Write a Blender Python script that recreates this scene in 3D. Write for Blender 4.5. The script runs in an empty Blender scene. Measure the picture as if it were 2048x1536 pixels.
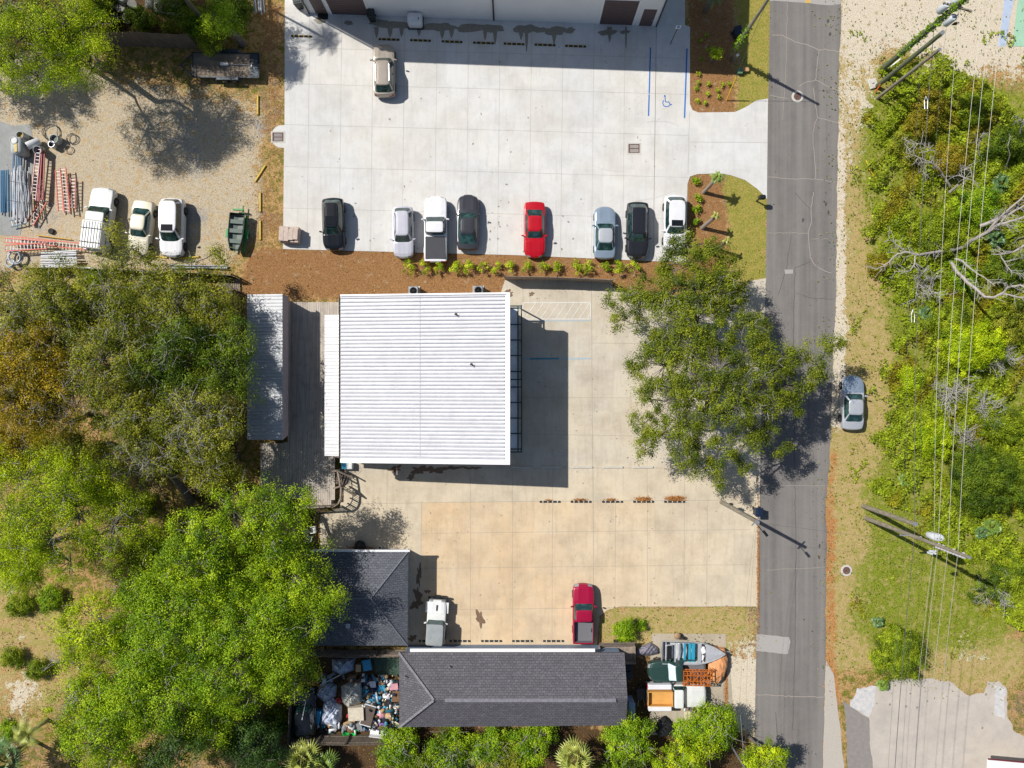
import bpy, bmesh, math, random
import numpy as np
from mathutils import Vector, Matrix
from mathutils.geometry import tessellate_polygon

# ---------------------------------------------------------------- camera, world, sun, exposure
S = 0.044          # metres per photo pixel on the ground
H = 62.5           # camera height above the ground
scene = bpy.context.scene
COL = scene.collection
cam_d = bpy.data.cameras.new("camera"); cam = bpy.data.objects.new("camera", cam_d); COL.objects.link(cam)
cam.location = (0, 0, H); cam.rotation_euler = (0, 0, 0)
cam_d.sensor_width = 36; cam_d.lens = 36 * H / (2048 * S); cam_d.clip_end = 2000; cam_d.clip_start = 0.5
scene.camera = cam
w = bpy.data.worlds.new("World"); scene.world = w; w.use_nodes = True
SUN_TO = Vector((-1134, 613, 0)).normalized()
EL = math.radians(47.8)
sd = Vector((SUN_TO.x * math.cos(EL), SUN_TO.y * math.cos(EL), math.sin(EL)))
nt = w.node_tree; nt.nodes.clear()
sky = nt.nodes.new('ShaderNodeTexSky'); sky.sky_type = 'NISHITA'; sky.sun_disc = False
sky.sun_elevation = EL; sky.sun_rotation = math.atan2(sd.x, sd.y)
bg = nt.nodes.new('ShaderNodeBackground'); bg.inputs[1].default_value = 0.078
wo = nt.nodes.new('ShaderNodeOutputWorld')
nt.links.new(sky.outputs[0], bg.inputs[0]); nt.links.new(bg.outputs[0], wo.inputs[0])
sl = bpy.data.lights.new("sun", 'SUN'); sl.energy = 5.0; sl.angle = math.radians(0.5); sl.color = (1, 0.955, 0.88)
so = bpy.data.objects.new("sun", sl); COL.objects.link(so)
so.rotation_euler = sd.to_track_quat('Z', 'Y').to_euler(); so.location = (0, 0, 80)
vs = scene.view_settings; vs.view_transform = 'Standard'; vs.look = 'None'; vs.gamma = 1; vs.exposure = 0.14
vs.use_curve_mapping = False
try:
    scene.cycles.max_bounces = 6; scene.cycles.transparent_max_bounces = 8
except Exception: pass

# ---------------------------------------------------------------- helpers
RS = np.random.RandomState(7)
rnd = random.Random(11)
def G(px, py, z=0.0):
    k = S * (1 - z / H)
    return Vector(((px - 1024) * k, (768 - py) * k, z))
def lin(c):
    c = c / 255.0
    return c / 12.92 if c <= 0.04045 else ((c + 0.055) / 1.055) ** 2.4
def C(r, g, b, k=0.85):
    return (lin(r) * k, lin(g) * k, lin(b) * k)

class NT:
    def __init__(self, name):
        self.m = bpy.data.materials.new(name); self.m.use_nodes = True
        self.t = self.m.node_tree; self.t.nodes.clear()
        self.out = self.t.nodes.new('ShaderNodeOutputMaterial')
        self._tc = None
    def n(self, ty, ins=None, **props):
        nd = self.t.nodes.new(ty)
        for k, v in props.items(): setattr(nd, k, v)
        for k, v in (ins or {}).items():
            sock = nd.inputs[k]
            if isinstance(v, bpy.types.NodeSocket): self.t.links.new(v, sock)
            elif isinstance(v, (tuple, list)) and sock.type == 'RGBA' and len(v) == 3: sock.default_value = (*v, 1)
            else: sock.default_value = v
        return nd
    @property
    def co(self):
        if not self._tc: self._tc = self.n('ShaderNodeTexCoord')
        return self._tc.outputs['Object']
    def noise(self, scale, detail=4, rough=0.6, vec=None, w=None):
        nd = self.n('ShaderNodeTexNoise', {'Vector': vec or self.co, 'Scale': scale, 'Detail': detail, 'Roughness': rough})
        return nd.outputs['Fac']
    def math(self, op, a, b=0.0, clamp=False):
        return self.n('ShaderNodeMath', {0: a, 1: b}, operation=op, use_clamp=clamp).outputs[0]
    def step(self, x, a, b):
        nd = self.n('ShaderNodeMapRange', {'Value': x, 'From Min': a, 'From Max': b}); nd.clamp = True
        return nd.outputs[0]
    def mix(self, f, a, b):
        nd = self.n('ShaderNodeMix', data_type='RGBA')
        for i, v in ((0, f), (6, a), (7, b)):
            if isinstance(v, bpy.types.NodeSocket): self.t.links.new(v, nd.inputs[i])
            elif isinstance(v, (tuple, list)): nd.inputs[i].default_value = (*v[:3], 1)
            else: nd.inputs[i].default_value = v
        return nd.outputs[2]
    def attr(self, name, out='Fac'):
        return self.n('ShaderNodeAttribute', attribute_name=name).outputs[out]
    def bump(self, h, strength=0.4, dist=0.05):
        return self.n('ShaderNodeBump', {'Height': h, 'Strength': strength, 'Distance': dist}).outputs[0]
    def done(self, col, rough=0.7, metal=0.0, normal=None, **extra):
        b = self.n('ShaderNodeBsdfPrincipled', {'Base Color': col, 'Roughness': rough, 'Metallic': metal})
        if normal: self.t.links.new(normal, b.inputs['Normal'])
        for k, v in extra.items():
            k = k.replace('_', ' ')
            if k in b.inputs: b.inputs[k].default_value = v
        self.t.links.new(b.outputs[0], self.out.inputs[0])
        return self.m

_mc = {}
def mat(name, c, rough=0.6, metal=0.0, var=0.12, scale=2.0, c2=None, bump=0.0, bs=20, **ex):
    """plain weathered surface"""
    if name in _mc: return _mc[name]
    t = NT(name)
    f = t.noise(scale, 5, 0.65)
    hi = tuple(min(1, x * (1 + var)) for x in c)
    lo = c2 or tuple(x * (1 - var) for x in c)
    col = t.mix(t.step(f, 0.3, 0.7), lo, hi)
    nrm = t.bump(t.noise(bs, 3), bump, 0.03) if bump else None
    _mc[name] = t.done(col, rough, metal, nrm, **ex)
    return _mc[name]

class MB:
    def __init__(self): self.v = []; self.f = []; self.m = []; self.cur = 0
    def add(self, vs, fs):
        o = len(self.v); self.v += [tuple(p) for p in vs]
        for f in fs: self.f.append(tuple(i + o for i in f)); self.m.append(self.cur)
        return self
    def hexa(self, a, b):   # two 4-loops bottom/top
        return self.add(list(a) + list(b), [(3, 2, 1, 0), (4, 5, 6, 7), (0, 1, 5, 4), (1, 2, 6, 5), (2, 3, 7, 6), (3, 0, 4, 7)])
    def box(self, c, s, rz=0.0, rx=0.0, ry=0.0, bev=0.0):
        M_ = Matrix.Translation(c) @ Matrix.Rotation(rz, 4, 'Z') @ Matrix.Rotation(ry, 4, 'Y') @ Matrix.Rotation(rx, 4, 'X')
        x, y, z = s[0] / 2, s[1] / 2, s[2] / 2
        if bev > 0:
            b = min(bev, x * .9, y * .9, z * .9)
            pts = []
            for zz, e in ((-z, b), (-z + b, 0), (z - b, 0), (z, b)):
                xx, yy = x - e, y - e
                for p in ((xx, yy - b), (xx - b, yy), (-xx + b, yy), (-xx, yy - b), (-xx, -yy + b), (-xx + b, -yy), (xx - b, -yy), (xx, -yy + b)):
                    pts.append(M_ @ Vector((*p, zz)))
            fs = [tuple(range(7, -1, -1)), tuple(range(24, 32))]
            for r in range(3):
                for i in range(8):
                    j = (i + 1) % 8; fs.append((r * 8 + i, r * 8 + j, r * 8 + 8 + j, r * 8 + 8 + i))
            return self.add(pts, fs)
        a = [M_ @ Vector(p) for p in ((-x, -y, -z), (x, -y, -z), (x, y, -z), (-x, y, -z))]
        t = [M_ @ Vector(p) for p in ((-x, -y, z), (x, -y, z), (x, y, z), (-x, y, z))]
        return self.hexa(a, t)
    def prism(self, poly, z0, z1):
        n = len(poly); vs = [(p[0], p[1], z0) for p in poly] + [(p[0], p[1], z1) for p in poly]
        fs = [tuple(range(n - 1, -1, -1)), tuple(range(n, 2 * n))] + [(i, (i + 1) % n, n + (i + 1) % n, n + i) for i in range(n)]
        return self.add(vs, fs)
    def tube(self, pts, rad, sides=8, cap=True):
        pts = [Vector(p) for p in pts]; n = len(pts)
        if not isinstance(rad, (list, tuple)): rad = [rad] * n
        vs = []; up = Vector((0, 0, 1)); last = None
        for i, p in enumerate(pts):
            d = (pts[min(i + 1, n - 1)] - pts[max(i - 1, 0)])
            d = d.normalized() if d.length > 1e-9 else Vector((0, 0, 1))
            if last is None: a = d.orthogonal().normalized()
            else:
                a = last - d * last.dot(d); a = a.normalized() if a.length > 1e-6 else d.orthogonal().normalized()
            last = a; b = d.cross(a)
            for k in range(sides):
                t = 2 * math.pi * k / sides
                vs.append(p + a * (math.cos(t) * rad[i]) + b * (math.sin(t) * rad[i]))
        fs = []
        for i in range(n - 1):
            for k in range(sides):
                k2 = (k + 1) % sides
                fs.append((i * sides + k, i * sides + k2, (i + 1) * sides + k2, (i + 1) * sides + k))
        if cap: fs += [tuple(range(sides - 1, -1, -1)), tuple(range((n - 1) * sides, n * sides))]
        return self.add(vs, fs)
    def lathe(self, c, prof, seg=16, axis='Z', rz=0.0):
        c = Vector(c); vs = []
        R_ = Matrix.Rotation(rz, 3, 'Z')
        for r, z in prof:
            for k in range(seg):
                t = 2 * math.pi * k / seg
                if axis == 'Z': p = Vector((r * math.cos(t), r * math.sin(t), z))
                elif axis == 'Y': p = R_ @ Vector((r * math.cos(t), z, r * math.sin(t)))
                else: p = R_ @ Vector((z, r * math.cos(t), r * math.sin(t)))
                vs.append(c + p)
        n = len(prof); fs = []
        for i in range(n - 1):
            for k in range(seg):
                k2 = (k + 1) % seg
                fs.append((i * seg + k, i * seg + k2, (i + 1) * seg + k2, (i + 1) * seg + k))
        fs += [tuple(range(seg - 1, -1, -1)), tuple(range((n - 1) * seg, n * seg))]
        return self.add(vs, fs)
    def build(self, name, mats, parent=None, smooth=False, world=False, label=None):
        me = bpy.data.meshes.new(name)
        off = Vector((0, 0, 0))
        if world and parent: off = parent.location
        me.from_pydata([(p[0] - off.x, p[1] - off.y, p[2] - off.z) for p in self.v], [], self.f)
        if not isinstance(mats, (list, tuple)): mats = [mats]
        for m_ in mats: me.materials.append(m_)
        if len(mats) > 1: me.polygons.foreach_set('material_index', self.m)
        bm = bmesh.new(); bm.from_mesh(me); bmesh.ops.recalc_face_normals(bm, faces=bm.faces); bm.to_mesh(me); bm.free()
        if smooth:
            me.polygons.foreach_set('use_smooth', [True] * len(me.polygons))
            try: me.set_sharp_from_angle(angle=math.radians(smooth if smooth > 1 else 40))
            except Exception: pass
        o = bpy.data.objects.new(name, me); COL.objects.link(o)
        if parent: o.parent = parent
        if label: o['label'] = label
        return o

def tag(o, label, cat=None, group=None, kind=None):
    if label: o['label'] = label
    if cat: o['category'] = cat
    if group: o['group'] = group
    if kind: o['kind'] = kind
    return o
def thing(name, label, cat, loc=(0, 0, 0), rz=0.0, group=None):
    o = bpy.data.objects.new(name, None); COL.objects.link(o); o.empty_display_size = 0.3
    o.location = loc; o.rotation_euler = (0, 0, rz)
    return tag(o, label, cat, group)
def copy_tree(o, parent=None):
    c = o.copy(); COL.objects.link(c)
    if parent: c.parent = parent
    for ch in list(o.children): copy_tree(ch, c)
    return c
def dup(o, loc, rz, label, group=None, scale=None):
    c = copy_tree(o); c.location = loc; c.rotation_euler = (0, 0, rz); c['label'] = label
    if group: c['group'] = group
    if scale: c.scale = scale
    return c

def fast_mesh(name, V, F, mats, col=None, mi=None, smooth=False):
    me = bpy.data.meshes.new(name)
    V = np.ascontiguousarray(V, dtype=np.float32); F = np.ascontiguousarray(F, dtype=np.int32)
    k = F.shape[1]
    me.vertices.add(len(V)); me.vertices.foreach_set('co', V.ravel())
    me.loops.add(F.size); me.loops.foreach_set('vertex_index', F.ravel())
    me.polygons.add(len(F)); me.polygons.foreach_set('loop_start', np.arange(0, F.size, k, dtype=np.int32))
    try: me.polygons.foreach_set('loop_total', np.full(len(F), k, dtype=np.int32))
    except Exception: pass
    if not isinstance(mats, (list, tuple)): mats = [mats]
    for m_ in mats: me.materials.append(m_)
    if mi is not None: me.polygons.foreach_set('material_index', np.ascontiguousarray(mi, dtype=np.int32))
    if smooth: me.polygons.foreach_set('use_smooth', np.ones(len(F), dtype=bool))
    me.update(calc_edges=True)
    if col is not None:
        a = me.color_attributes.new('tint', 'FLOAT_COLOR', 'POINT')
        c4 = np.ones((len(V), 4), dtype=np.float32); c4[:, :3] = col
        a.data.foreach_set('color', c4.ravel())
    return me

def sheet(name, poly, z, m, kind='structure', extra=None, mats=None):
    """flat ground sheet from pixel polygon; extra = list of (slot, [px polygon], dz)"""
    bm = bmesh.new()
    def addp(pp, zz, slot):
        co = [Vector(((x - 1024) * S, (768 - y) * S, zz)) for x, y in pp]
        vs = [bm.verts.new(p) for p in co]
        for tri in tessellate_polygon([co]):
            a, b, c = tri; cr = (co[b] - co[a]).cross(co[c] - co[a]).z
            if abs(cr) < 1e-9: continue
            f = bm.faces.new((vs[a], vs[b], vs[c]) if cr > 0 else (vs[a], vs[c], vs[b])); f.material_index = slot
    addp(poly, z, 0)
    for slot, pp, dz in (extra or []): addp(pp, z + dz, slot)
    me = bpy.data.meshes.new(name); bm.to_mesh(me); bm.free()
    for mm in [m] + list(mats or []): me.materials.append(mm)
    o = bpy.data.objects.new(name, me); COL.objects.link(o); o['kind'] = kind
    return o
def rag(poly, amp=2.0, step=6.0, seed=1, skip=()):
    r = random.Random(seed); out = []
    n = len(poly)
    for i in range(n):
        a, b = poly[i], poly[(i + 1) % n]
        L = math.hypot(b[0] - a[0], b[1] - a[1]); k = max(1, int(L / step))
        if i in skip: out.append(a); continue
        nx, ny = -(b[1] - a[1]) / max(L, 1e-6), (b[0] - a[0]) / max(L, 1e-6)
        ph = r.random() * 6
        for j in range(k):
            t = j / k
            d = amp * (0.6 * math.sin(t * L / 14 + ph) + 0.7 * (r.random() * 2 - 1)) if j else 0
            out.append((a[0] + (b[0] - a[0]) * t + nx * d, a[1] + (b[1] - a[1]) * t + ny * d))
    return out
def strip(p, w):
    """px polyline -> list of quads width w"""
    out = []
    for a, b in zip(p[:-1], p[1:]):
        L = math.hypot(b[0] - a[0], b[1] - a[1]); nx, ny = -(b[1] - a[1]) / L * w / 2, (b[0] - a[0]) / L * w / 2
        out.append([(a[0] + nx, a[1] + ny), (b[0] + nx, b[1] + ny), (b[0] - nx, b[1] - ny), (a[0] - nx, a[1] - ny)])
    return out
def wig(p, step=7, amp=1.6, seed=0):
    r = random.Random(seed); out = [p[0]]
    for a, b in zip(p[:-1], p[1:]):
        L = math.hypot(b[0] - a[0], b[1] - a[1]); k = max(1, int(L / step))
        for j in range(1, k + 1):
            t = j / k; d = amp if j < k else 0
            out.append((a[0] + (b[0] - a[0]) * t + r.uniform(-d, d), a[1] + (b[1] - a[1]) * t + r.uniform(-d, d)))
    return out
def blob(cx, cy, rx, ry, seed=0, n=18, j=0.3):
    r = random.Random(seed); ph = [r.uniform(0, 6.28) for _ in range(3)]
    out = []
    for i in range(n):
        t = 2 * math.pi * i / n
        k = 1 + j * (0.5 * math.sin(2 * t + ph[0]) + 0.4 * math.sin(5 * t + ph[1]) + 0.3 * math.sin(7 * t + ph[2]))
        out.append((cx + rx * k * math.cos(t), cy + ry * k * math.sin(t)))
    return out
# ================================================================= GROUND
# base sheet: one grid to the horizon, weights stored per vertex
def grid_axis(lo, hi, step, far):
    a = list(np.arange(lo, hi + step / 2, step)); out = []; d = step
    x = lo
    while x > -far: d *= 1.6; x -= d; out.append(x)
    out = out[::-1] + a; d = step; x = a[-1]
    while x < far: d *= 1.6; x += d; out.append(x)
    return np.array(out)
gx = grid_axis(-50, 50, 0.3, 500); gy = grid_axis(-38, 38, 0.3, 500)
GX, GY = np.meshgrid(gx, gy)
PX = GX / S + 1024; PY = 768 - GY / S
def inside(poly):
    m_ = np.zeros(PX.shape, bool); n = len(poly)
    for i in range(n):
        x1, y1 = poly[i]; x2, y2 = poly[(i + 1) % n]
        if y1 == y2: continue
        c = ((PY > min(y1, y2)) & (PY <= max(y1, y2)))
        xi = x1 + (PY - y1) * (x2 - x1) / (y2 - y1)
        m_ ^= c & (PX < xi)
    return m_.astype(float)
def blur(a, r):
    if r < 1: return a
    for ax in (0, 1):
        for _ in range(2):
            acc = np.zeros_like(a)
            for k in range(-r, r + 1): acc += np.roll(a, k, ax)
            a = acc / (2 * r + 1)
    return a
def wmask(items, r=3):
    a = np.zeros(PX.shape)
    for it in items:
        if len(it) == 3 and not isinstance(it[0], tuple):     # disc
            a = np.maximum(a, (((PX - it[0]) ** 2 + (PY - it[1]) ** 2) < it[2] ** 2) * 1.0)
        else: a = np.maximum(a, inside(it))
    return np.clip(blur(a, r), 0, 1)
W = {}
W['yard'] = wmask([[(-400, 100), (150, 110), (260, 170), (380, 190), (540, 215), (522, 300), (510, 470), (460, 538), (-400, 540)]], 7)
W['straw'] = wmask([[(500, 497), (1500, 505), (1500, 600), (470, 600)], [(1378, -200), (1462, -200), (1470, 228), (1378, 228)],
                    [(1370, 345), (1442, 345), (1452, 440), (1448, 560), (1370, 560)]], 2)
W['straw'] = np.maximum(W['straw'], .5 * wmask([[(480, -200), (575, -200), (575, 560), (510, 560), (512, 330), (525, 200), (500, 60)]], 3))
W['grass'] = wmask([[(1462, -200), (1545, -200), (1540, 215), (1474, 228), (1480, 120)], [(1448, 340), (1536, 340), (1536, 590), (1455, 570), (1462, 450)]], 2)
W['weed'] = wmask([[(1738, 170), (2300, 200), (2300, 1120), (2048, 1130), (2048, 1300), (1800, 1300), (1770, 1345), (1700, 1250), (1700, 1180), (1760, 1040), (1700, 1000), (1780, 900), (1790, 700), (1750, 520), (1716, 330), (1720, 220)],
                    [(60, 545), (480, 560), (480, 760), (300, 640)], (120, 1190, 30), (1830, 110, 34), (1905, 150, 46), (1775, 130, 26), (1960, 125, 22), (1880, 70, 16), (1740, 60, 9), (1250, 1250, 40), (1470, 1270, 30)], 6)
W['dry'] = wmask([[(1660, -200), (1760, 100), (1780, 380), (1740, 560), (1760, 800), (1700, 1000), (1690, 1350), (1650, 1350), (1650, 900), (1670, 400)], [(1690, 200), (1860, 180), (1900, 700), (1900, 1150), (1800, 1340), (1680, 1340), (1690, 700)],
                  [(1195, 1225), (1230, 1214), (1505, 1212), (1505, 1300), (1190, 1300)], [(1700, 1180), (2048, 1260), (2048, 1380), (1880, 1380), (1780, 1350)], [(0, 545), (200, 545), (140, 700), (0, 700)], (1770, 60, 22), (1850, 100, 26), (1830, 30, 16), (1915, 120, 30), (1975, 150, 26), (1740, 20, 12), (1955, 60, 18)], 4)
W['sand'] = wmask([[(1680, -200), (2300, -200), (2300, 130), (1900, 150), (1830, 90), (1740, 90), (1715, 330), (1676, 330)],
                   [(1670, 250), (1700, 250), (1696, 560), (1705, 820), (1668, 820)], (60, 1380, 30), (20, 1390, 34), (10, 1160, 24), (5, 1010, 18), (30, 1240, 16), (90, 1270, 14), (20, 1310, 20), (1685, 885, 20), (1945, 1300, 38), (1900, 1180, 12),
                   (1700, 440, 14), (1690, 650, 16), (552, 60, 14), (545, 470, 22), (540, 410, 14), (545, 215, 18), (1530, 1420, 50), [(1495, 1290), (1515, 1210), (1520, 1330), (1508, 1470), (1400, 1470), (1400, 1330)]], 6)
W['dry'] = np.maximum(W['dry'], .6 * wmask([[(1730, -80), (2300, -80), (2300, 190), (1730, 170)], [(-60, 1140), (150, 1150), (190, 1240), (140, 1430), (-60, 1450)]], 4))
W['sand'] = np.maximum(W['sand'], .75 * wmask([(25, 1170, 22), (8, 1215, 14), (60, 1375, 24), (30, 1400, 26), (95, 1290, 12), (10, 1450, 14), (60, 1300, 10), (130, 1250, 9), (8, 1010, 14), (70, 1220, 12), (40, 1275, 14), (110, 1350, 12), (20, 1345, 16), (50, 1440, 12)], 2))
W['sand'] = np.maximum(W['sand'], .9 * wmask([[(1674, 240), (1692, 240), (1690, 400), (1688, 560), (1694, 700), (1690, 860), (1662, 860), (1668, 600)], [(1516, 1213), (1524, 1213), (1520, 1500), (1512, 1500)]], 1))
W['leafy'] = .8 * wmask([[(1654, 895), (1676, 900), (1668, 1120), (1672, 1330), (1690, 1420), (1650, 1400)], (1520, 1180, 10), (1100, 1240, 2)], 1)
W['soil'] = wmask([[(480, 1440), (1500, 1455), (1500, 1700), (480, 1700)], [(300, 880), (480, 860), (480, 1010), (400, 1010)], [(0, -200), (500, -200), (500, 60), (0, 100)], [(560, 1010), (620, 1010), (620, 1110), (560, 1110)], [(590, 1300), (800, 1300), (800, 1475), (590, 1475)], [(1250, 1310), (1305, 1310), (1300, 1460), (1370, 1470), (1370, 1500), (1250, 1500)]], 3)
t = NT('ground_soil_and_plants')
n_big = t.noise(0.3, 7, 0.68); n_mid = t.noise(1.6, 6, 0.7); n_fine = t.noise(9, 6, 0.75); n_spk = t.noise(30, 3, 0.8)
def blend(sf, a, b, c):       # three-tone speckle
    x = t.mix(t.step(sf, 0.38, 0.55), a, b)
    return t.mix(t.step(n_spk, 0.56, 0.66), x, c)
c_lit = blend(n_fine, C(134, 102, 62, .85), C(192, 156, 106, .9), C(218, 188, 140, .9))
c_lit = t.mix(t.step(n_mid, 0.46, 0.56), c_lit, blend(n_fine, C(88, 92, 34, .8), C(132, 130, 50, .8), C(170, 150, 84, .85)))
c_lit = t.mix(t.step(n_big, 0.52, 0.66), c_lit, blend(n_fine, C(80, 66, 50, .7), C(150, 132, 108, .8), C(196, 178, 150, .85)))
c_yard = blend(n_fine, C(172, 156, 132), C(208, 194, 168), C(126, 124, 122))
c_yard = t.mix(t.step(n_mid, 0.52, 0.7), c_yard, blend(n_fine, C(178, 140, 84), C(196, 164, 112), C(215, 190, 140)))
c_yard = t.mix(t.step(n_big, 0.56, 0.7), c_yard, blend(n_fine, C(140, 138, 136), C(178, 174, 168), C(90, 90, 92)))
c_straw = blend(n_fine, C(120, 86, 54, .8), C(168, 125, 82, .82), C(196, 158, 116, .86))
c_straw = t.mix(t.math('MULTIPLY', t.step(n_mid, 0.58, 0.66), 0.6), c_straw, C(186, 168, 140, .85))
c_grass = blend(n_fine, C(128, 124, 52), C(176, 160, 86), C(198, 178, 112))
c_grass = t.mix(t.math('MULTIPLY', t.step(n_mid, 0.42, 0.62), 0.65), c_grass, blend(n_fine, C(104, 120, 40), C(140, 146, 58), C(166, 158, 80)))
c_weed = blend(n_fine, C(84, 100, 24), C(140, 152, 46), C(182, 168, 92))
c_weed = t.mix(t.math('MULTIPLY', t.step(n_mid, 0.5, 0.6), 0.6), c_weed, blend(n_fine, C(150, 146, 66), C(184, 164, 112), C(204, 190, 150)))
c_dry = blend(n_fine, C(160, 140, 84), C(192, 168, 116), C(214, 200, 168))
c_dry = t.mix(t.math('MULTIPLY', t.step(n_mid, 0.48, 0.6), 0.75), c_dry, C(150, 148, 66))
c_sand = blend(n_fine, C(206, 192, 168), C(226, 214, 194), C(176, 168, 152))
c_sand = t.mix(t.math('MULTIPLY', t.step(n_mid, 0.6, 0.66), 0.8), c_sand, C(150, 146, 80))
c_leaf = blend(n_fine, C(140, 96, 54), C(196, 142, 90), C(214, 176, 124))
c_soil = blend(n_fine, C(62, 48, 34), C(98, 76, 52), C(140, 112, 78))
col = c_lit
rg = t.math('ADD', t.math('MULTIPLY', n_big, .3), t.math('ADD', t.math('MULTIPLY', n_mid, 0.45), t.math('MULTIPLY', n_fine, 0.25)))
def over(col, nm, c, lo=0.42, hi=0.56):
    x = t.math('ADD', t.attr(nm), t.math('MULTIPLY', t.math('SUBTRACT', rg, 0.5), 3.2))
    x = t.math('MULTIPLY', t.step(x, lo, hi), t.step(t.attr(nm), 0.01, 0.05))
    return t.mix(x, col, c)
for nm, c in (('yard', c_yard), ('dry', c_dry), ('weed', c_weed), ('sand', c_sand), ('straw', c_straw), ('grass', c_grass), ('soil', c_soil), ('leafy', c_leaf)):
    col = over(col, nm, c)
hgt = t.math('ADD', n_fine, t.math('MULTIPLY', n_spk, 0.5))
m_ground = t.done(col, 0.95, 0, t.bump(hgt, 0.9, 0.06), Specular_IOR_Level=0.1)
nx_, ny_ = len(gx), len(gy)
V = np.stack([GX.ravel(), GY.ravel(), np.zeros(GX.size)], 1)
und = 0.02 * np.sin(GX * 0.9) * np.cos(GY * 0.7)
V[:, 2] = -0.03 + 0.0 * und.ravel()
ii = np.arange(nx_ * ny_).reshape(ny_, nx_)
F = np.stack([ii[:-1, :-1].ravel(), ii[:-1, 1:].ravel(), ii[1:, 1:].ravel(), ii[1:, :-1].ravel()], 1)
me = fast_mesh('ground', V, F, m_ground)
for k, a in W.items():
    at = me.attributes.new(k, 'FLOAT', 'POINT'); at.data.foreach_set('value', a.ravel().astype(np.float32))
o = bpy.data.objects.new('ground', me); COL.objects.link(o); o['kind'] = 'structure'

# ---- concrete
def concrete(name, base, warm, cell, rot=0.0, tanbox=None, tan=None, stain=0.5, speck=0.4, stain_c=(0.22, 0.2, 0.17)):
    t = NT(name)
    big = t.noise(0.12, 4, 0.6); mid = t.noise(0.7, 6, 0.65); fine = t.noise(14, 5, 0.75)
    mp = t.n('ShaderNodeMapping', {'Vector': t.co, 'Scale': (3.0, 0.35, 1)}); streak = t.noise(1.0, 6, 0.7, vec=mp.outputs[0])
    mp2 = t.n('ShaderNodeMapping', {'Vector': t.co, 'Location': (-cell[0], -cell[1], 0), 'Rotation': (0, 0, rot)})
    dv = t.n('ShaderNodeVectorMath', {0: mp2.outputs[0], 1: (cell[2], cell[3], 1)}, operation='DIVIDE')
    fl = t.n('ShaderNodeVectorMath', {0: dv.outputs[0]}, operation='FLOOR')
    wn = t.n('ShaderNodeTexWhiteNoise', {'Vector': fl.outputs[0]}, noise_dimensions='2D').outputs['Value']
    col = t.mix(t.step(big, 0.35, 0.65), base, warm)
    if tanbox:
        sx = t.n('ShaderNodeSeparateXYZ', {0: t.co})
        wob = t.math('MULTIPLY', t.math('SUBTRACT', mid, 0.5), 1.2)
        x = t.math('ADD', sx.outputs[0], wob); y = t.math('ADD', sx.outputs[1], 0.0)
        x0, x1, y0, y1 = tanbox
        k = t.math('MULTIPLY', t.step(sx.outputs[0], x0 - .01, x0 + .01), t.step(x, x1 + 12, x1 - 8))
        k = t.math('MULTIPLY', k, t.math('MULTIPLY', t.step(y, y1 + .01, y1 - .01), t.step(y, y0 - 1, y0 + 1)))
        k = t.math('MULTIPLY', k, t.step(t.math('ADD', big, t.math('MULTIPLY', wn, .25)), .25, .62))
        kb = t.math('MULTIPLY', t.step(t.math('ADD', y, t.math('MULTIPLY', wob, .5)), -6.5, -8.5), .75)
        col = t.mix(kb, col, C(216, 200, 172, .87))
        col = t.mix(k, col, t.mix(t.step(mid, 0.35, 0.7), tan, tuple(a * b for a, b in zip(tan, (1.06, 1.02, .95)))))
    col = t.mix(t.math('MULTIPLY', wn, 0.30), col, tuple(x * 0.78 for x in base))
    mp3 = t.n('ShaderNodeMapping', {'Vector': t.co, 'Location': (13, 7, 0)})
    pt = t.noise(0.42, 8, 0.74, vec=mp3.outputs[0])
    col = t.mix(t.math('MULTIPLY', t.step(pt, 0.42, 0.74), stain), col, stain_c)
    col = t.mix(t.math('MULTIPLY', t.step(streak, 0.50, 0.78), stain * 0.7), col, stain_c)
    col = t.mix(t.math('MULTIPLY', t.step(t.noise(3.2, 5, 0.7), 0.6, 0.75), stain * 0.6), col, stain_c)
    col = t.mix(t.math('MULTIPLY', t.step(fine, 0.55, 0.7), speck * 0.25), col, stain_c)
    vor = t.n('ShaderNodeTexVoronoi', {'Vector': t.co, 'Scale': 0.8}); 
    col = t.mix(t.math('MULTIPLY', t.step(vor.outputs['Distance'], 0.06, 0.03), 0.5), col, (0.10, 0.09, 0.08))
    return t.done(col, 0.85, 0, t.bump(fine, 0.25, 0.01), Specular_IOR_Level=0.25)
m_cn = concrete('pale_concrete', C(219, 220, 220, .85), C(222, 218, 210, .85), (-3.0, 0.6, 2.76, 3.66), stain=.4, stain_c=C(164, 157, 147, .82))
m_cm = concrete('tan_concrete', C(206, 199, 186, .86), C(212, 199, 176, .86), (-1.5, 1.2, 3.5, 3.6), tanbox=((843 - 1024) * S, (1190 - 1024) * S, (768 - 1300) * S, (768 - 1004) * S), tan=C(220, 193, 156, .88), stain=.42, stain_c=C(140, 124, 104, .75))
m_joint = mat('joint_filler', C(160, 152, 140), .9)
m_jointw = mat('tight_joint', C(176, 172, 164), .9, scale=.4, var=.2)
m_stain = mat('water_stain', C(140, 134, 120, .85), .6, var=.2, scale=5)
m_white_line = mat('worn_white_paint', C(228, 228, 226), .7, scale=9, var=.08, c2=C(205, 202, 196))
m_blue_line = mat('blue_paint', C(30, 110, 190), .7, scale=9, var=.2)
m_fade_blue = mat('faded_blue_paint', C(130, 170, 196), .7, scale=12, var=.2, c2=C(185, 182, 172))
m_rust = mat('rusty_iron', C(104, 78, 72), .8, scale=12, var=.3)

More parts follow.
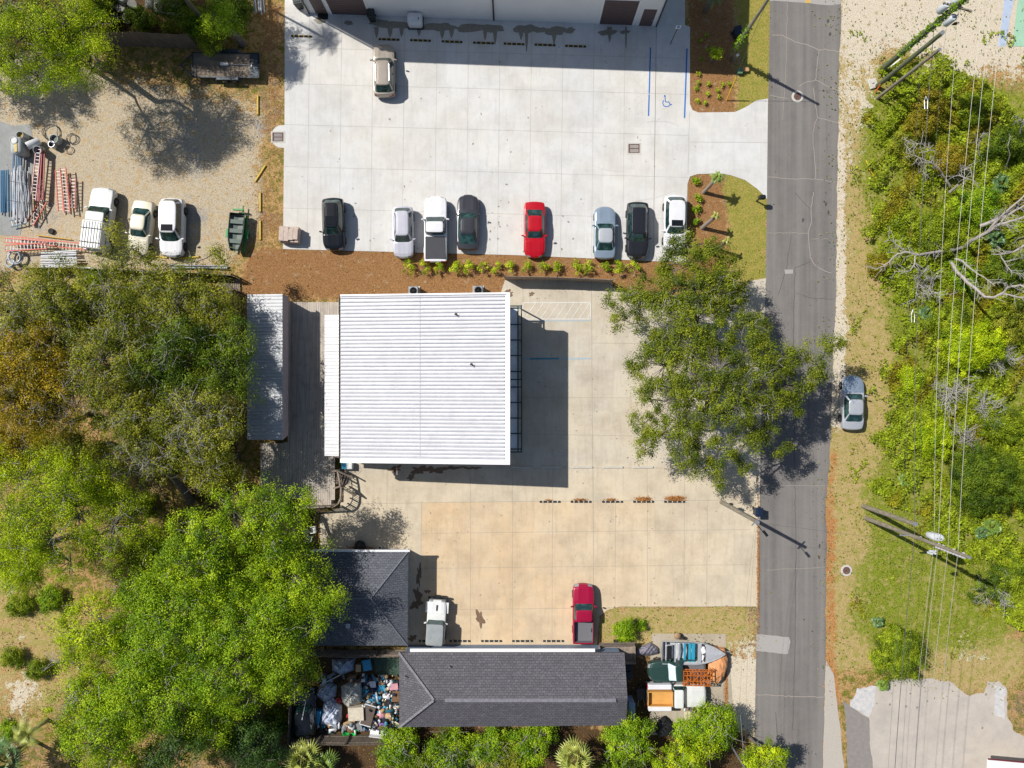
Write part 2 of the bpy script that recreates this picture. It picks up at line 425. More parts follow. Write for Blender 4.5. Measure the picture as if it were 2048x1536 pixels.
NL = [(571, -700), (1370, -700), (1370, 50), (1380, 54), (1380, 208), (1385, 220), (1397, 225), (1470, 224), (1492, 214), (1512, 201), (1536, 197),
      (1534, 398), (1515, 378), (1490, 360), (1460, 350), (1440, 347), (1395, 348), (1380, 353), (1375, 368), (1372, 525), (1024, 510), (566, 498), (568.0, 296.0), (557.2, 294.9), (551.1, 291.6), (546.2, 286.5), (543.1, 280.1), (542.0, 273.0), (543.1, 265.9), (546.2, 259.5), (551.1, 254.4), (557.2, 251.1), (569.0, 250.0)]
ex = []
for i, x in enumerate((617, 681, 744, 807, 872, 935, 998, 1061, 1124, 1186, 1248, 1310)):
    ex += [(1, q, .004) for q in strip([(x + 3, 0), (x - 3, 502 + (x - 566) * .02)], 0.6)]
ex += [(1, q, .004) for q in strip([(1313, 52), (1306, 515)], .9)] + [(1, q, .004) for q in strip([(1379, 225), (1376, 350)], .9)]
for y in (95, 167, 249, 333, 416):
    ex += [(1, q, .006) for q in strip([(567, y), (1024, y + 12), (1377, y + 22)], .6)]
ex += [(1, q, .006) for q in strip([(1380, 284), (1534, 285)], .7)]
# stall lines (white) south row
for x in (838, 901, 965, 1041, 1172, 1237, 1108):
    ex += [(2, q, .009) for q in strip([(x + 2, 392 + (x - 800) * .01), (x - 1, 506)], 1.3)]
# accessible bay
ex += [(3, q, .009) for q in strip([(1301, 95), (1297, 232)], 2.6)] + [(3, q, .009) for q in strip([(1374, 97), (1369, 236)], 2.8)]
ex += [(2, q, .009) for q in strip([(1263, 95), (1297, 97)], 1.2) + strip([(1264, 232), (1294, 233)], 1.2) + strip([(1296, 97), (1293, 232)], 1.0)]
for k in range(9):
    y = 112 + k * 15
    ex += [(2, q, .011) for q in strip([(1265, y), (1294 - (12 if k == 0 else 0), y - 24 if k else y - 14)], 1.1)]
# wheelchair symbol
ex += [(3, blob(1329.5, 192, 1.9, 1.9, 1, 12, 0), .009)]
ex += [(3, q, .009) for q in strip([(1330, 194), (1331, 204), (1338, 204)], 1.7)] + [(3, q, .011) for q in strip([(1337, 203), (1341, 210), (1344, 208.5)], 1.7)]
arc = [(1333 + 7.5 * math.cos(a), 206 + 7.5 * math.sin(a)) for a in np.linspace(math.radians(225), math.radians(20), 14)]
ex += [(3, q, .009) for q in strip(arc, 1.7)]
# wet drips in front of the wall
for i, (cx, cy, rx, ry) in enumerate([(640, 41, 13, 6), (697, 46, 8, 5), (760, 46, 22, 7), (790, 50, 34, 8), (878, 54, 30, 9), (940, 56, 32, 8), (985, 57, 26, 7), (1052, 58, 24, 9), (1078, 60, 16, 6), (1112, 62, 22, 9), (1140, 61, 10, 6), (1215, 65, 18, 6), (1250, 64, 10, 4)]):
    ex.append((4, blob(cx, cy, rx, ry, i, 26, .25), .0095 + i * .0002))
for i, (cx, y1, w_) in enumerate([(753, 76, 5), (780, 74, 6), (803, 74, 5), (838, 72, 5), (884, 78, 6), (903, 76, 6), (970, 80, 5), (990, 89, 5), (1042, 80, 6), (1053, 104, 4), (1108, 88, 6), (1219, 84, 5), (1252, 95, 2)]):
    ex.append((4, [(cx - w_, 54), (cx + w_, 54), (cx + w_ * .7, 54 + (y1 - 54) * .6), (cx + .8, y1), (cx - .8, y1), (cx - w_ * .6, 54 + (y1 - 54) * .6)], .0125 + i * .0002))
_r = random.Random(5)
for i in range(70):
    if i < 45: x, y = _r.choice((700, 745, 806, 845, 905, 985, 1005, 1130, 1150, 1210)) + _r.uniform(-14, 14), _r.uniform(395, 500)
    else: x, y = _r.uniform(590, 1340), _r.uniform(120, 380)
    ex.append((5, blob(x, y, _r.uniform(.5, 2.2), _r.uniform(.6, 2.6), i, 10, .4), .0135 + i * .00005))
for i in range(9):
    cx, cy, R_ = _r.uniform(1000, 1400), _r.uniform(180, 330), _r.uniform(60, 160); a0 = _r.uniform(0, 6)
    arc_ = [(cx + R_ * math.cos(a), cy + R_ * .6 * math.sin(a)) for a in np.linspace(a0, a0 + _r.uniform(.5, 1.1), 14)]
    if all(600 < q[0] < 1370 and 110 < q[1] < 480 for q in arc_): ex += [(6, q, .0175 + i * .0002) for q in strip(arc_, 1.0)]
m_spot = mat('oil_spot', C(150, 142, 132, .85), .6, scale=4, var=.25); m_track = mat('tyre_track', C(206, 203, 198, .88), .8, scale=3, var=.05)
sheet('parking_lot_north', NL, 0.0, m_cn, extra=ex, mats=[m_jointw, m_white_line, m_blue_line, m_stain, m_spot, m_track])

ML = [(1010, 560), (1222, 562), (1226, 575), (1260, 590), (1480, 590), (1500, 562), (1532, 556), (1524, 760), (1519, 1020), (1516, 1213), (1240, 1213), (1215, 1220), (1200, 1232), (1196, 1262), (1194, 1302),
      (820, 1302), (814, 1296), (812, 1100), (640, 1104), (640, 1030), (680, 1015), (690, 930), (700, 700), (1000, 590)]
ex = []
def jl(p, w_=.6, dz=.004, slot=1): 
    for q in strip(p, w_): ex.append((slot, q, dz))
for x in (774, 941, 1025): jl([(x, 930), (x, 1300)])
jl([(843, 1003), (842, 1115)]); jl([(1105, 930), (1104, 1300)]); jl([(1183, 560), (1185, 935)], .8); jl([(1186, 935), (1187, 1213)], .8); jl([(1231, 1003), (1230, 1213)]); jl([(1294, 770), (1295, 1213)]); jl([(1369, 935), (1368, 1213)]); jl([(1415, 1010), (1413, 1213)], .6)
jl([(1030, 795), (1330, 796)], .6, .006); jl([(1048, 868), (1272, 872)], .6, .006); jl([(1183, 686), (1290, 687)], .6, .006); jl([(1046, 560), (1046, 905)], .7, .006)
jl([(700, 936), (1500, 936)], .65, .006); jl([(690, 1008), (1024, 1003), (1500, 1000)], .65, .006)
for y in (1065, 1135, 1218): jl([(842, y + 2), (1500, y - 6)], .55, .006)
jl([(820, 1289), (1194, 1289)], .65, .006)
# white hatch + faded blue lines
for p in ([(1046, 605), (1181, 605)], [(1046, 638), (1181, 638)], [(1181, 605), (1181, 638)], [(1046, 605), (1046, 638)]): jl(p, 1.6, .009, 2)
for k in range(9): jl([(1050 + k * 15.5, 637), (1071 + k * 15.5 if k < 8 else 1180, 606 if k < 8 else 628)], 1.3, .011, 2)
jl([(1047, 642), (1180, 641)], 2.0, .009, 3); jl([(1047, 718), (1181, 717)], 3.2, .009, 3); jl([(1060, 717.5), (1118, 717)], 3.2, .0115, 5)
# stains
for i, (cx, cy, rx, ry) in enumerate([(790, 938, 10, 7), (840, 940, 14, 9), (822, 954, 8, 5), (866, 940, 18, 6), (900, 936, 22, 4), (945, 936, 14, 3), (1018, 586, 8, 6), (1063, 588, 4, 5), (838, 1150, 5, 18), (836, 1190, 7, 14), (833, 1208, 11, 9), (855, 1183, 5, 4), (960, 1237, 8, 14), (825, 1276, 9, 5)]):
    ex.append((4, blob(cx, cy, rx, ry, i + 40, 30, .6), .0095 + i * .0002))
m_stain2 = mat('brown_stain', C(124, 100, 78, .8), .7, var=.25, scale=5)
_r = random.Random(9)
for i in range(90):
    x, y = _r.uniform(850, 1490), _r.uniform(1010, 1200)
    if i > 55: x, y = _r.uniform(1060, 1260), _r.uniform(640, 990)
    ex.append((6, blob(x, y, _r.uniform(.4, 1.7), _r.uniform(.4, 2.0), i, 9, .4), .0145 + i * .00005))
m_teal = mat('teal_paint', C(70, 150, 175), .7, scale=12, var=.2)
sheet('parking_lot_center', ML, 0.0, m_cm, extra=ex, mats=[m_joint, m_white_line, m_fade_blue, m_stain2, m_teal, m_spot])
# apron of concrete east of the long house
m_ap = concrete('old_concrete', C(196, 186, 168, .8), C(188, 176, 158, .8), (0, 0, 3.2, 3.0), stain=.6, stain_c=C(140, 126, 104, .75))
sheet('driveway_south', [(1304, 1267), (1452, 1268), (1452, 1300), (1458, 1312), (1470, 1470), (1300, 1470), (1300, 1330)], -0.008, m_ap,
      extra=[(1, q, .004) for q in strip([(1447, 1310), (1446, 1430)], 1.2) + strip([(1300, 1408), (1447, 1408)], 1.2) + strip([(1380, 1310), (1380, 1408)], .8)], mats=[m_joint])
# ---- road
t = NT('worn_asphalt')
mp = t.n('ShaderNodeMapping', {'Vector': t.co, 'Scale': (1.6, 0.05, 1)})
lane = t.noise(1.0, 3, 0.5, vec=mp.outputs[0]); fine = t.noise(22, 4, .8); mid = t.noise(.8, 6, .7)
col = t.mix(t.step(lane, .35, .65), C(114, 110, 107, .82), C(134, 130, 126, .82))
col = t.mix(t.math('MULTIPLY', t.step(mid, .4, .7), .35), col, C(150, 144, 138, .8))
col = t.mix(t.math('MULTIPLY', t.step(fine, .5, .68), .45), col, C(86, 82, 80, .8))
m_asph = t.done(col, .9, 0, t.bump(fine, .5, .01))
m_crack = mat('crack_sealant', C(172, 162, 152), .9, scale=8)
m_crackd = mat('crack_dark', C(80, 76, 74), .9, scale=8)
m_patch = mat('road_patch', C(168, 164, 160), .9, scale=6, var=.06)
m_yel = mat('yellow_road_paint', C(226, 178, 40), .7)
RD = [(1541, -2500), (1540, 0), (1537, 200), (1535, 350), (1531, 560), (1524, 760), (1519, 1020), (1515, 1213), (1512, 1330), (1508, 1536), (1500, 3500),
      (1640, 3500), (1645, 1536), (1649, 1380), (1651, 1300), (1652, 1150), (1653, 1080), (1651, 1000), (1658, 940), (1661, 880), (1664, 800), (1666, 700), (1672, 600), (1674, 384), (1677, 250), (1678, 120), (1683, 40), (1682, 0), (1683, -2500)]
_e = rag(RD[12:27], 1.1, 8, 3); _e = _e[:len(_e) - max(1, int(math.hypot(RD[26][0] - RD[12][0], RD[26][1] - RD[12][1]) / 8)) + 1]
RD = RD[:12] + _e + RD[27:]
ex = []
for i, (p, w_, sl_) in enumerate([
    ([(1638, 100), (1634, 130), (1631, 160)], 1, 1), ([(1627, 176), (1629, 195), (1632, 215), (1635, 235), (1628, 250), (1626, 280), (1629, 320), (1631, 345), (1630, 358)], .9, 1),
    ([(1627, 384), (1622, 416), (1623, 444), (1617, 466), (1618, 484), (1620, 514), (1631, 531), (1648, 541), (1663, 546)], 1.1, 1),
    ([(1545, 70), (1565, 70), (1590, 84), (1610, 88), (1638, 100), (1650, 98), (1679, 104)], 1.1, 1), ([(1598, 173), (1615, 163), (1632, 160), (1650, 170), (1676, 181)], 1, 1),
    ([(1540, 190), (1575, 197)], .9, 1), ([(1635, 235), (1655, 240), (1676, 245)], 1, 1), ([(1536, 354), (1580, 358), (1630, 358), (1675, 365)], .9, 1), ([(1512, 1389), (1590, 1393), (1648, 1394)], 1, 1),
    ([(1534, 466), (1617, 466)], .7, 1), ([(1622, 478), (1657, 478)], .7, 1), ([(1590, 536), (1586, 700), (1590, 960), (1592, 1100), (1590, 1300), (1585, 1460)], .8, 2), ([(1575, 5), (1573, 110), (1566, 240)], .6, 1),
    ([(1533, 1140), (1580, 1138), (1650, 1134)], .6, 1), ([(1520, 970), (1650, 972)], .6, 1), ([(1582, 470), (1572, 540), (1556, 590)], .7, 2), ([(1590, 385), (1622, 420)], .7, 2), ([(1590, 535), (1620, 524)], .7, 2), ([(1592, 585), (1620, 596), (1668, 598)], .6, 2)]):
    ex += [(sl_, q, .004 + i * .0003) for q in strip(wig(p, 6, 1.0, i), w_)]
ex += [(3, rag([(1513, 1268), (1578, 1274), (1581, 1284), (1576, 1308), (1512, 1302)], .8, 6, 5), .0105), (3, rag([(1540, -40), (1682, -40), (1682, 8), (1660, 11), (1600, 5), (1540, 2)], 1, 8, 6), .0105),
       (3, [(1569, 539), (1586, 539), (1586, 547), (1570, 548)], .0105), (4, [(1611, 0), (1615, 0), (1615, 6), (1611, 6)], .013), (4, [(1617, 0), (1621, 0), (1621, 6), (1617, 6)], .013)]
for x, y in ((1656, 42), (1660, 68), (1652, 408), (1657, 425), (1638, 1114), (1639, 1092), (1606, 440)):
    ex.append((2, blob(x, y, 2.2, 4, int(x + y)), .014))
sheet('road', RD, -0.012, m_asph, extra=ex, mats=[m_crack, m_crackd, m_patch, m_yel])
# south-east worn lot
t = NT('faded_asphalt'); fine = t.noise(16, 5, .8); mid = t.noise(.6, 7, .7)
col = t.mix(t.step(mid, .35, .65), C(182, 174, 166, .82), C(202, 192, 180, .82)); col = t.mix(t.math('MULTIPLY', t.step(fine, .5, .7), .4), col, C(146, 140, 134, .8))
m_fa = t.done(col, .9, 0, t.bump(fine, .4, .01))
SE = rag([(1746, 1376), (1790, 1357), (1850, 1358), (1900, 1362), (1918, 1378), (1940, 1392), (1968, 1386), (1975, 1362), (1998, 1362), (2013, 1376), (2014, 1430), (2026, 1460), (2060, 1480), (2400, 1500), (2400, 2600), (1690, 2600), (1700, 1400), (1715, 1390)], 2.2, 7, 9)
ex = [(1, rag([(1687, 1402), (1706, 1416), (1738, 1436), (1740, 1480), (1748, 1560), (1750, 2600), (1692, 2600), (1694, 1480)], 1.2, 7, 4), .004)]
ex += [(2, rag([(1714, 1376), (1752, 1372), (1750, 1410), (1738, 1434), (1700, 1412)], 2.4, 6, 8), .008), (2, rag([(1988, 1370), (2012, 1378), (2008, 1440), (1990, 1430)], 2.4, 6, 12), .008)]
for x, y in ((1780, 1409), (1812, 1413), (1972, 1389), (1965, 1456), (1834, 1415)): ex.append((1, blob(x, y, 2.4, 2.4, int(x)), .009))
sheet('parking_lot_southeast', SE, -0.012, m_fa, extra=ex, mats=[mat('grey_asphalt', C(140, 134, 130, .85), .9, scale=3), mat('cement_patch', C(206, 200, 192), .9, scale=3, c2=C(178, 182, 190))])
sheet('road_shoulder', rag([(1652, 1320), (1668, 1350), (1674, 1400), (1682, 1470), (1690, 1560), (1690, 2000), (1645, 2000), (1646, 1536), (1650, 1380)], .8, 7, 2), -0.016, mat('chip_shoulder', C(184, 176, 166), .95, scale=14, var=.15))
sheet('sport_court_green', [(2036, 0), (2100, -10), (2100, 96), (2024, 92)], -0.012, mat('green_court', C(160, 200, 172), .8, scale=1.5, var=.06))
sheet('blue_path', rag([(2011, -20), (2030, -20), (2012, 92), (1996, 94)], 1.2, 6, 3), -0.014, mat('pale_blue_concrete', C(178, 192, 214), .85, scale=3, var=.1))
sheet('concrete_slab_west', rag([(-300, 240), (0, 243), (30, 252), (62, 248), (66, 290), (66, 330), (40, 470), (-300, 480)], 1.2, 9, 3), -0.012, mat('damp_concrete', C(150, 152, 150), .85, scale=1.3, var=.15))
# ================================================================= BUILDINGS
m_wht = mat('white_wall_paint', C(236, 236, 236), .55, scale=.6, var=.03)
m_trim = mat('white_trim', C(240, 240, 242), .45, scale=2, var=.03)
m_brn = mat('brown_steel_door', C(96, 78, 76), .55, scale=3, var=.08)
m_dk = mat('dark_metal', C(52, 54, 60), .5, scale=6, var=.15)
m_blk = mat('black_plastic', C(26, 28, 30), .45, scale=6, var=.2)
m_gmet = mat('galvanised_metal', C(178, 182, 186), .4, .6, scale=5, var=.12)
def roofmat(name, c, dirt, amt, metal=.0):
    t = NT(name); mid = t.noise(.8, 6, .7)
    mp = t.n('ShaderNodeMapping', {'Vector': t.co, 'Scale': (.35, 6, 1)}); st = t.noise(1, 5, .7, vec=mp.outputs[0])
    col = t.mix(t.math('MULTIPLY', t.step(mid, .4, .7), amt), c, dirt); col = t.mix(t.math('MULTIPLY', t.step(st, .5, .75), amt), col, dirt)
    return t.done(col, .38, metal)
m_roofw = roofmat('white_metal_roof', C(230, 230, 234, .84), C(160, 158, 158, .8), .3)
m_rooff = roofmat('faded_metal_roof', C(206, 208, 212, .8), C(150, 152, 156, .8), .4)
m_ribd = mat('rib_shade_grey', C(196, 198, 204), .45)  # darker grey puts the shaded rib sides into the rib colour

def quadwall(mb, a, b, z0, z1, th=0.15):
    a = Vector(a); b = Vector(b); d = (b - a).normalized(); n = Vector((-d.y, d.x, 0)) * th
    mb.hexa([(a.x, a.y, z0), (b.x, b.y, z0), (b.x + n.x, b.y + n.y, z0), (a.x + n.x, a.y + n.y, z0)], [(a.x, a.y, z1), (b.x, b.y, z1), (b.x + n.x, b.y + n.y, z1), (a.x + n.x, a.y + n.y, z1)])

# ---- white warehouse at the top of the frame
WA = G(620, 26); WB = G(1313, 52); dn = (WB - WA).normalized(); up = Vector((-dn.y, dn.x, 0))
wz = 9.9
wh = thing('warehouse', 'large white painted warehouse with brown doors along the north edge', 'building', WA)
D = 22
def wp(u, v, z): p = WA + dn * u + up * v; return (p.x, p.y, z)
LW = (WB - WA).length
def wbox(mb, u0, u1, v0, v1, z0, z1): mb.hexa([wp(u0, v0, z0), wp(u1, v0, z0), wp(u1, v1, z0), wp(u0, v1, z0)], [wp(u0, v0, z1), wp(u1, v0, z1), wp(u1, v1, z1), wp(u0, v1, z1)])
mb = MB(); wbox(mb, 0, LW, 0, D, 0, wz - .5); mb.build('wall', m_wht, wh, world=True)
mb = MB(); wbox(mb, -.06, LW + .06, -.06, .2, wz - .495, wz); wbox(mb, -.06, LW + .06, D - .2, D + .06, wz - .495, wz); wbox(mb, -.06, .2, .202, D - .202, wz - .495, wz); wbox(mb, LW - .2, LW + .06, .202, D - .202, wz - .495, wz)
mb.build('parapet', m_trim, wh, world=True)
mb = MB(); wbox(mb, .21, LW - .21, .21, D - .21, wz - .49, wz - .3); mb.build('roof', m_rooff, wh, world=True)
s2 = 1 / (693 * S / LW * 1.0) * S
def upx(x): return (x - 620) * S
for a, b, zt in ((665, 738, 4.2), (1199, 1264, 4.0)):
    mb = MB(); wbox(mb, upx(a), upx(b), -.02, .1, .01, zt)
    for k in range(1, 14): wbox(mb, upx(a) + .02, upx(b) - .02, -.035, -.02, zt * k / 14 - .02, zt * k / 14 + .02)
    rd = mb.build('roll_up_door', m_brn, wh, world=True)
    mb = MB(); wbox(mb, upx(a) - .16, upx(a) - .003, -.05, .1, .005, zt + .12); wbox(mb, upx(b) + .003, upx(b) + .16, -.05, .1, .005, zt + .12); wbox(mb, upx(a), upx(b), -.05, .1, zt + .003, zt + .12)
    mb.build('door_frame', m_trim, rd).location = -WA
for a, b, zt in ((632, 656, 2.4), (1278, 1303, 2.7)):
    mb = MB(); wbox(mb, upx(a), upx(b), -.03, .1, .01, zt); dd = mb.build('door', m_brn, wh, world=True)
    mb = MB(); q = wp(upx(b) - .12, -.07, 1.05); mb.box(q, (.12, .06, .05)); mb.build('handle', m_gmet, dd).location = -WA
for x in (619, 988, 1312.5):
    mb = MB(); u = upx(x); mb.tube([wp(u, -.09, .1), wp(u, -.09, wz - .5)], .07, 8); wbox(mb, u - .14, u + .14, -.2, -.003, wz - .8, wz - .55); mb.build('downspout', m_dk, wh, world=True, smooth=True)

# ---- main metal-roofed building
mz_e, mz_w = 6.25, 4.9
bl = thing('metal_roof_building', 'square building with ribbed white metal roof and bright white edge trim', 'building', G(852, 756))
NW, NE, SE_, SW = G(687, 589, mz_w), G(1012, 589, mz_e), G(1012, 920, mz_e), G(687, 924, mz_w)
mb = MB(); x0, x1 = NW.x + .5, NE.x - .25; y1, y0 = NE.y - .3, SE_.y + .3
mb.hexa([(x0, y0, 0), (x1, y0, 0), (x1, y1, 0), (x0, y1, 0)], [(x0, y0, mz_w - .12), (x1, y0, mz_e - .14), (x1, y1, mz_e - .14), (x0, y1, mz_w - .12)])
mb.build('wall', mat('beige_wall', C(206, 204, 198), .7), bl, world=True)
mb = MB(); rx0, rx1, ry0, ry1 = NW.x - .25, NE.x + .02, SE_.y - .02, NE.y + .02
def rz_(x): return mz_w + (mz_e - mz_w) * (x - NW.x) / (NE.x - NW.x)
mb.hexa([(rx0, ry0, rz_(rx0) - .1), (rx1, ry0, rz_(rx1) - .1), (rx1, ry1, rz_(rx1) - .1), (rx0, ry1, rz_(rx0) - .1)], [(rx0, ry0, rz_(rx0)), (rx1, ry0, rz_(rx1)), (rx1, ry1, rz_(rx1)), (rx0, ry1, rz_(rx0))])
roof = mb.build('roof', m_roofw, bl, world=True)
mb = MB(); nr = 43
for i in range(nr):
    y = ry0 + (ry1 - ry0) * (i + .5) / nr
    h = .12; w1, w2 = .075, .03
    mb.hexa([(rx0, y - w1, rz_(rx0) + .003), (rx1 - .18, y - w1, rz_(rx1 - .18) + .003), (rx1 - .18, y + w1, rz_(rx1 - .18) + .003), (rx0, y + w1, rz_(rx0) + .003)],
            [(rx0, y - w2, rz_(rx0) + h), (rx1 - .18, y - w2, rz_(rx1 - .18) + h), (rx1 - .18, y + w2, rz_(rx1 - .18) + h), (rx0, y + w2, rz_(rx0) + h)])
mb.build('roof_ribs', m_ribd, roof).location = -bl.location
mb = MB(); xs = G(840, 0, 5.5).x
mb.tube([(xs, ry0 + .05, rz_(xs) + .04), (xs, ry1 - .05, rz_(xs) + .03)], .012, 4); mb.build('panel_seam', m_ribd, roof).location = -bl.location
mb = MB()   # trim: east, south, north
e = .34
mb.hexa([(rx1 + .004, ry0 - e, mz_e - .35), (rx1 + .3, ry0 - e, mz_e - .35), (rx1 + .3, ry1 + .14, mz_e - .35), (rx1 + .004, ry1 + .14, mz_e - .35)], [(rx1 + .004, ry0 - e, mz_e + .16), (rx1 + .3, ry0 - e, mz_e + .16), (rx1 + .3, ry1 + .14, mz_e + .16), (rx1 + .004, ry1 + .14, mz_e + .16)])
for ya, yb in ((ry0 - e, ry0 - .004), (ry1 + .004, ry1 + .14)):
    mb.hexa([(rx0, ya, rz_(rx0) - .35), (rx1, ya, rz_(rx1) - .35), (rx1, yb, rz_(rx1) - .35), (rx0, yb, rz_(rx0) - .35)], [(rx0, ya, rz_(rx0) + .12), (rx1, ya, rz_(rx1) + .12), (rx1, yb, rz_(rx1) + .12), (rx0, yb, rz_(rx0) + .12)])
mb.build('roof_trim', m_trim, bl, world=True)
mb = MB(); zg = rz_(rx0) - .22
mb.box(((rx0 - .16), (ry0 + ry1) / 2, zg), (.03, ry1 - ry0, .14)); mb.box(((rx0 - .02), (ry0 + ry1) / 2, zg), (.03, ry1 - ry0, .14)); mb.box(((rx0 - .09), (ry0 + ry1) / 2, zg - .06), (.108, ry1 - ry0, .02))
for k in range(9): mb.box((rx0 - .09, ry0 + (ry1 - ry0) * (k + .5) / 9, zg + .05), (.1, .04, .03))
mb.build('gutter', mat('bronze_gutter', C(112, 98, 88), .5), bl, world=True)
for px, py in ((912, 629), (943, 729)):
    z = rz_(G(px, py, 5.9).x); p = G(px, py, z)
    mb = MB(); mb.lathe((p.x, p.y, z), [(.12, 0), (.1, .04), (.05, .06), (.05, .3)], 10); mb.box((p.x, p.y, z + .34), (.2, .12, .06), .6); mb.build('vent_pipe', m_dk, bl, world=True)
# awning on the west side
mb = MB(); aw0, aw1 = G(649, 630, 3.3), G(686, 912, 3.75)
ax0, ax1 = aw0.x, x0 - .01
ya, yb = G(0, 912, 3.4).y, G(0, 630, 3.4).y
mb.hexa([(ax0, ya, 3.22), (ax1, ya, 3.72), (ax1, yb, 3.72), (ax0, yb, 3.22)], [(ax0, ya, 3.28), (ax1, ya, 3.78), (ax1, yb, 3.78), (ax0, yb, 3.28)])
for i in range(41):
    y = ya + (yb - ya) * (i + .5) / 41
    mb.hexa([(ax0, y - .05, 3.283), (ax1, y - .05, 3.783), (ax1, y + .05, 3.783), (ax0, y + .05, 3.283)], [(ax0, y - .02, 3.34), (ax1, y - .02, 3.84), (ax1, y + .02, 3.84), (ax0, y + .02, 3.34)])
awn = mb.build('awning', m_roofw, bl, world=True)
mb = MB()
for k in range(5):
    y = ya + .3 + (yb - ya - .6) * k / 4; mb.box((ax0 + .12, y, 2.0), (.12, .12, 2.4))
mb.build('awning_post', m_trim, bl, world=True)
# teal-framed glass canopy on the east side
cx0 = x1 + .004; cx1 = G(1043, 0, 2.5).x; yt, yb2 = G(0, 611, 2.5).y, G(0, 904, 2.5).y
m_teal_f = mat('dark_teal_frame', C(30, 66, 76), .5, scale=5)
m_pan = NT('cloudy_roof_panel'); pn = m_pan.noise(1.2, 5, .65); pc = m_pan.mix(m_pan.step(pn, .35, .65), C(206, 220, 230), C(240, 244, 248)); m_pan = m_pan.done(pc, .2, 0, m_pan.bump(m_pan.noise(2, 4), .4, .05))
cny = thing('canopy', 'glazed lean-to canopy with dark teal frame on the east wall', 'canopy', (cx1, yb2, 0))
ys = [G(0, q, 2.5).y for q in (612, 616, 649, 680, 711, 743, 759, 774, 805, 836, 867, 898, 904)]
mb = MB()
for y in ys: mb.box(((cx0 + cx1) / 2, y, 2.5), (cx1 - cx0, .09, .14))
mb.box((cx1 - .3, (yt + yb2) / 2, 2.52), (.1, yt - yb2, .17)); mb.box((cx1, (yt + yb2) / 2, 2.5), (.09, yt - yb2 + .09, .12))
mb.build('frame', m_teal_f, cny, world=True)
mb = MB()
for a, b in zip(ys[:-1], ys[1:]):
    if abs(a - b) > .3: mb.box(((cx0 + cx1 - .3) / 2, (a + b) / 2, 2.47), (cx1 - cx0 - .32, abs(a - b) - .08, .03))
mb.build('panel', m_pan, cny, world=True)
for q in (612, 680, 743, 805, 867, 904):
    mb = MB(); mb.box((cx1, G(0, q, 2.5).y + (.0 if q != 904 else .02), 1.22), (.1, .1, 2.42)); mb.build('post', m_teal_f, cny, world=True)
# ---- west outbuilding with ribbed roof + deck
DZ = .75
ob = thing('outbuilding', 'long narrow outbuilding with faded ribbed metal roof beside the wooden deck', 'building', G(535, 735))
za = DZ + 2.9
a, b = G(491, 588, za), G(565, 588, za); c_ = G(565, 880, za)
ex0, ex1, ey0, ey1 = a.x, b.x, c_.y, a.y
mb = MB(); mb.hexa([(ex0, ey0, za - .4), (ex1, ey0, za - .08), (ex1, ey1, za - .08), (ex0, ey1, za - .4)], [(ex0, ey0, za - .33), (ex1, ey0, za), (ex1, ey1, za), (ex0, ey1, za - .33)])
for i in range(42):
    y = ey0 + (ey1 - ey0) * (i + .5) / 42
    mb.hexa([(ex0, y - .05, za - .327), (ex1, y - .05, za + .003), (ex1, y + .05, za + .003), (ex0, y + .05, za - .327)], [(ex0, y - .02, za - .28), (ex1, y - .02, za + .05), (ex1, y + .02, za + .05), (ex0, y + .02, za - .28)])
mb.build('roof', m_rooff, ob, world=True)
mb = MB(); lx = G(577, 0, za - .8).x
mb.hexa([(ex1 + .004, ey0, za - .1), (lx, ey0 + .35, za - .75), (lx, ey1 - .1, za - .75), (ex1 + .004, ey1, za - .1)], [(ex1 + .004, ey0, za + .02), (lx, ey0 + .35, za - .7), (lx, ey1 - .1, za - .7), (ex1 + .004, ey1, za + .02)])
mb.build('eave', mat('grey_pink_siding', C(176, 164, 164), .7, scale=3), ob, world=True)
mb = MB(); mb.box(((ex0 + ex1) / 2, (ey0 + ey1) / 2, (za - .42) / 2), (ex1 - ex0 - .4, ey1 - ey0 - .5, za - .42)); mb.build('wall', mat('grey_siding', C(160, 156, 154), .7), ob, world=True)

def woodmat(name, c1, c2, sx, sy, bw=None):
    t = NT(name); mp = t.n('ShaderNodeMapping', {'Vector': t.co, 'Scale': (sx, sy, 1)}); st = t.noise(1, 5, .7, vec=mp.outputs[0]); mid = t.noise(1.2, 5, .65)
    col = t.mix(t.step(st, .35, .65), c1, c2); col = t.mix(t.math('MULTIPLY', t.step(mid, .5, .7), .45), col, tuple(x * .55 for x in c1))
    return t.done(col, .85)
m_deck = woodmat('weathered_deck_boards', C(172, 162, 150), C(206, 196, 184), 7, .4)
m_wood = woodmat('weathered_grey_wood', C(128, 114, 102), C(164, 150, 136), 5, 5)
dk = thing('wooden_deck', 'raised deck of weathered grey boards between the outbuilding and the awning', 'deck', G(620, 800))
mb = MB(); bw = .14; gap = .018
x = G(521, 0, DZ).x
xr = G(686, 0, DZ).x; k = 0
def ylim(px):
    top = 604 if px > 572 else (884 if px > 566 else 886)
    bot = 1013 + (px - 640) * -.02
    if px > 670: bot = 916
    return top, bot
ppx = lambda X, z: X / (S * (1 - z / H)) + 1024
while x < xr:
    px = ppx(x, DZ); t_, b_ = ylim(px)
    if px > 668: b_ = 915
    elif px > 660: b_ = 1000
    y_t, y_b = G(0, t_, DZ).y, G(0, b_, DZ).y
    cuts = sorted([y_t] + [y_t - rnd.uniform(.2, .98) * (y_t - y_b) for _ in range(3)] + [y_b])
    for q0, q1 in zip(cuts[:-1], cuts[1:]):
        if q1 - q0 > .05: mb.box((x + bw / 2, (q0 + q1) / 2, DZ - .02 + rnd.uniform(-.006, .004)), (bw, q1 - q0 - .012, .04))
    x += bw + gap
mb.build('boards', m_deck, dk, world=True)
mb = MB(); f0, f1 = G(524, 1010, .4), G(668, 1010, .4)
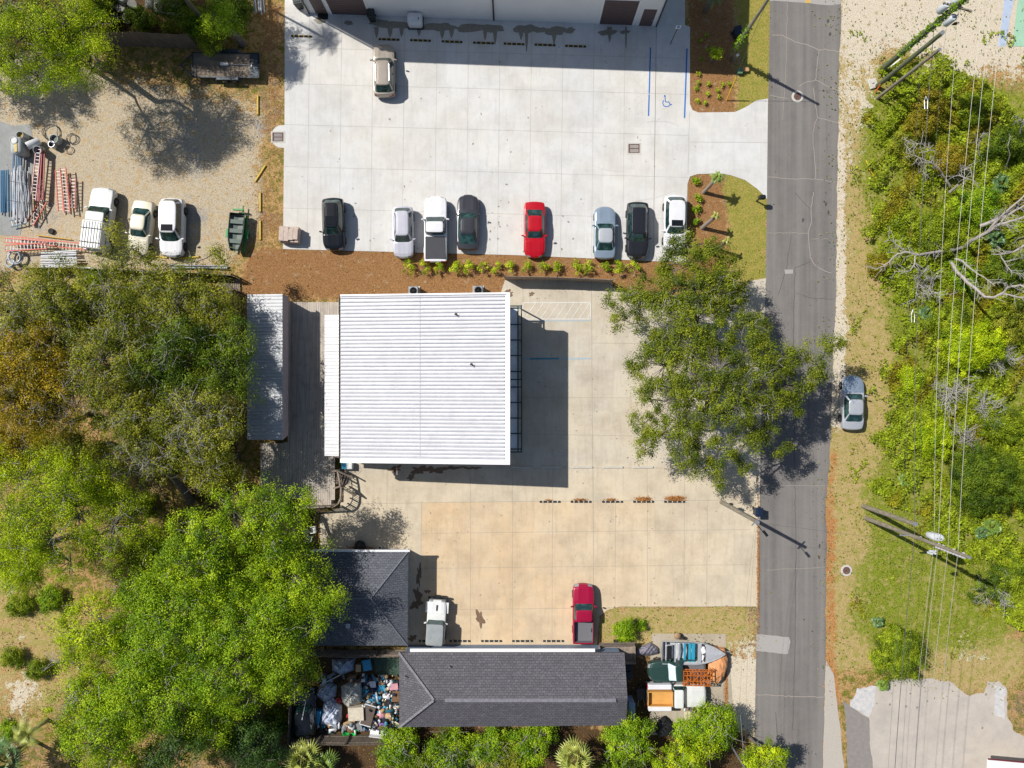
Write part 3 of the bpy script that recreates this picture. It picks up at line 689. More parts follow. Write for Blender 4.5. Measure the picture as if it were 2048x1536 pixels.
mb.box(((f0.x + f1.x) / 2, f0.y + .1, DZ / 2 - .05), (f1.x - f0.x, .1, DZ - .12)); mb.box((xr - .1, G(0, 760, .4).y, DZ / 2 - .05), (.06, G(0, 610, .4).y - G(0, 910, .4).y, DZ - .12)); mb.box((f1.x - .1, (f0.y + G(0, 915, .4).y) / 2, DZ / 2 - .05), (.06, G(0, 915, .4).y - f0.y - .1, DZ - .12))
mb.box((f0.x + .05, (f0.y + G(0, 890, .4).y) / 2, DZ / 2 - .05), (.06, G(0, 890, .4).y - f0.y - .1, DZ - .12))
mb.build('skirt', m_wood, dk, world=True)
def railing(mb, pts, zb, hgt=1.0, sp=.13):
    for a, b in zip(pts[:-1], pts[1:]):
        a = Vector(a); b = Vector(b); d = b - a; L = d.length; rz = math.atan2(d.y, d.x)
        za_, zb_ = a.z, b.z
        for dz, th in ((hgt, .05), (hgt - .12, .04), (.12, .04)):
            w_ = .13 if dz == hgt else .05
            nn = Vector((-d.y, d.x, 0)).normalized() * w_ / 2
            mb.hexa([a + Vector((0, 0, dz - th)) - nn, b + Vector((0, 0, dz - th)) - nn, b + Vector((0, 0, dz - th)) + nn, a + Vector((0, 0, dz - th)) + nn], [a + Vector((0, 0, dz)) - nn, b + Vector((0, 0, dz)) - nn, b + Vector((0, 0, dz)) + nn, a + Vector((0, 0, dz)) + nn])
        n = max(1, int(L / sp))
        for i in range(n + 1):
            p = a + d * i / n; big = i % 12 == 0 or i == n
            s_ = .1 if big else .035
            mb.box((p.x, p.y, p.z + (hgt - .05) / 2 + (.0 if not big else -.1)), (s_, s_, hgt - .1 + (.2 if big else 0)), rz)
mb = MB()
railing(mb, [G(541, 1012, DZ), G(600, 1013, DZ), G(669, 1009, DZ)], DZ)
mb.build('railing', m_wood, dk, world=True)
mb = MB()   # ramp/stair beside the deck with its rails
for k in range(4):
    q = G(675 + k * 5, 957, .6); mb.box((q.x, q.y, DZ - .1 - k * .17), (.26, .95, .05), -.3)
mb.build('steps', m_wood, dk, world=True)
mb = MB()
railing(mb, [G(669, 940, DZ), G(679, 939, DZ), G(711, 953, .15)], 0, .95, .3)
railing(mb, [G(672, 974, DZ), G(684, 970, DZ), G(714, 988, .1)], 0, .95, .3)
railing(mb, [G(680, 941, DZ), G(683, 955, DZ), G(685, 970, DZ)], 0, .95, .3)
railing(mb, [G(687, 972, DZ), G(686, 993, DZ), G(681, 1004, DZ), G(669, 1011, DZ)], 0, .95, .14)
mb.build('stair_railing', m_wood, dk, world=True)
# ---- small hip roofed house
def shinglemat(name, c1, c2, c3, along='x'):
    t = NT(name)
    br = t.n('ShaderNodeTexBrick', {'Vector': t.co, 'Color1': c1, 'Color2': c2, 'Mortar': c3, 'Scale': 1.0, 'Mortar Size': .02, 'Brick Width': .32, 'Row Height': .19, 'Bias': -.1}, offset=.5)
    wv = t.noise(9, 3, .8); col = t.mix(t.math('MULTIPLY', t.step(wv, .52, .66), .55), br.outputs[0], tuple(x * 1.7 for x in c2))
    big = t.noise(.5, 4); col = t.mix(t.math('MULTIPLY', t.step(big, .4, .7), .25), col, tuple(x * .7 for x in c1))
    return t.done(col, .9, 0, t.bump(br.outputs[1], .5, .02))
m_sh = shinglemat('grey_shingles', C(86, 84, 90), C(104, 102, 108), C(66, 64, 70))
m_sh2 = shinglemat('blue_grey_shingles', C(86, 90, 98), C(108, 110, 118), C(68, 70, 78))
def slab(mb, pts, th=.1):
    mb.add([(p[0], p[1], p[2]) for p in pts] + [(p[0], p[1], p[2] - th) for p in pts], [tuple(range(len(pts))), tuple(range(2 * len(pts) - 1, len(pts) - 1, -1))] + [(i, len(pts) + i, len(pts) + (i + 1) % len(pts), (i + 1) % len(pts)) for i in range(len(pts))])
hs = thing('hip_roof_house', 'small house with shingled hip roof partly under the bright green tree', 'house', G(712, 1196))
ez, rzz = 2.7, 4.0
A, B, C_, D_ = G(556, 1104, ez), G(816, 1104, ez), G(815, 1291, ez), G(556, 1291, ez)
R1, R2 = G(640, 1197, rzz), G(742, 1197, rzz)
mb = MB(); slab(mb, [A, B, R2, R1]); slab(mb, [B, C_, R2]); slab(mb, [C_, D_, R1, R2]); slab(mb, [D_, A, R1]); mb.build('roof', m_sh2, hs, world=True)
mb = MB(); mb.box(((A.x + B.x) / 2, (A.y + D_.y) / 2, 1.3), (B.x - A.x - .7, A.y - D_.y - .7, 2.58)); mb.build('wall', m_wht, hs, world=True)
mb = MB(); mb.box(((A.x + B.x) / 2 + .2, A.y + .1, ez - .04), (B.x - A.x - .1, .16, .13)); mb.build('gutter', m_trim, hs, world=True)
mb = MB()
for P0, P1 in ((B, R2), (C_, R2), (R1, R2), (A, R1), (D_, R1)): mb.tube([P0 + Vector((0, 0, .0)), P1 + Vector((0, 0, .0))], .07, 5)
mb.build('ridge_cap', mat('pale_ridge', C(112, 114, 122), .85, scale=8), hs, world=True)
mb = MB(); p = G(697, 1250, 3.4); mb.box((p.x, p.y, 3.5), (.35, .35, .3)); mb.build('vent', m_gmet, hs, world=True)
# ---- long hip-and-gable house at the bottom
lh = thing('long_house', 'long low house with dark grey shingle roof and pale hip ridges', 'house', G(1025, 1390))
ez, rzz = 2.7, 4.15
a1, a2, a3, a4 = G(798, 1305, ez), G(1249, 1305, ez), G(1252, 1451, ez), G(799, 1454, ez)
r1, r2 = G(868, 1400, rzz), G(1255, 1398, rzz)
mb = MB(); slab(mb, [a1, a2, r2, r1]); slab(mb, [a3, a4, r1, r2]); slab(mb, [a4, a1, r1]); mb.build('roof', m_sh, lh, world=True)
mb = MB(); w0, w1_ = a1.x + .4, a2.x - .25; v0, v1_ = a4.y + .35, a1.y - .35
mb.hexa([(w0, v0, 0), (w1_, v0, 0), (w1_, v1_, 0), (w0, v1_, 0)], [(w0, v0, ez - .12), (w1_, v0, ez - .12), (w1_, v1_, ez - .12), (w0, v1_, ez - .12)])
ym = r2.y; mb.add([(w1_ - .1, v0, ez - .12), (w1_ - .1, v1_, ez - .12), (w1_ - .1, ym, rzz - .25), (w1_, v0, ez - .12), (w1_, v1_, ez - .12), (w1_, ym, rzz - .25)], [(0, 2, 1), (3, 4, 5), (0, 1, 4, 3), (1, 2, 5, 4), (2, 0, 3, 5)])
mb.build('wall', mat('slate_blue_siding', C(120, 136, 158), .7), lh, world=True)
mb = MB()
for P0, P1 in ((a1, r1), (a4, r1)):
    for i in range(16):
        q0 = P0.lerp(P1, i / 16); q1 = P0.lerp(P1, (i + .96) / 16); mb.tube([q0 + Vector((0, 0, .015)), q1 + Vector((0, 0, .04))], [.13, .12], 4)
rc = mb.build('hip_cap', mat('pale_cap_shingle', C(128, 126, 132), .85, scale=5, var=.3), lh, world=True)
mb = MB(); rr = G(1232, 1399, rzz); mb.box(((r1.x + .9 + rr.x) / 2, r1.y, rzz + .03), (rr.x - r1.x - .9, .3, .09)); mb.build('ridge_vent', mat('ridge_vent', C(124, 122, 130), .8, scale=4, var=.3), lh, world=True)
for px, py in ((899, 1332), (810, 1353)):
    p = G(px, py, 3.2); mb = MB(); mb.lathe((p.x, p.y, 2.9), [(.1, 0), (.05, .1), (.05, .55)], 8); mb.build('vent_pipe', m_gmet, lh, world=True)
mb = MB(); q0, q1 = G(820, 1302, 2.5), G(1190, 1302, 2.5)
mb.box(((q0.x + q1.x) / 2, q0.y - .02, 2.46), (q1.x - q0.x, .42, .1)); mb.build('porch_roof', m_trim, lh, world=True)
# ---- fences and walls
def fence(name, pts, z, board, m_, label, sp=2.4, th=.03):
    r = thing(name, label, 'fence', pts[0])
    for a, b in zip(pts[:-1], pts[1:]):
        d = b - a; L = d.length; rz = math.atan2(d.y, d.x); mb = MB(); n = max(1, int(L / board))
        for i in range(n):
            p = a + d * (i + .5) / n; mb.box((p.x, p.y, z / 2 + rnd.uniform(-.04, .04)), (L / n - .012, th, z), rz)
        for zz in (.35, z - .35):
            p = a + d * .5; nn = Vector((-d.y, d.x, 0)).normalized() * .045; mb.box((p.x + nn.x, p.y + nn.y, zz), (L, .05, .09), rz)
        mb.build('panel', m_, r, world=True)
        k = max(1, int(L / sp))
        for i in range(k + 1):
            p = a + d * i / k; nn = Vector((-d.y, d.x, 0)).normalized() * .12; mb = MB(); mb.box((p.x + nn.x, p.y + nn.y, z / 2), (.1, .1, z + .05), rz); mb.build('post', m_, r, world=True)
    return r
m_fw = woodmat('dark_aged_fence', C(96, 86, 76), C(128, 116, 102), 6, 6)
fence('wooden_fence', [G(180, 92), G(215, 93), G(300, 93), G(400, 99)], 2.6, .14, m_fw, 'dark aged wooden fence behind the tyre and tank pile')
fence('wooden_fence', [G(1010, 559), G(1112, 561), G(1222, 566)], 1.9, .14, m_wood, 'grey board fence along the north side of the central lot')
fence('wooden_fence', [G(602, 1022), G(601, 1104)], 1.9, .14, m_wood, 'short grey board fence south of the wooden deck')
fence('wooden_fence', [G(592, 1375), G(588, 1468), G(700, 1470), G(795, 1468)], 1.8, .14, m_fw, 'brown board fence enclosing the cluttered back yard')
fence('wooden_fence', [G(600, 1296), G(700, 1300), G(815, 1299)], 1.7, .14, m_wood, 'board fence between the two shingle roofed houses')
fence('silt_fence', [G(60, 541), G(160, 541), G(300, 547), G(420, 552), G(474, 556)], 1.5, .9, m_blk, 'black screened fence along the south edge of the gravel yard')
fence('wooden_fence', [G(479, 585), G(479, 700)], 1.8, .14, m_fw, 'dark board fence west of the long outbuilding')
# railing/lattice steps west of mulch
# ================================================================= VEHICLES
def paint(name, c, metal=.0, rough=.28):
    t = NT(name); f = t.noise(1.3, 4, .6); col = t.mix(t.step(f, .3, .75), c, tuple(x * .88 for x in c))
    return t.done(col, rough, metal, None, Coat_Weight=.35, Coat_Roughness=.08)
t = NT('car_glass'); m_glass = t.done(t.mix(t.step(t.noise(2.2, 3), .45, .6), (.010, .03, .03), (.03, .075, .07)), .04, 0, None, Specular_IOR_Level=.8)
m_glassd = mat('dark_sunroof', (.008, .01, .012), .06)
m_tyre = mat('tyre_rubber', (.02, .02, .021), .85)
m_rim = mat('alloy_rim', C(170, 172, 176), .3, .8)
m_head = mat('headlamp_lens', C(150, 156, 162), .12)
m_tail = mat('tail_lamp_red', C(150, 20, 24), .2)
m_grl = mat('black_grille', (.015, .015, .017), .5)
m_under = mat('underbody_light_stop', (.012, .012, .012), .9)

def car(name, label, loc, rz, paint_, L=4.7, W_=1.85, top=None, wheels=None, wr=.33, cab=None, roofc=None, bed=None, tonneau=None, sunroof=None, rails=False,
        group=None, cat='car', nosew=.80, tailw=.86, p_exp=5.0, noseb=.16, tailb=.08, boxy=False, mirrors=True, hood_sheen=None, screen=None, open_glass=True, softtop=None, fenders=False):
    r = thing(name, label, cat, loc, rz, group)
    hl, hw = L / 2, W_ / 2
    xs = sorted(set([round(v, 4) for v in list(np.linspace(-hl, hl, 45)) + [-hl + .05, -hl + .12, hl - .05, hl - .12] + ([bed[0], bed[0] + .012, bed[1], bed[1] - .012] if bed else [])]))
    tx, tz = [q[0] * hl for q in top], [q[1] for q in top]
    def wd(x):
        u = x / hl
        if u > .55: k = 1 - (1 - nosew) * ((u - .55) / .45) ** 2.6
        elif u < -.6: k = 1 - (1 - tailw) * ((-u - .6) / .4) ** 2.6
        else: k = 1
        return hw * k
    def xo(x, f):
        u = x / hl
        if u > .6: return x - noseb * ((u - .6) / .4) ** 2 * abs(f) ** 2.5
        if u < -.6: return x + tailb * ((-u - .6) / .4) ** 2 * abs(f) ** 2.5
        return x
    fr = [-1, -.955, -.87, -.80, -.5, -.2, 0, .2, .5, .80, .87, .955, 1]
    if bed: fr = [-1, -.95, -.885, -.875, -.5, -.2, 0, .2, .5, .875, .885, .95, 1]
    V = []; idx = {}
    def zt(x, f):
        z = float(np.interp(x, tx, tz)); a = abs(f)
        z -= .05 * a * a + (.07 if a >= 1 else (.015 if a > .9 else 0))
        u = x / hl
        if u > .45: z += .018 * (abs(a - .6) < .25)
        if bed and bed[0] + .006 < x < bed[1] - .006 and a < .88: z = .62
        return z
    body = MB(); bedm = MB(); hood = MB(); lamp_h = (MB(), MB()); lamp_t = (MB(), MB()); grille = MB()
    def P(i, j): x = xs[i]; return (xo(x, fr[j]), fr[j] * wd(x), zt(x, fr[j]))
    n, m_ = len(xs), len(fr)
    for i in range(n - 1):
        for j in range(m_ - 1):
            q = [P(i, j), P(i + 1, j), P(i + 1, j + 1), P(i, j + 1)]
            xm = (xs[i] + xs[i + 1]) / 2; fm = abs((fr[j] + fr[j + 1]) / 2)
            tgt = body
            if bed and bed[0] - .001 < xm < bed[1] + .001 and fm < .882: tgt = bedm
            elif xm > hl - .11 and .55 < fm < .97: tgt = lamp_h[fr[j] > 0]
            elif xm < -hl + .07 and fm > .65: tgt = lamp_t[fr[j] > 0]
            elif hood_sheen and xm > cab[0] * hl: tgt = hood
            tgt.add(q, [(0, 1, 2, 3)])
    loop = [(i, 0) for i in range(n)] + [(n - 1, j) for j in range(1, m_)] + [(i, m_ - 1) for i in range(n - 2, -1, -1)] + [(0, j) for j in range(m_ - 2, 0, -1)]
    wx = [q * hl for q in wheels]
    def zl(x):
        z = .22
        for c in wx:
            d = abs(x - c)
            if d < wr + .07: z = max(z, math.sqrt((wr + .07) ** 2 - d * d) + wr - .02)
        return z
    lv = [0, .25, .6, 1.0]; bul = [1.0, 1.02, 1.0, .97]
    ring = []
    for (i, j) in loop:
        p = P(i, j); col_ = []
        for l_, b_ in zip(lv, bul):
            zlow = zl(p[0]); z = p[2] + (min(zlow, p[2] - .02) - p[2]) * l_
            col_.append((p[0] * (1 + (b_ - 1) * .6), p[1] * b_, z))
        ring.append(col_)
    nl = len(loop)
    for k in range(nl):
        a, b = ring[k], ring[(k + 1) % nl]
        for l_ in range(3):
            q = [a[l_], b[l_], b[l_ + 1], a[l_ + 1]]
            xm = (a[0][0] + b[0][0]) / 2; ym = abs(a[0][1] + b[0][1]) / 2 / hw
            front = xm > hl - .3; rear = xm < -hl + .12
            tgt = body
            sd_ = a[0][1] + b[0][1] > 0
            if front and l_ == 0 and ym > .42 and xm > hl - .2: tgt = lamp_h[sd_]
            elif front and l_ == 1 and ym < .5: tgt = grille
            elif rear and l_ <= (0 if not bed else 1) and ym > .5: tgt = lamp_t[sd_]
            tgt.add(q, [(0, 1, 2, 3)])
    bod = body.build('body', paint_, r, smooth=35)
    if hood_sheen and hood.v: hood.build('hood', hood_sheen, r, smooth=35)
    for k_ in (0, 1):
        if lamp_h[k_].v: lamp_h[k_].build('headlight', m_head, r)
        if lamp_t[k_].v: lamp_t[k_].build('taillight', m_tail, r)
    if grille.v: grille.build('grille', m_grl, r)
    if bed and not tonneau:
        for k in range(9):
            y = (k - 4) * hw * .19; bedm.box(((bed[0] + bed[1]) / 2, y, .575), (bed[1] - bed[0] - .05, .05, .025))
        bedm.build('bed_liner', mat('grey_bed_liner', C(112, 112, 118), .6, scale=8), r)
    elif tonneau:
        mb = MB(); mb.box(((bed[0] + bed[1]) / 2, 0, zt(bed[0] - .1, 0) + .0), (bed[1] - bed[0] + .02, hw * 1.78, .05), bev=.02); mb.build('bed_cover', tonneau, r)
    mb = MB(); mb.box((0, 0, .32), (L * .93, W_ * .78, .16)); mb.build('underbody_light_stop', m_under, r)  # dark box added under the open body to stop light leaking through
    # greenhouse
    xf0, xf1, xr1, xr0, zr, rw = cab      # windshield base, roof front, roof rear, rear glass base (fractions of half length), roof z, roof width frac
    xf0, xf1, xr1, xr0 = [q * hl for q in (xf0, xf1, xr1, xr0)]
    N = 64; levels = [0, .08, .5, .93, 1.0]; rings = []
    for v in levels:
        a0, a1 = xr0 + (xr1 - xr0) * v, xf0 + (xf1 - xf0) * v
        cx, ax = (a0 + a1) / 2, (a1 - a0) / 2; by = hw * (.93 + (rw - .93) * v ** 1.15); rg = []
        for k in range(N):
            t_ = 2 * math.pi * k / N; c_, s_ = math.cos(t_), math.sin(t_)
            px_ = cx + ax * math.copysign(abs(c_) ** (2 / p_exp), c_); py_ = by * math.copysign(abs(s_) ** (2 / p_exp), s_)
            zb = float(np.interp(px_, tx, tz)) - .07
            if bed and px_ < bed[1]: zb = zt(bed[1] + .02, 0) - .05
            z = zb + (zr - .045 - zb) * v
            rg.append((px_, py_, z, (px_ - cx) / ax, py_ / by))
        rings.append(rg)
    pil = MB(); gl = {'windshield': MB(), 'rear_window': MB(), 'left_window': MB(), 'right_window': MB()}
    for l_ in range(4):
        for k in range(N):
            k2 = (k + 1) % N; q = [rings[l_][k], rings[l_][k2], rings[l_ + 1][k2], rings[l_ + 1][k]]
            u = (rings[2][k][3] + rings[2][k2][3]) / 2; v_ = (rings[2][k][4] + rings[2][k2][4]) / 2
            tgt = pil
            if 1 <= l_ <= 2:
                if u > .9 and abs(v_) < .93: tgt = gl['windshield']
                elif u < -.9 and abs(v_) < .9 and open_glass: tgt = gl['rear_window']
                elif abs(v_) > .93 and abs(u) < .90 and not (abs(u + .08) < .05): tgt = gl['left_window' if v_ > 0 else 'right_window']
            elif l_ == 0 and u > .9 and abs(v_) < .9: tgt = gl['windshield']
            tgt.add([x_[:3] for x_ in q], [(0, 1, 2, 3)])
    rc = roofc or paint_
    rf = MB(); last = rings[-1]; cx = sum(p[0] for p in last) / N
    zc = [(1, 0), (.96, .02), (.8, .035), (.5, .048), (.2, .05)]
    prev = None; allr = []
    for tt, dz in zc:
        allr.append([(cx + (p[0] - cx) * (.25 + .75 * tt), p[1] * tt, zr - .045 + dz + (.02 if False else 0)) for p in last])
    for a_, b_ in zip(allr[:-1], allr[1:]):
        for k in range(N):
            k2 = (k + 1) % N; rf.add([a_[k], a_[k2], b_[k2], b_[k]], [(0, 1, 2, 3)])
    rf.add(allr[-1], [tuple(range(N))])
    pil.build('cabin', softtop or paint_, r, smooth=40); rfo = rf.build('roof', softtop or rc, r, smooth=40)
    names = {'windshield': 'windshield', 'rear_window': 'rear_window', 'left_window': 'side_window', 'right_window': 'side_window'}
    for k_, g_ in gl.items():
        if g_.v: g_.build(names[k_], (screen if (screen and k_ == 'windshield') else m_glass), r, smooth=60)
    if sunroof:
        mb = MB(); mb.box((sunroof[0] * hl, 0, zr + .004), (sunroof[1], hw * 1.0, .03), bev=.012); mb.build('sunroof', m_glassd, r)
    if rails:
        for s_ in (-1, 1):
            mb = MB(); y = s_ * hw * rw * .88; mb.tube([(xr1 + .15, y, zr - .03), (xr1 + .3, y, zr + .05), (xf1 - .35, y, zr + .05), (xf1 - .15, y, zr - .03)], .022, 6); mb.build('roof_rail', m_rim if rails == 'silver' else m_blk, r)
    if mirrors:
        for s_ in (-1, 1):
            mb = MB(); x_ = xf0 - .28; mb.box((x_, s_ * (hw + .1), float(np.interp(x_, tx, tz)) + .06), (.12, .26, .16), s_ * .25, bev=.03); mb.build('mirror', paint_, r)
    # wheels
    for c in wx:
        for s_ in (-1, 1):
            y = s_ * (hw - .10 + (.06 if fenders else 0))
            mb = MB(); mb.lathe((c, y, wr), [(wr * .6, -.11), (wr * .93, -.11), (wr, -.07), (wr, .07), (wr * .93, .11), (wr * .6, .11)], 20, 'Y'); ty = mb.build('wheel', m_tyre, r, smooth=40)
            mb = MB(); mb.lathe((c, y, wr), [(wr * .58, -.10), (wr * .6, .10)], 16, 'Y')
            for k in range(5):
                a_ = k * 2 * math.pi / 5; mb.box((c + math.cos(a_) * wr * .3, y + s_ * .105, wr + math.sin(a_) * wr * .3), (wr * .5, .02, .05), 0, 0, -a_)
            mb.build('rim', m_rim, ty)
    # bumper strips
    return r

T_SED = [(-1, .80), (-.97, .92), (-.72, 1.0), (-.5, 1.0), (.3, .98), (.42, .95), (.8, .82), (.95, .72), (1, .62)]
T_SUV = [(-1, .85), (-.97, 1.05), (-.8, 1.1), (.3, 1.08), (.45, 1.06), (.85, .95), (.96, .85), (1, .7)]
T_PU = [(-1, 1.02), (-.98, 1.1), (-.2, 1.14), (.38, 1.14), (.5, 1.12), (.9, 1.02), (.97, .92), (1, .75)]
WH = [.62, -.60]
HU, HD = math.pi / 2, -math.pi / 2
p_white = paint('white_car_paint', C(236, 236, 240), 0, .3); p_blk = paint('black_car_paint', (.006, .007, .009), .0, .2); p_dgr = paint('dark_grey_car_paint', C(78, 78, 84), .5, .3)
p_red = paint('red_car_paint', C(196, 14, 34), .1, .3); p_tan = paint('tan_metallic_paint', C(176, 166, 154), .35, .32); p_sil = paint('silver_car_paint', C(208, 212, 218), .35, .32)
p_sblue = paint('silver_blue_paint_and_sheen', C(164, 182, 200), .45, .3); p_char = paint('charcoal_car_paint', C(46, 48, 54), .3, .28); p_beige = paint('aged_beige_paint', C(206, 200, 180), .1, .45); p_dred = paint('dark_red_paint', C(168, 12, 60), .1, .35)
p_dgn = paint('dark_green_paint', C(50, 78, 72), .3, .35); p_wold = paint('aged_white_paint', C(232, 234, 232), 0, .45)
SEDC = (.36, .10, -.42, -.74, 1.44, .66); SUVC = (.44, .20, -.72, -.93, 1.70, .70)
def place(px, py, z=.6): p = G(px, py, z); return (p.x, p.y, 0.0)
kw_suv = dict(L=4.55, W_=1.86, top=T_SUV, wheels=WH, wr=.35, cab=SUVC, tailb=.12, tailw=.9)
kw_sed = dict(L=4.75, W_=1.84, top=T_SED, wheels=WH, wr=.33, cab=SEDC, nosew=.78, noseb=.2)
gp = 'cars parked in the north lot'
car('parked_suv', 'tan metallic SUV alone in the middle of the north lot', place(769, 142), HU + .01, p_tan, rails='silver', group=gp, cat='SUV', **kw_suv)
car('parked_suv', 'black SUV with dark sunroof, leftmost of the south row', place(668, 449), HD + .03, p_blk, sunroof=(-.05, .75), rails=True, group=gp, cat='SUV', **kw_suv)
car('parked_suv', 'silvery white compact SUV left of the white pickup', place(807, 465), HD + .015, paint('pearl_white_paint', C(212, 212, 222), .25, .3), rails='silver', group=gp, cat='SUV', **dict(kw_suv, L=4.5, W_=1.78))
car('parked_pickup', 'white pickup truck with black bed cover in the south row', place(872, 459), HU, p_white, L=5.75, W_=1.96, top=T_PU, wheels=[.62, -.58], wr=.38, cab=(.36, .14, -.17, -.21, 1.86, .74), bed=(-2.65, -.72), tonneau=mat('black_bed_cover', C(50, 52, 60), .5), noseb=.2, tailb=.0, tailw=.97, nosew=.86, p_exp=7, group=gp, cat='pickup truck')
car('parked_sedan', 'dark grey sedan right of the white pickup', place(936, 445), HU - .01, p_dgr, group=gp, **dict(kw_sed, L=4.85, cab=(.36, .08, -.45, -.86, 1.42, .66)))
car('parked_sedan', 'bright red sedan in the middle of the south row', place(1069, 460), HD, p_red, sunroof=None, group=gp, **dict(kw_sed, L=4.85))
car('parked_sedan', 'silver blue sedan between the red sedan and the dark SUV', place(1209, 466), HU - .01, p_sblue, group=gp, roofc=p_sil, **dict(kw_sed, L=4.6))
car('parked_suv', 'charcoal SUV with ribbed roof in the south row near the tree', place(1274, 461), HD - .01, p_char, rails='silver', group=gp, cat='SUV', **dict(kw_suv, L=4.9, W_=1.88))
car('parked_suv', 'white SUV with sunroof half hidden by the oak', place(1349, 447), HD - .02, p_white, sunroof=(.08, .5), group=gp, cat='SUV', **dict(kw_suv, L=4.85, W_=1.95))
car('parked_sedan', 'silver sedan parked on the grass verge across the road', place(1704, 805), HU - .02, p_sil, hood_sheen=p_sblue, group='cars parked around the lots', **dict(kw_sed, L=4.75))  # bluer hood colour paints in the sky reflected on it
car('parked_sedan', 'beige sedan in the gravel yard between two white vehicles', place(283, 457), HD - .13, p_beige, group='vehicles in the gravel yard', **dict(kw_sed, L=4.85, W_=1.82))
car('parked_minivan', 'white minivan with sunroof in the gravel yard', place(346, 456), HD - .02, p_white, sunroof=(.08, .55), group='vehicles in the gravel yard', cat='minivan', **dict(kw_suv, L=5.1, W_=2.0, cab=(.52, .22, -.82, -.96, 1.76, .74)))
tr = car('parked_pickup', 'old white pickup with ribbed bed topper in the gravel yard', place(203, 440), HU - .12, p_wold, L=5.6, W_=1.98, top=T_PU, wheels=[.62, -.58], wr=.36, cab=(.40, .16, -.10, -.14, 1.72, .78), bed=(-2.6, -.5), noseb=.14, tailb=0, tailw=.98, nosew=.9, p_exp=8, group='vehicles in the gravel yard', cat='pickup truck')
mb = MB()
mb.box((-1.5, 0, 1.5), (2.35, 1.78, .75), bev=.06)
for k in range(7): mb.box((-1.5, (k - 3) * .24, 1.9), (2.2, .05, .05))
mb.build('bed_topper', mat('peeling_white_topper', C(240, 240, 238), .5, scale=4, var=.04), tr)
mb = MB(); mb.tube([(-1.0, -.9, 1.95), (-1.0, .9, 1.95)], .03, 6); mb.tube([(-2.2, -.9, 1.95), (-2.2, .9, 1.95)], .03, 6); mb.build('roof_bar', m_dk, tr)
car('parked_pickup', 'dark red pickup truck with empty grey bed in the central lot', place(1166, 1226), HU, p_dred, L=5.15, W_=1.82, top=T_PU, wheels=[.62, -.58], wr=.34, cab=(.40, .20, -.17, -.21, 1.66, .74), bed=(-2.42, -.62), noseb=.16, tailb=0, tailw=.98, nosew=.86, p_exp=7, group='cars in the central lot', cat='pickup truck')
T_JP = [(-1, .95), (-.95, 1.05), (.1, 1.1), (.3, 1.12), (.92, 1.04), (1, .9)]
jp = car('parked_jeep', 'white off-road vehicle with grey soft top in the central lot', place(873, 1243), HU - .06, p_wold, L=3.9, W_=1.62, top=T_JP, wheels=[.66, -.62], wr=.38, cab=(.16, .06, -.86, -.93, 1.85, .90), softtop=mat('grey_canvas', C(150, 156, 158), .8), p_exp=10, noseb=.03, tailb=.02, nosew=.84, tailw=.98, group='cars in the central lot', cat='off-road vehicle', fenders=True)
mb = MB(); mb.box((2.05, 0, .55), (.16, 1.7, .16)); mb.tube([(2.05, -.45, .6), (2.3, -.3, .95), (2.3, .3, .95), (2.05, .45, .6)], .04, 6); mb.box((2.2, 0, .66), (.25, .5, .2)); mb.build('winch_bumper', m_blk, jp)
mb = MB(); mb.box((1.35, 0, 1.13), (.5, .1, .02)); mb.build('hood_latch', m_blk, jp)
for s_ in (-1, 1):
    mb = MB(); mb.box((1.3, s_ * .86, .86), (.95, .3, .05), bev=.02); mb.build('fender', p_wold, jp)
gt = car('parked_pickup', 'dark green pickup carrying an orange metal rack in the south driveway', place(1352, 1338), math.pi + .07, p_dgn, L=5.0, W_=1.82, top=T_PU, wheels=[.62, -.58], wr=.34, cab=(.34, .08, -.16, -.22, 1.66, .74), bed=(-2.38, -.6), noseb=.26, tailb=0, tailw=.98, nosew=.78, p_exp=6, screen=mat('silver_sunshade', C(206, 222, 232), .3), group='vehicles in the south driveway', cat='pickup truck')
wt = car('parked_pickup', 'old white pickup truck with wooden box bed in the south driveway', place(1352, 1388), 0.0, p_wold, L=5.2, W_=1.95, top=T_PU, wheels=[.62, -.58], wr=.36, cab=(.34, .16, -.14, -.19, 1.7, .8), bed=(-2.45, -.55), noseb=.1, tailb=0, tailw=.98, nosew=.92, p_exp=8, group='vehicles in the south driveway', cat='pickup truck')
m_ply = mat('yellow_plywood', C(214, 160, 84), .7, scale=2, var=.14)
mb = MB()
mb.box((-1.55, -.03, 1.12), (2.0, 1.15, .06))
for s_ in (-1, 1): mb.box((-1.55, s_ * .6 - .03, 1.35), (2.1, .05, .5))
for x_ in (-2.6, -.5): mb.box((x_, -.03, 1.35), (.05, 1.25, .55))
mb.build('plywood_box', m_ply, wt)
for s_ in (-1, 1):
    mb = MB(); mb.box((-1.55, s_ * .93, 1.2), (2.0, .42, .5), bev=.05); mb.build('tool_box', p_white, wt)
bsv = car('parked_suv', 'black SUV tucked beside the fence in the cluttered back yard', place(612, 1425), HU, p_blk, group='vehicles around the long house', cat='SUV', **dict(kw_suv, L=4.4))
mb = MB(); mb.lathe((-2.28, .1, 1.0), [(.30, -.1), (.34, -.06), (.34, .06), (.30, .1)], 20, 'X'); mb.build('spare_wheel', m_tyre, bsv)
mb = MB(); mb.lathe((-2.4, .1, 1.0), [(.02, -.02), (.19, 0), (.2, .03)], 14, 'X'); mb.build('spare_rim', m_rim, bsv)
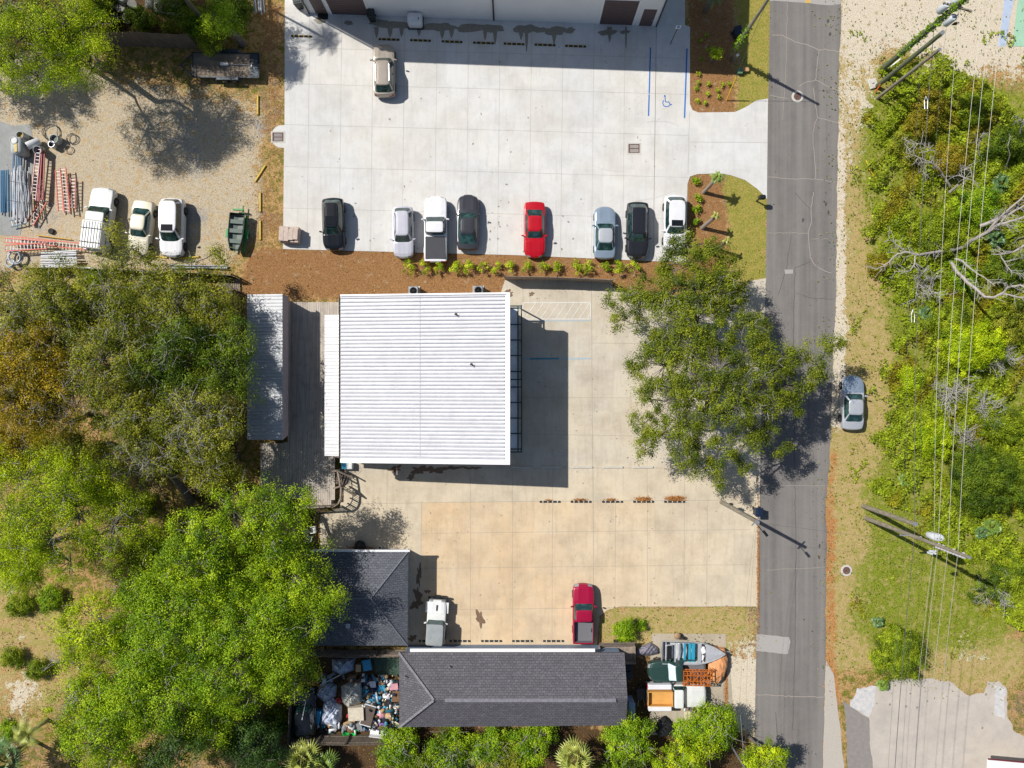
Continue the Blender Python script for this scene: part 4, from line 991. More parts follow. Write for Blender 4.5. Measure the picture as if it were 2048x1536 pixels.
# ================================================================= STREET AND YARD OBJECTS
m_stopb = mat('black_wheel_stop', (.02, .02, .022), .7)
m_sty = mat('yellow_marker', C(214, 180, 50), .6, var=.2, scale=8)
m_conc = mat('cast_concrete', C(200, 196, 188), .85, scale=5, var=.12)
def stop_proto(cmain, cmark, L=1.83, marks=4, name='wheel_stop'):
    r = thing(name, 'x', 'wheel stop'); mb = MB(); h = .12
    mb.hexa([(-L / 2, -.09, 0), (L / 2, -.09, 0), (L / 2, .09, 0), (-L / 2, .09, 0)], [(-L / 2 + .05, -.05, h), (L / 2 - .05, -.05, h), (L / 2 - .05, .05, h), (-L / 2 + .05, .05, h)])
    mb.build('block', cmain, r)
    if marks:
        mb = MB()
        for k in range(marks):
            x = (k - (marks - 1) / 2) * L / (marks + .3); mb.hexa([(x - .05, -.094, .0), (x + .03, -.094, .0), (x + .03, .094, .0), (x - .05, .094, .0)], [(x - .03, -.054, h + .004), (x + .06, -.054, h + .004), (x + .06, .054, h + .004), (x - .03, .054, h + .004)])
        mb.build('reflector_stripe', cmark, r)
    return r
sp_ = stop_proto(m_stopb, m_sty); sw_ = stop_proto(m_stopb, mat('white_marker', C(200, 196, 184), .6)); sc_ = stop_proto(m_conc, None, marks=0); sy_ = stop_proto(m_sty, None, L=1.75, marks=0)
used = set()
def put(proto, px, py, rz, label, group):
    if id(proto) in used: return dup(proto, G(px, py), rz, label, group)
    used.add(id(proto)); proto.location = G(px, py); proto.rotation_euler = (0, 0, rz); proto['label'] = label; proto['group'] = group; return proto
for px, py in ((603, 72.5), (778, 79), (841, 81), (904, 83.5), (967, 86), (1028, 88), (1090, 90), (1151, 92.5)):
    put(sp_, px, py, -.035, 'black and yellow wheel stop, %s from the west in the row before the warehouse' % {778: 'second', 841: 'third', 904: 'fourth', 967: 'fifth', 1028: 'sixth', 1090: 'seventh', 1151: 'eighth'}[px] if px > 700 else 'black and yellow wheel stop alone at the west end before the warehouse', 'wheel stops before the warehouse')
for i, px in enumerate((1100, 1162, 1225, 1287, 1349)):
    put(sw_, px, 1003.5, 0, ['black wheel stop almost bare of leaves at the west end of the middle row', 'black wheel stop with few leaves, second from the west in the middle row', 'black wheel stop with few leaves in the centre of the middle row', 'black wheel stop behind a rounded leaf pile, middle row', 'black wheel stop behind the largest leaf pile, middle row'][i], 'wheel stops in the middle of the central lot')
for px in (858, 920, 983, 1045, 1107): put(sw_, px, 1282, 0, 'black and white wheel stop on the south edge, ' + {858: 'mostly under the white off-road vehicle', 920: 'first east of the white off-road vehicle', 983: 'second east of the white off-road vehicle', 1045: 'third east of the white off-road vehicle', 1107: 'just west of the dark red pickup'}[px], 'wheel stops along the south edge')
for px in (1044, 1104, 1165, 1226, 1286): put(sc_, px, 935 - .5, 0, 'old grey concrete wheel stop, ' + {1044: 'first from the west in building shade', 1104: 'second from the west in building shade', 1165: 'first one out of the building shade', 1226: 'fourth from the west, near the oak', 1286: 'eastmost, partly under the oak'}[px], 'concrete wheel stops in the central lot')
for px, py, a, lb in ((521, 347, 1.0, 'yellow parking block lying diagonally beside the north lot'), (521, 405, 1.57, 'yellow parking block in line along the mulch, upper one'), (521, 461, 1.57, 'yellow parking block in line along the mulch, lower one'), (516, 211, 1.57, 'weathered yellow parking block in tree shade'), (380, 515, .06, 'yellow parking block behind the white minivan'), (316, 514, -.08, 'yellow parking block behind the beige sedan')):
    put(sy_, px, py, a, lb, 'yellow parking blocks round the gravel yard')
# leaf piles (one heap each)
def leaves_mesh(name, pts, size, cols, m_, flat=.5):
    n = len(pts); u = RS.normal(size=(n, 3)); u[:, 2] *= flat; u /= np.linalg.norm(u, axis=1)[:, None]
    v = RS.normal(size=(n, 3)); v[:, 2] *= flat; v -= u * (u * v).sum(1)[:, None]; v /= np.linalg.norm(v, axis=1)[:, None]
    s_ = size[:, None]
    V = np.stack([pts - u * s_, pts - v * s_ * .5, pts + u * s_, pts + v * s_ * .5], 1).reshape(-1, 3)
    F = np.arange(4 * n).reshape(n, 4)
    return fast_mesh(name, V, F, m_, np.repeat(cols, 4, 0))
tl = NT('dry_leaves'); m_dry = tl.done(tl.attr('tint', 'Color'), .9)
def pile(px, py, wx, wy, n, label, group, hz=.1, cA=(150, 92, 44), cB=(206, 150, 84), nm='leaf_pile'):
    c = G(px, py); p = RS.normal(size=(n, 3)) * .42; p[:, 0] *= wx * S; p[:, 1] *= wy * S; p[:, 2] = np.abs(RS.normal(size=n)) * hz * np.exp(-(p[:, 0] / (wx * S * .6)) ** 2) + .02
    cc = np.array(C(*cA))[None] + (np.array(C(*cB)) - np.array(C(*cA)))[None] * RS.rand(n, 1)
    me = leaves_mesh(nm, p, RS.uniform(.03, .07, n), cc, m_dry, .4); o = bpy.data.objects.new(nm, me); COL.objects.link(o); o.location = c; tag(o, label, 'leaf pile', group)
g_ = 'fallen leaves against the middle wheel stops'
for px, py, wx, wy, n, lb in ((1098, 1000, 8, 2, 60, 'tiny scatter of dry leaves at the westmost middle wheel stop'), (1160, 999, 18, 3, 160, 'thin scatter of dry leaves at the second middle wheel stop'), (1221, 999, 16, 3, 150, 'thin scatter of dry leaves at the third middle wheel stop'), (1287, 998, 18, 5, 700, 'rounded brown leaf pile against a middle wheel stop'), (1350, 997, 22, 6, 1000, 'largest orange leaf pile against the east middle wheel stop')):
    pile(px, py, wx, wy, n, lb, g_)
pile(722, 1096, 34, 4, 500, 'line of dry leaves along the gutter of the hip roofed house', None); pile(1452, 1385, 4, 60, 900, 'line of dry leaves along the driveway crack', None, .03)
pile(1516, 1140, 3, 150, 1500, 'band of dry leaves along the west road edge', None, .03); pile(595, 1000, 50, 8, 700, 'dry leaves heaped against the deck railing', None, .1)
for o_ in list(COL.objects):
    if o_.name.startswith('leaf_pile') and 'deck' in o_['label']: o_.location.z = DZ
# drain grates, manholes, utility lids
def grate(px, py, rz, label, pad):
    r = thing('drain_grate', label, 'drain', G(px, py), rz, 'storm drain grates'); mb = MB(); 
    for x in (-.44, .44): mb.box((x, 0, .012), (.08, .78, .03))
    for y in (-.36, 0, .36): mb.box((0, y, .012), (.8, .06, .03))
    mb.build('frame', m_rust, r); mb = MB()
    for k in range(11): mb.box((-.36 + k * .072, 0, .008), (.028, .66, .02))
    mb.build('bars', m_rust, r); mb = MB(); mb.box((0, 0, -.05), (.9, .78, .06)); mb.build('pit', mat('dark_pit', (.03, .022, .02), .9), r)
    mb = MB()
    for x in (-.55, .55): mb.box((x, 0, .01), (.12, 1.02, .015))
    for y in (-.45, .45): mb.box((0, y, .01), (.97, .11, .015))
    mb.build('collar', m_conc, r)
grate(556, 274, 0, 'rusty drain grate on the rounded pad at the west edge', 1); grate(1268, 297, 0, 'rusty drain grate set in the north lot near the driveway', 0)
def manhole(px, py, label, big):
    r = thing('manhole', label, 'manhole', G(px, py), 0, 'manhole covers'); mb = MB(); mb.lathe((0, 0, -.02), [(big, 0), (big, .02), (big - .02, .026)], 24); mb.build('collar', m_conc, r)
    mb = MB(); mb.lathe((0, 0, .0), [(.33, 0), (.33, .02), (.31, .026)], 24)
    for k in range(6): mb.box((0, 0, .025), (.55, .02, .012), k * math.pi / 6)
    mb.build('lid', m_rust, r)
manhole(1595, 193, 'round manhole cover with pale collar in the road', .52); manhole(1693, 1141, 'round manhole cover on the grass verge', .5)
# bins, boxes
def bin_(px, py, rz, c, label, s=(.6, .7, 1.0)):
    r = thing('wheelie_bin', label, 'trash bin', G(px, py), rz, 'trash bins'); mb = MB(); x, y, z = s
    a, b = x * .4, y * .4; mb.hexa([(-a, -b, .06), (a, -b, .06), (a, b, .06), (-a, b, .06)], [(-x / 2, -y / 2, z), (x / 2, -y / 2, z), (x / 2, y / 2, z), (-x / 2, y / 2, z)]); mb.build('body', c, r)
    mb = MB(); mb.box((0, .02, z + .03), (x + .05, y + .08, .06), bev=.025); mb.box((0, 0, z + .08), (x * .7, y * .7, .05), bev=.02); mb.build('lid', c, r)
    for s_ in (-1, 1):
        mb = MB(); mb.lathe((s_ * (a + .03), b, .12), [(.12, -.03), (.12, .03)], 12, 'X'); mb.build('wheel', m_tyre, r)
m_bluebin = mat('blue_bin_plastic', C(20, 36, 62), .45); m_dgrn = mat('dark_bin_plastic', C(30, 44, 44), .5)
bin_(601, 12, .2, m_dgrn, 'dark trash bin at the west corner of the white warehouse', (.7, .8, 1.1)); bin_(746, 38, .05, m_dgrn, 'dark trash bin against the warehouse wall beside the roll up door', (.6, .75, 1.1))
bin_(1511, 1021, 0, m_bluebin, 'dark blue trash bin on the kerb under the oak'); bin_(1253, 1327, 0, m_blk, 'dark trash bin beside the long house, nearer the boat'); bin_(1253, 1340, .2, m_dgrn, 'dark trash bin beside the long house, below its neighbour')
bin_(1470, 72, .3, m_bluebin, 'blue trash bin in shade behind the north utility pole')
r = thing('equipment_cover', 'white rounded equipment cover standing at the warehouse wall', 'equipment box', G(832, 47), 0)
mb = MB(); mb.box((0, 0, .55), (1.25, 1.0, 1.0), bev=.12); mb.build('cover', m_wht, r, smooth=50); mb = MB(); mb.box((0, 0, .05), (1.35, 1.1, .12)); mb.build('base', m_blk, r)
mb = MB(); mb.box((.35, -.1, 1.06), (.06, .2, .03)); mb.build('latch', m_dk, r)
mb = MB(); mb.box((0, 0, .012), (.9, .6, .024), bev=.01); tag(mb.build('door_mat', m_blk), 'black door mat before the brown warehouse door', 'door mat').location = G(646, 32)
def condenser(px, py, label):
    r = thing('air_conditioner', label, 'air conditioner', G(px, py), 0, 'outdoor air conditioners'); mb = MB(); mb.box((0, 0, .45), (.85, .8, .8), bev=.05); mb.build('cabinet', m_gmet, r)
    mb = MB(); mb.lathe((0, 0, .855), [(.33, 0), (.33, .02), (.27, .03), (.26, 0)], 20); mb.build('fan_ring', m_dk, r); mb = MB()
    for k in range(4): mb.box((0, 0, .875), (.6, .03, .015), k * math.pi / 4)
    mb.build('fan_guard', m_blk, r); mb = MB(); mb.box((0, 0, .03), (1.0, 1.0, .06)); mb.build('pad', m_conc, r)
condenser(829, 584, 'left air conditioner behind the metal roof building'); condenser(957, 583, 'right air conditioner behind the metal roof building')
r = thing('ice_chest', 'blue and white cooler box under the southwest roof corner', 'cooler', G(697, 930), 0)
mb = MB(); mb.box((-.25, 0, .3), (.5, .6, .6), bev=.03); mb.build('body', mat('cyan_plastic', C(60, 150, 190), .5), r); mb = MB(); mb.box((.22, 0, .32), (.5, .62, .62), bev=.05); mb.build('lid', m_wht, r)
def electr(px, py, label, s, z, c=m_gmet): 
    r = thing('utility_box', label, 'utility box', G(px, py), 0); mb = MB(); mb.box((0, 0, z / 2), (*s, z), bev=.03); mb.build('cabinet', c, r); mb = MB(); mb.box((0, 0, z + .015), (s[0] + .04, s[1] + .04, .03)); mb.build('lid', c, r)
electr(1478, 145, 'low green utility box beside the guy wire', (.4, .4), .3, mat('utility_green', C(90, 130, 100), .6)); electr(1490, 141, 'flat tan cable box in the lawn', (.5, .3), .25, mat('tan_box', C(190, 150, 100), .7))
electr(797, 1103, 'grey square utility cabinet north of the hip roofed house', (.75, .45), 1.1, mat('grey_cabinet', C(150, 148, 142), .6))
# accessible parking sign
r = thing('parking_sign', 'white accessible parking sign on a thin post near the blue lines', 'sign', G(1341, 87)); mb = MB(); mb.box((0, 0, 1.6), (.05, .05, 3.2)); mb.build('post', m_dk, r)
mb = MB(); mb.box((0, -.03, 2.95), (.4, .02, .5)); pl = mb.build('sign_plate', m_wht, r); mb = MB(); mb.box((0, -.045, 2.98), (.24, .006, .28)); mb.build('symbol_panel', m_blue_line, pl)
# mailboxes
def mailbox(px, py, label):
    r = thing('mailbox', label, 'mailbox', G(px, py), 0, 'mailboxes'); mb = MB(); mb.box((0, 0, .55), (.1, .1, 1.1)); mb.build('post', m_dk, r); mb = MB(); mb.box((.05, 0, 1.25), (.62, .4, .38), bev=.1); mb.build('box', m_blk, r); mb = MB(); mb.box((.0, .22, 1.38), (.04, .02, .2)); mb.build('flag', m_tail, r)
mailbox(1513, 402, 'black mailbox on a post at the driveway lawn')
# bollard vent + guy
r = thing('bollard', 'white capped grey bollard beside the north utility pole', 'bollard', G(1467, 122)); mb = MB(); mb.lathe((0, 0, 0), [(.11, 0), (.11, 1.15)], 14); mb.build('post', m_gmet, r, smooth=40); mb = MB(); mb.lathe((0, 0, 1.15), [(.14, 0), (.14, .03), (.09, .1), (.02, .13)], 14); mb.build('cap', m_wht, r, smooth=60)
# ---- utility poles
m_pole = woodmat('weathered_pole_wood', C(120, 112, 98), C(158, 150, 134), 6, 6); m_poleg = woodmat('green_treated_pole', C(84, 94, 70), C(112, 120, 90), 6, 6)
m_can = mat('transformer_grey', C(206, 212, 218), .35, scale=3, var=.05); m_ins = mat('grey_insulator', C(190, 190, 196), .3); m_wire = mat('aluminium_wire', C(186, 182, 174), .45, .2); m_wired = mat('dark_cable', C(84, 84, 86), .6)
def pole(px, py, h, label, m_=None, r0=.17, r1=.11, lean=(0, 0), cat='utility pole'):
    b = G(px, py); r = thing('utility_pole', label, cat, b, 0, 'utility poles')
    mb = MB(); mb.tube([(0, 0, -.1), (lean[0] * .5, lean[1] * .5, h / 2), (lean[0], lean[1], h)], [r0, (r0 + r1) / 2, r1], 12); mb.build('pole', m_ or m_pole, r, smooth=40); mb = MB(); mb.lathe((lean[0], lean[1], h), [(r1 + .01, -.04), (r1 + .01, .03)], 12); mb.build('cap', m_gmet, r)
    return r
def xfm(r, x, y, z, can=True):
    mb = MB(); mb.lathe((x, y, z), [(.24, -.55), (.27, -.5), (.27, .4), (.22, .48), (.05, .5)], 14); c = mb.build('transformer', m_can, r, smooth=40)
    for k in (-1, 1):
        mb = MB(); mb.lathe((x + k * .12, y, z + .5), [(.03, 0), (.06, .05), (.03, .1), (.06, .15), (.02, .22)], 8); mb.build('bushing', m_ins, c)
pmain = pole(1731, 1036, 14.2, 'tall utility pole with transformer and insulators in the southeast grass', r0=.2)
for z in (7.8, 10.2, 10.7, 11.9, 13.0):
    mb = MB(); mb.box((.14, 0, z), (.3, .1, .1)); mb.lathe((.3, 0, z + .1), [(.07, -.1), (.1, -.03), (.06, .03), (.09, .08), (.03, .14)], 10); mb.build('insulator', m_ins, pmain)
for z in np.arange(10.6, 13.9, .34):
    mb = MB(); mb.box((0, -.13, z), (.34, .12, .1)); mb.build('bracket', m_ins, pmain)
mb = MB(); mb.box((-.25, 0, 7.1), (1.2, .1, .12)); mb.build('cable_arm', m_gmet, pmain)
xfm(pmain, .25, .45, 9.6); xfm(pmain, .55, .42, 9.6)
mb = MB(); mb.box((.1, -.6, 9.8), (.5, .12, .12)); mb.lathe((.2, -.75, 9.8), [(.07, -.2), (.1, 0), (.07, .2)], 10); mb.box((-.1, -.75, 9.8), (.14, .14, .5)); mb.build('cutout_switch', m_can, pmain)
pole(1726, 1012, 8.1, 'shorter bare utility pole stub next to the transformer pole', r0=.2, r1=.17)
pn_ = pole(1760, 142, 14.5, 'ivy covered utility pole with three transformers at the northeast corner', m_poleg, r0=.24, r1=.16)
for dx, dy, z in ((-.42, .35, 9.9), (.15, .5, 10.6), (.32, -.38, 9.5)): xfm(pn_, dx, dy, z)
mb = MB(); mb.box((.3, .1, 10.4), (2.2, .12, .12), -.3); mb.build('cross_arm', m_pole, pn_)
for z in (10.2, 10.7, 11.9, 13.0):
    mb = MB(); mb.lathe((.3, 0, z), [(.07, -.1), (.1, -.03), (.06, .03), (.09, .08), (.03, .14)], 10); mb.build('insulator', m_ins, pn_)
mb = MB(); mb.box((.9, -.5, 9.2), (.35, .05, .4)); mb.build('meter_panel', m_blk, pn_)
pole(1753, 173, 9.6, 'green treated pole stub, middle of the northeast cluster', m_poleg, r0=.2, r1=.16)
pole(1755, 196, 9.1, 'thinner brown pole stub, southmost of the northeast cluster', r0=.15, r1=.12)
pne = pole(1460, 113, 9.7, 'ivy wrapped utility pole beside the white warehouse driveway', r0=.19)
mb = MB(); a_ = G(1453, 201) - G(1460, 113); mb.tube([a_, Vector((0, 0, 9.2))], .015, 5); mb.build('guy_wire', m_wired, pne); mb = MB(); mb.tube([a_, a_ + (Vector((0, 0, 9.2)) - a_) * .26], .05, 8); mb.build('guy_guard', mat('bright_yellow_guard', C(240, 190, 30), .5), pne)
psw = pole(1443, 1004, 9.2, 'grey utility pole standing at the southeast corner of the central lot', r0=.2, r1=.14)
mb = MB(); mb.tube([(0, 0, 8.3), (.35, -.5, 8.5), (.7, -.9, 8.45)], .035, 6); mb.box((.85, -1.0, 8.42), (.5, .2, .12), -.9); mb.build('street_light', m_blk, psw)
mb = MB(); mb.box((0, 0, 8.8), (.9, .08, .1), .8); mb.build('cross_arm', m_gmet, psw)
mb = MB(); mb.box((.3, .12, 1.8), (.25, .14, .4)); mb.build('meter_box', m_dk, psw)
pole(1457, 1482, 7.5, 'metal street light pole in the trees at the south edge', m_gmet, r0=.09, r1=.07, cat='street light')
# ---- overhead wires (each span one cable)
def wire(name, p0, p1, z0, z1, sag, rad, m_, label, ext=26, group='overhead power lines', n=16):
    a = G(p0[0], p0[1], z0); b = G(p1[0], p1[1], z1); mb = MB()
    pts = []
    for i in range(n + 1):
        t = i / n; p = a.lerp(b, t); p.z -= 4 * sag * t * (1 - t); pts.append(p)
    mb.tube(pts, rad * .78, 5, False); o = mb.build(name, m_); tag(o, label, 'power line', group); return o
poleN = lambda z: (1024 + 737 * 1 / (1 - z / H), 768 - 626 / (1 - z / H))
poleS = lambda z: (1024 + 706 / (1 - z / H), 768 + 267 / (1 - z / H))
lines = [(2010, 13.0, 1916, 1104, 1872, 13, .5, .017, m_wire, 'pale power line, outermost east of the overhead lines'), (1984, 11.9, 1896, 1098, 1852, 12, .55, .017, m_wire, 'pale power line, second from the east side'),
         (1965, 10.8, 1876, 1092, 1834, 11, .6, .017, m_wire, 'pale power line, third from the east side'), (1918, 10.2, 1868, 1090, 1818, 10.2, .7, .014, m_wire, 'thin pale power line in the centre of the overhead lines'),
         (1868, 7.6, 1829, 1075, 1794, 7.6, .8, .03, m_wired, 'thickest dark cable with splice cases along the verge'), (1893, 8.2, 1838, 1080, 1812, 8.2, .8, .010, m_wired, 'thin dark cable east of the thickest cable'),
         (1845, 6.6, 1812, 1068, 1784, 6.6, .7, .010, m_wired, 'thin dark cable, westmost of the overhead lines')]
for xN, z, xS, yS, xE, zE, sag, rad, mm, lb in lines:
    yN = 768 - 626 / (1 - z / H)
    wire('power_line', (xN, yN), (xS, yS), z, z, sag, rad, mm, lb + ', north span')
    wire('power_line', (xS, yS), (xE - (1900 - 1536) * .07, 2000), z, zE, .6, rad, mm, lb + ', south span')
for (px, py) in ((1852, 205), (1826, 632)):
    p = G(px, py, 7.0); mb = MB(); mb.tube([p + Vector((0, .5, 0)), p + Vector((.13, .15, 0)), p + Vector((.1, -.5, 0)), p + Vector((-.1, -.5, 0)), p + Vector((-.13, .15, 0)), p + Vector((0, .5, 0))], .025, 5)
    tag(mb.build('cable_loop', m_gmet), 'metal cable storage loop hung on the thick cable, ' + ('northern one' if py < 400 else 'southern one'), 'cable loop', 'cable loops')
wire('power_line', (1543, -30), (1880, -60), 9.4, 10.2, .3, .012, m_wired, 'dark service wire crossing the road at the north edge', n=10)
wire('power_line', (1513, 1046), (1880, 1095), 8.9, 9.2, .5, .010, m_wired, 'dark service wire from the corner pole to the transformer pole')
wire('power_line', (1511, 1044), (1478, 1440), 8.7, 7.3, .5, .008, m_wired, 'thin service wire from the corner pole down to the south', group='service wires')
wire('power_line', (1513, 1046), (1490, 1540), 8.8, 7.3, .6, .008, m_wired, 'thin service wire from the corner pole toward the street light', group='service wires')
wire('power_line', (1481, 1430), (1487, 1512), 6.5, 6.5, .0, .02, m_gmet, 'short pale cable drop beside the street light', group='service wires', n=3)
# pallets and block stack
def pallet(px, py, rz, label, z=0, m_=m_wood):
    r = thing('wooden_pallet', label, 'pallet', G(px, py) + Vector((0, 0, z)), rz, 'wooden pallets'); mb = MB()
    for k in range(7): mb.box((-.5 + k * .167, 0, .13), (.11, 1.2, .02))
    mb.build('deck_boards', m_, r); mb = MB()
    for y in (-.55, 0, .55): mb.box((0, y, .06), (1.12, .09, .11))
    mb.build('stringers', m_, r)
pallet(451, 573, 0, 'pale wooden pallet west of the deck fence'); pallet(468, 572, 0, 'wooden pallet hidden beside the pale pallet')
r = thing('block_stack', 'shrink wrapped stack of pale pavers at the southwest lot corner', 'stack of pavers', G(584, 473), -.05); mb = MB()
for k in range(5):
    for i in range(4): mb.box((-.62 + .41 * i + rnd.uniform(-.01, .01), rnd.uniform(-.02, .02), .2 + k * .19), (.4, 1.35 if k < 4 else rnd.uniform(.9, 1.3), .18), rnd.uniform(-.02, .02), bev=.012)
mb.build('pavers', mat('pinkish_pavers', C(196, 178, 166), .85, scale=4, var=.14), r); mb = MB(); 
for x in (-.6, 0, .6): mb.box((x, 0, .05), (.1, 1.3, .1))
mb.build('pallet', m_wood, r)
# ---- trailers
m_tram = mat('dark_steel', C(56, 66, 76), .5, .3, scale=4, var=.2)
r = thing('utility_trailer', 'flatbed equipment trailer with A-frame hitch under the trees', 'trailer', G(455, 137), -.01, 'trailers'); mb = MB()
mb.box((.1, 0, .62), (6.1 * .52 * 1.8, 2.05, .06)); mb.build('bed_boards', woodmat('trailer_planks', C(112, 100, 88), C(146, 132, 116), .4, 6), r)
mb = MB(); 
for y in (-1.05, 1.05): mb.box((.1, y, .62), (5.75, .09, .14))
for x in (-2.78, 2.98): mb.box((x, 0, .62), (.1, 2.1, .14))
mb.tube([(-2.8, 1.0, .6), (-3.9, 0, .55)], .06, 6); mb.tube([(-2.8, -1.0, .6), (-3.9, 0, .55)], .06, 6); mb.tube([(-2.8, 0, .6), (-3.95, 0, .55)], .04, 6); mb.tube([(-2.7, -1.05, .65), (-2.7, -1.05, 1.0), (-2.7, 1.05, 1.0), (-2.7, 1.05, .65)], .035, 6); mb.build('frame', m_tram, r)
mb = MB(); mb.box((2.6, 0, .67), (.75, 2.1, .04)); mb.build('ramp_plate', m_tram, r)
for s_ in (-1, 1):
    mb = MB(); mb.box((.3, s_ * 1.22, .78), (1.9, .26, .05), bev=.02); mb.box((-.7, s_ * 1.22, .66), (.3, .26, .04), 0, 0, -.9); mb.box((1.3, s_ * 1.22, .66), (.3, .26, .04), 0, 0, .9); mb.build('fender', m_tram, r)
    for x in (-.1, .75):
        mb = MB(); mb.lathe((x, s_ * 1.22, .33), [(.2, -.1), (.33, -.09), (.33, .09), (.2, .1)], 18, 'Y'); ty = mb.build('wheel', m_tyre, r); mb = MB(); mb.lathe((x, s_ * 1.22, .33), [(.19, -.11), (.19, .11)], 12, 'Y'); mb.build('rim', m_rim, ty)
r = thing('trimmer', 'pole trimmer with white engine case lying on the flatbed trailer', 'garden tool', G(460, 136) + Vector((.2, .0, .66)), -.03); mb = MB(); mb.box((-.4, 0, .1), (.7, .25, .2), bev=.04); mb.build('engine_case', m_wht, r); mb = MB(); mb.tube([(-.1, 0, .1), (1.9, -.02, .05)], .03, 6); mb.box((1.95, 0, .06), (.08, .3, .05)); mb.build('shaft', m_gmet, r)
# wooden cart trailer
r = thing('cargo_trailer', 'weathered wooden slat sided trailer at the end of the parking row', 'trailer', G(1231, 1300), .02, 'trailers')
mb = MB(); mb.box((0, 0, .62), (3.0, 1.5, .05)); mb.build('floor', m_wood, r)
mb = MB()
for k in range(26):
    x = -1.5 + k * .12; mb.box((x, .84, 1.0), (.085, .03, .85), 0, -.75)
mb.box((0, 1.02, 1.17), (3.05, .06, .07)); mb.box((0, .8, .93), (3.05, .06, .07)); mb.box((0, .62, .72), (3.05, .06, .07)); mb.build('north_side_rack', m_wood, r)
mb = MB(); mb.box((0, -.76, .95), (3.0, .05, .6)); mb.box((-1.52, 0, .95), (.05, 1.5, .62)); mb.box((1.52, 0, .95), (.05, 1.5, .62)); mb.build('side_rack', m_wood, r)
for s_ in (-1, 1):
    mb = MB(); mb.lathe((.1, s_ * .86, .32), [(.2, -.09), (.32, -.08), (.32, .08), (.2, .09)], 16, 'Y'); mb.build('wheel', m_tyre, r)
# ---- boats
def hull(name, label, loc, rz, L, W_, hgt, m_out, m_in, cat='boat', zb=.35, flat_bow=False, deck=None):
    r = thing(name, label, cat, loc, rz, 'small boats'); n = 17; xs = np.linspace(-L / 2, L / 2, n); mb = MB(); V = []
    for x in xs:
        u = (x + L / 2) / L; wv = W_ / 2 * (1 if u < .45 else (1 - ((u - .45) / .55) ** 2.2 * (.55 if flat_bow else .985))); zk = zb + (hgt * .45 * max(0, (u - .6) / .4) ** 2); zt_ = zb + hgt * (1 + .12 * u)
        V.append([(x, -wv, zt_), (x, -wv * .85, zk + hgt * .25), (x, 0, zk), (x, wv * .85, zk + hgt * .25), (x, wv, zt_)])
    for a, b in zip(V[:-1], V[1:]):
        for k in range(4): mb.add([a[k], b[k], b[k + 1], a[k + 1]], [(0, 1, 2, 3)])
    mb.add(V[0], [(0, 1, 2, 3, 4)]); mb.add(V[-1], [(0, 1, 2, 3, 4)])
    # inner skin
    inn = MB(); VI = [[(p[0][0], p[0][1] * .93, p[0][2] - .005), (p[0][0], p[1][1] * .85, p[1][2] + .06), (p[0][0], 0, p[2][2] + .08), (p[0][0], p[3][1] * .85, p[3][2] + .06), (p[0][0], p[4][1] * .93, p[4][2] - .005)] for p in V]
    for a, b in zip(VI[1:-2], VI[2:-1]):
        for k in range(4): inn.add([a[k], b[k], b[k + 1], a[k + 1]], [(0, 1, 2, 3)])
    inn.add(VI[1], [(0, 1, 2, 3, 4)]); inn.build('inner_hull', m_in, r)
    for s_ in (0, 4):
        mb.tube([v[s_] for v in V], .04, 5)
    mb.build('hull', m_out, r, smooth=50)
    return r, V
m_alu = mat('dull_aluminium', C(196, 198, 202), .4, .3, scale=3, var=.08); m_teal2 = mat('teal_seat', C(40, 150, 180), .6)
r, V = hull('motorboat', 'grey aluminium motorboat with teal seats in the south driveway', G(1381, 1297), -.02, 5.4, 1.95, .75, m_alu, mat('pale_inner_hull', C(206, 208, 210), .5))
mb = MB(); dv = [v for v in V if v[0][0] > .9]; 
for a, b in zip(dv[:-1], dv[1:]): mb.add([a[0], b[0], (b[2][0], 0, b[0][2] + .06), (a[2][0], 0, a[0][2] + .06)], [(0, 1, 2, 3)]); mb.add([(a[2][0], 0, a[0][2] + .06), (b[2][0], 0, b[0][2] + .06), b[4], a[4]], [(0, 1, 2, 3)])
mb.build('foredeck', m_alu, r)
for i, (x, w_) in enumerate(((-1.25, .16), (-.75, .2), (-.3, .22), (.0, .3))):
    mb = MB(); mb.box((x, 0, .95 + .02 * (i % 2)), (w_, 1.6, .12), bev=.03); mb.build('seat', m_teal2 if i != 0 else m_alu, r)
mb = MB(); mb.box((.5, 0, 1.12), (.3, 1.75, .1)); mb.box((-1.6, 0, 1.1), (.12, 1.7, .1)); mb.box((-2.1, 0, .95), (.6, 1.3, .2), bev=.1); mb.build('bulkhead', m_alu, r)
mb = MB(); mb.box((-2.1, 0, 1.06), (.42, 1.2, .04), bev=.02); mb.build('engine_well', m_blk, r)
mb = MB(); mb.box((.8, .25, 1.05), (.5, .6, .25), .4, bev=.08); mb.box((.75, -.4, 1.0), (.35, .5, .2), -.3, bev=.06); mb.build('bundled_sheet', m_wht, r)
mb = MB(); mb.box((0, 0, .28), (4.6, .12, .12)); 
for y in (-.6, .6): mb.box((-.4, y, .34), (3.6, .1, .12))
mb.tube([(1.6, 0, .3), (3.4, -.1, .35)], .05, 6); mb.build('boat_trailer', m_gmet, r)
for s_ in (-1, 1):
    mb = MB(); mb.lathe((-.9, s_ * 1.05, .3), [(.18, -.09), (.3, -.08), (.3, .08), (.18, .09)], 16, 'Y'); mb.build('wheel', m_tyre, r)
m_grn = mat('bright_green_paint', C(30, 150, 70), .5)
r, V = hull('flat_bottom_boat', 'dark green flat bottomed boat on a bright green trailer', G(479, 468), math.pi / 2 - .09 + math.pi, 3.3, 1.3, .42, mat('dark_green_boat', C(58, 76, 68), .5), mat('olive_inner', C(92, 104, 98), .6), zb=.45, flat_bow=True)
for x in (-.9, -.1, .8):
    mb = MB(); mb.box((x, 0, .82), (.35, 1.1, .06)); mb.build('bench', mat('dark_green_bench', C(84, 100, 92), .6), r)
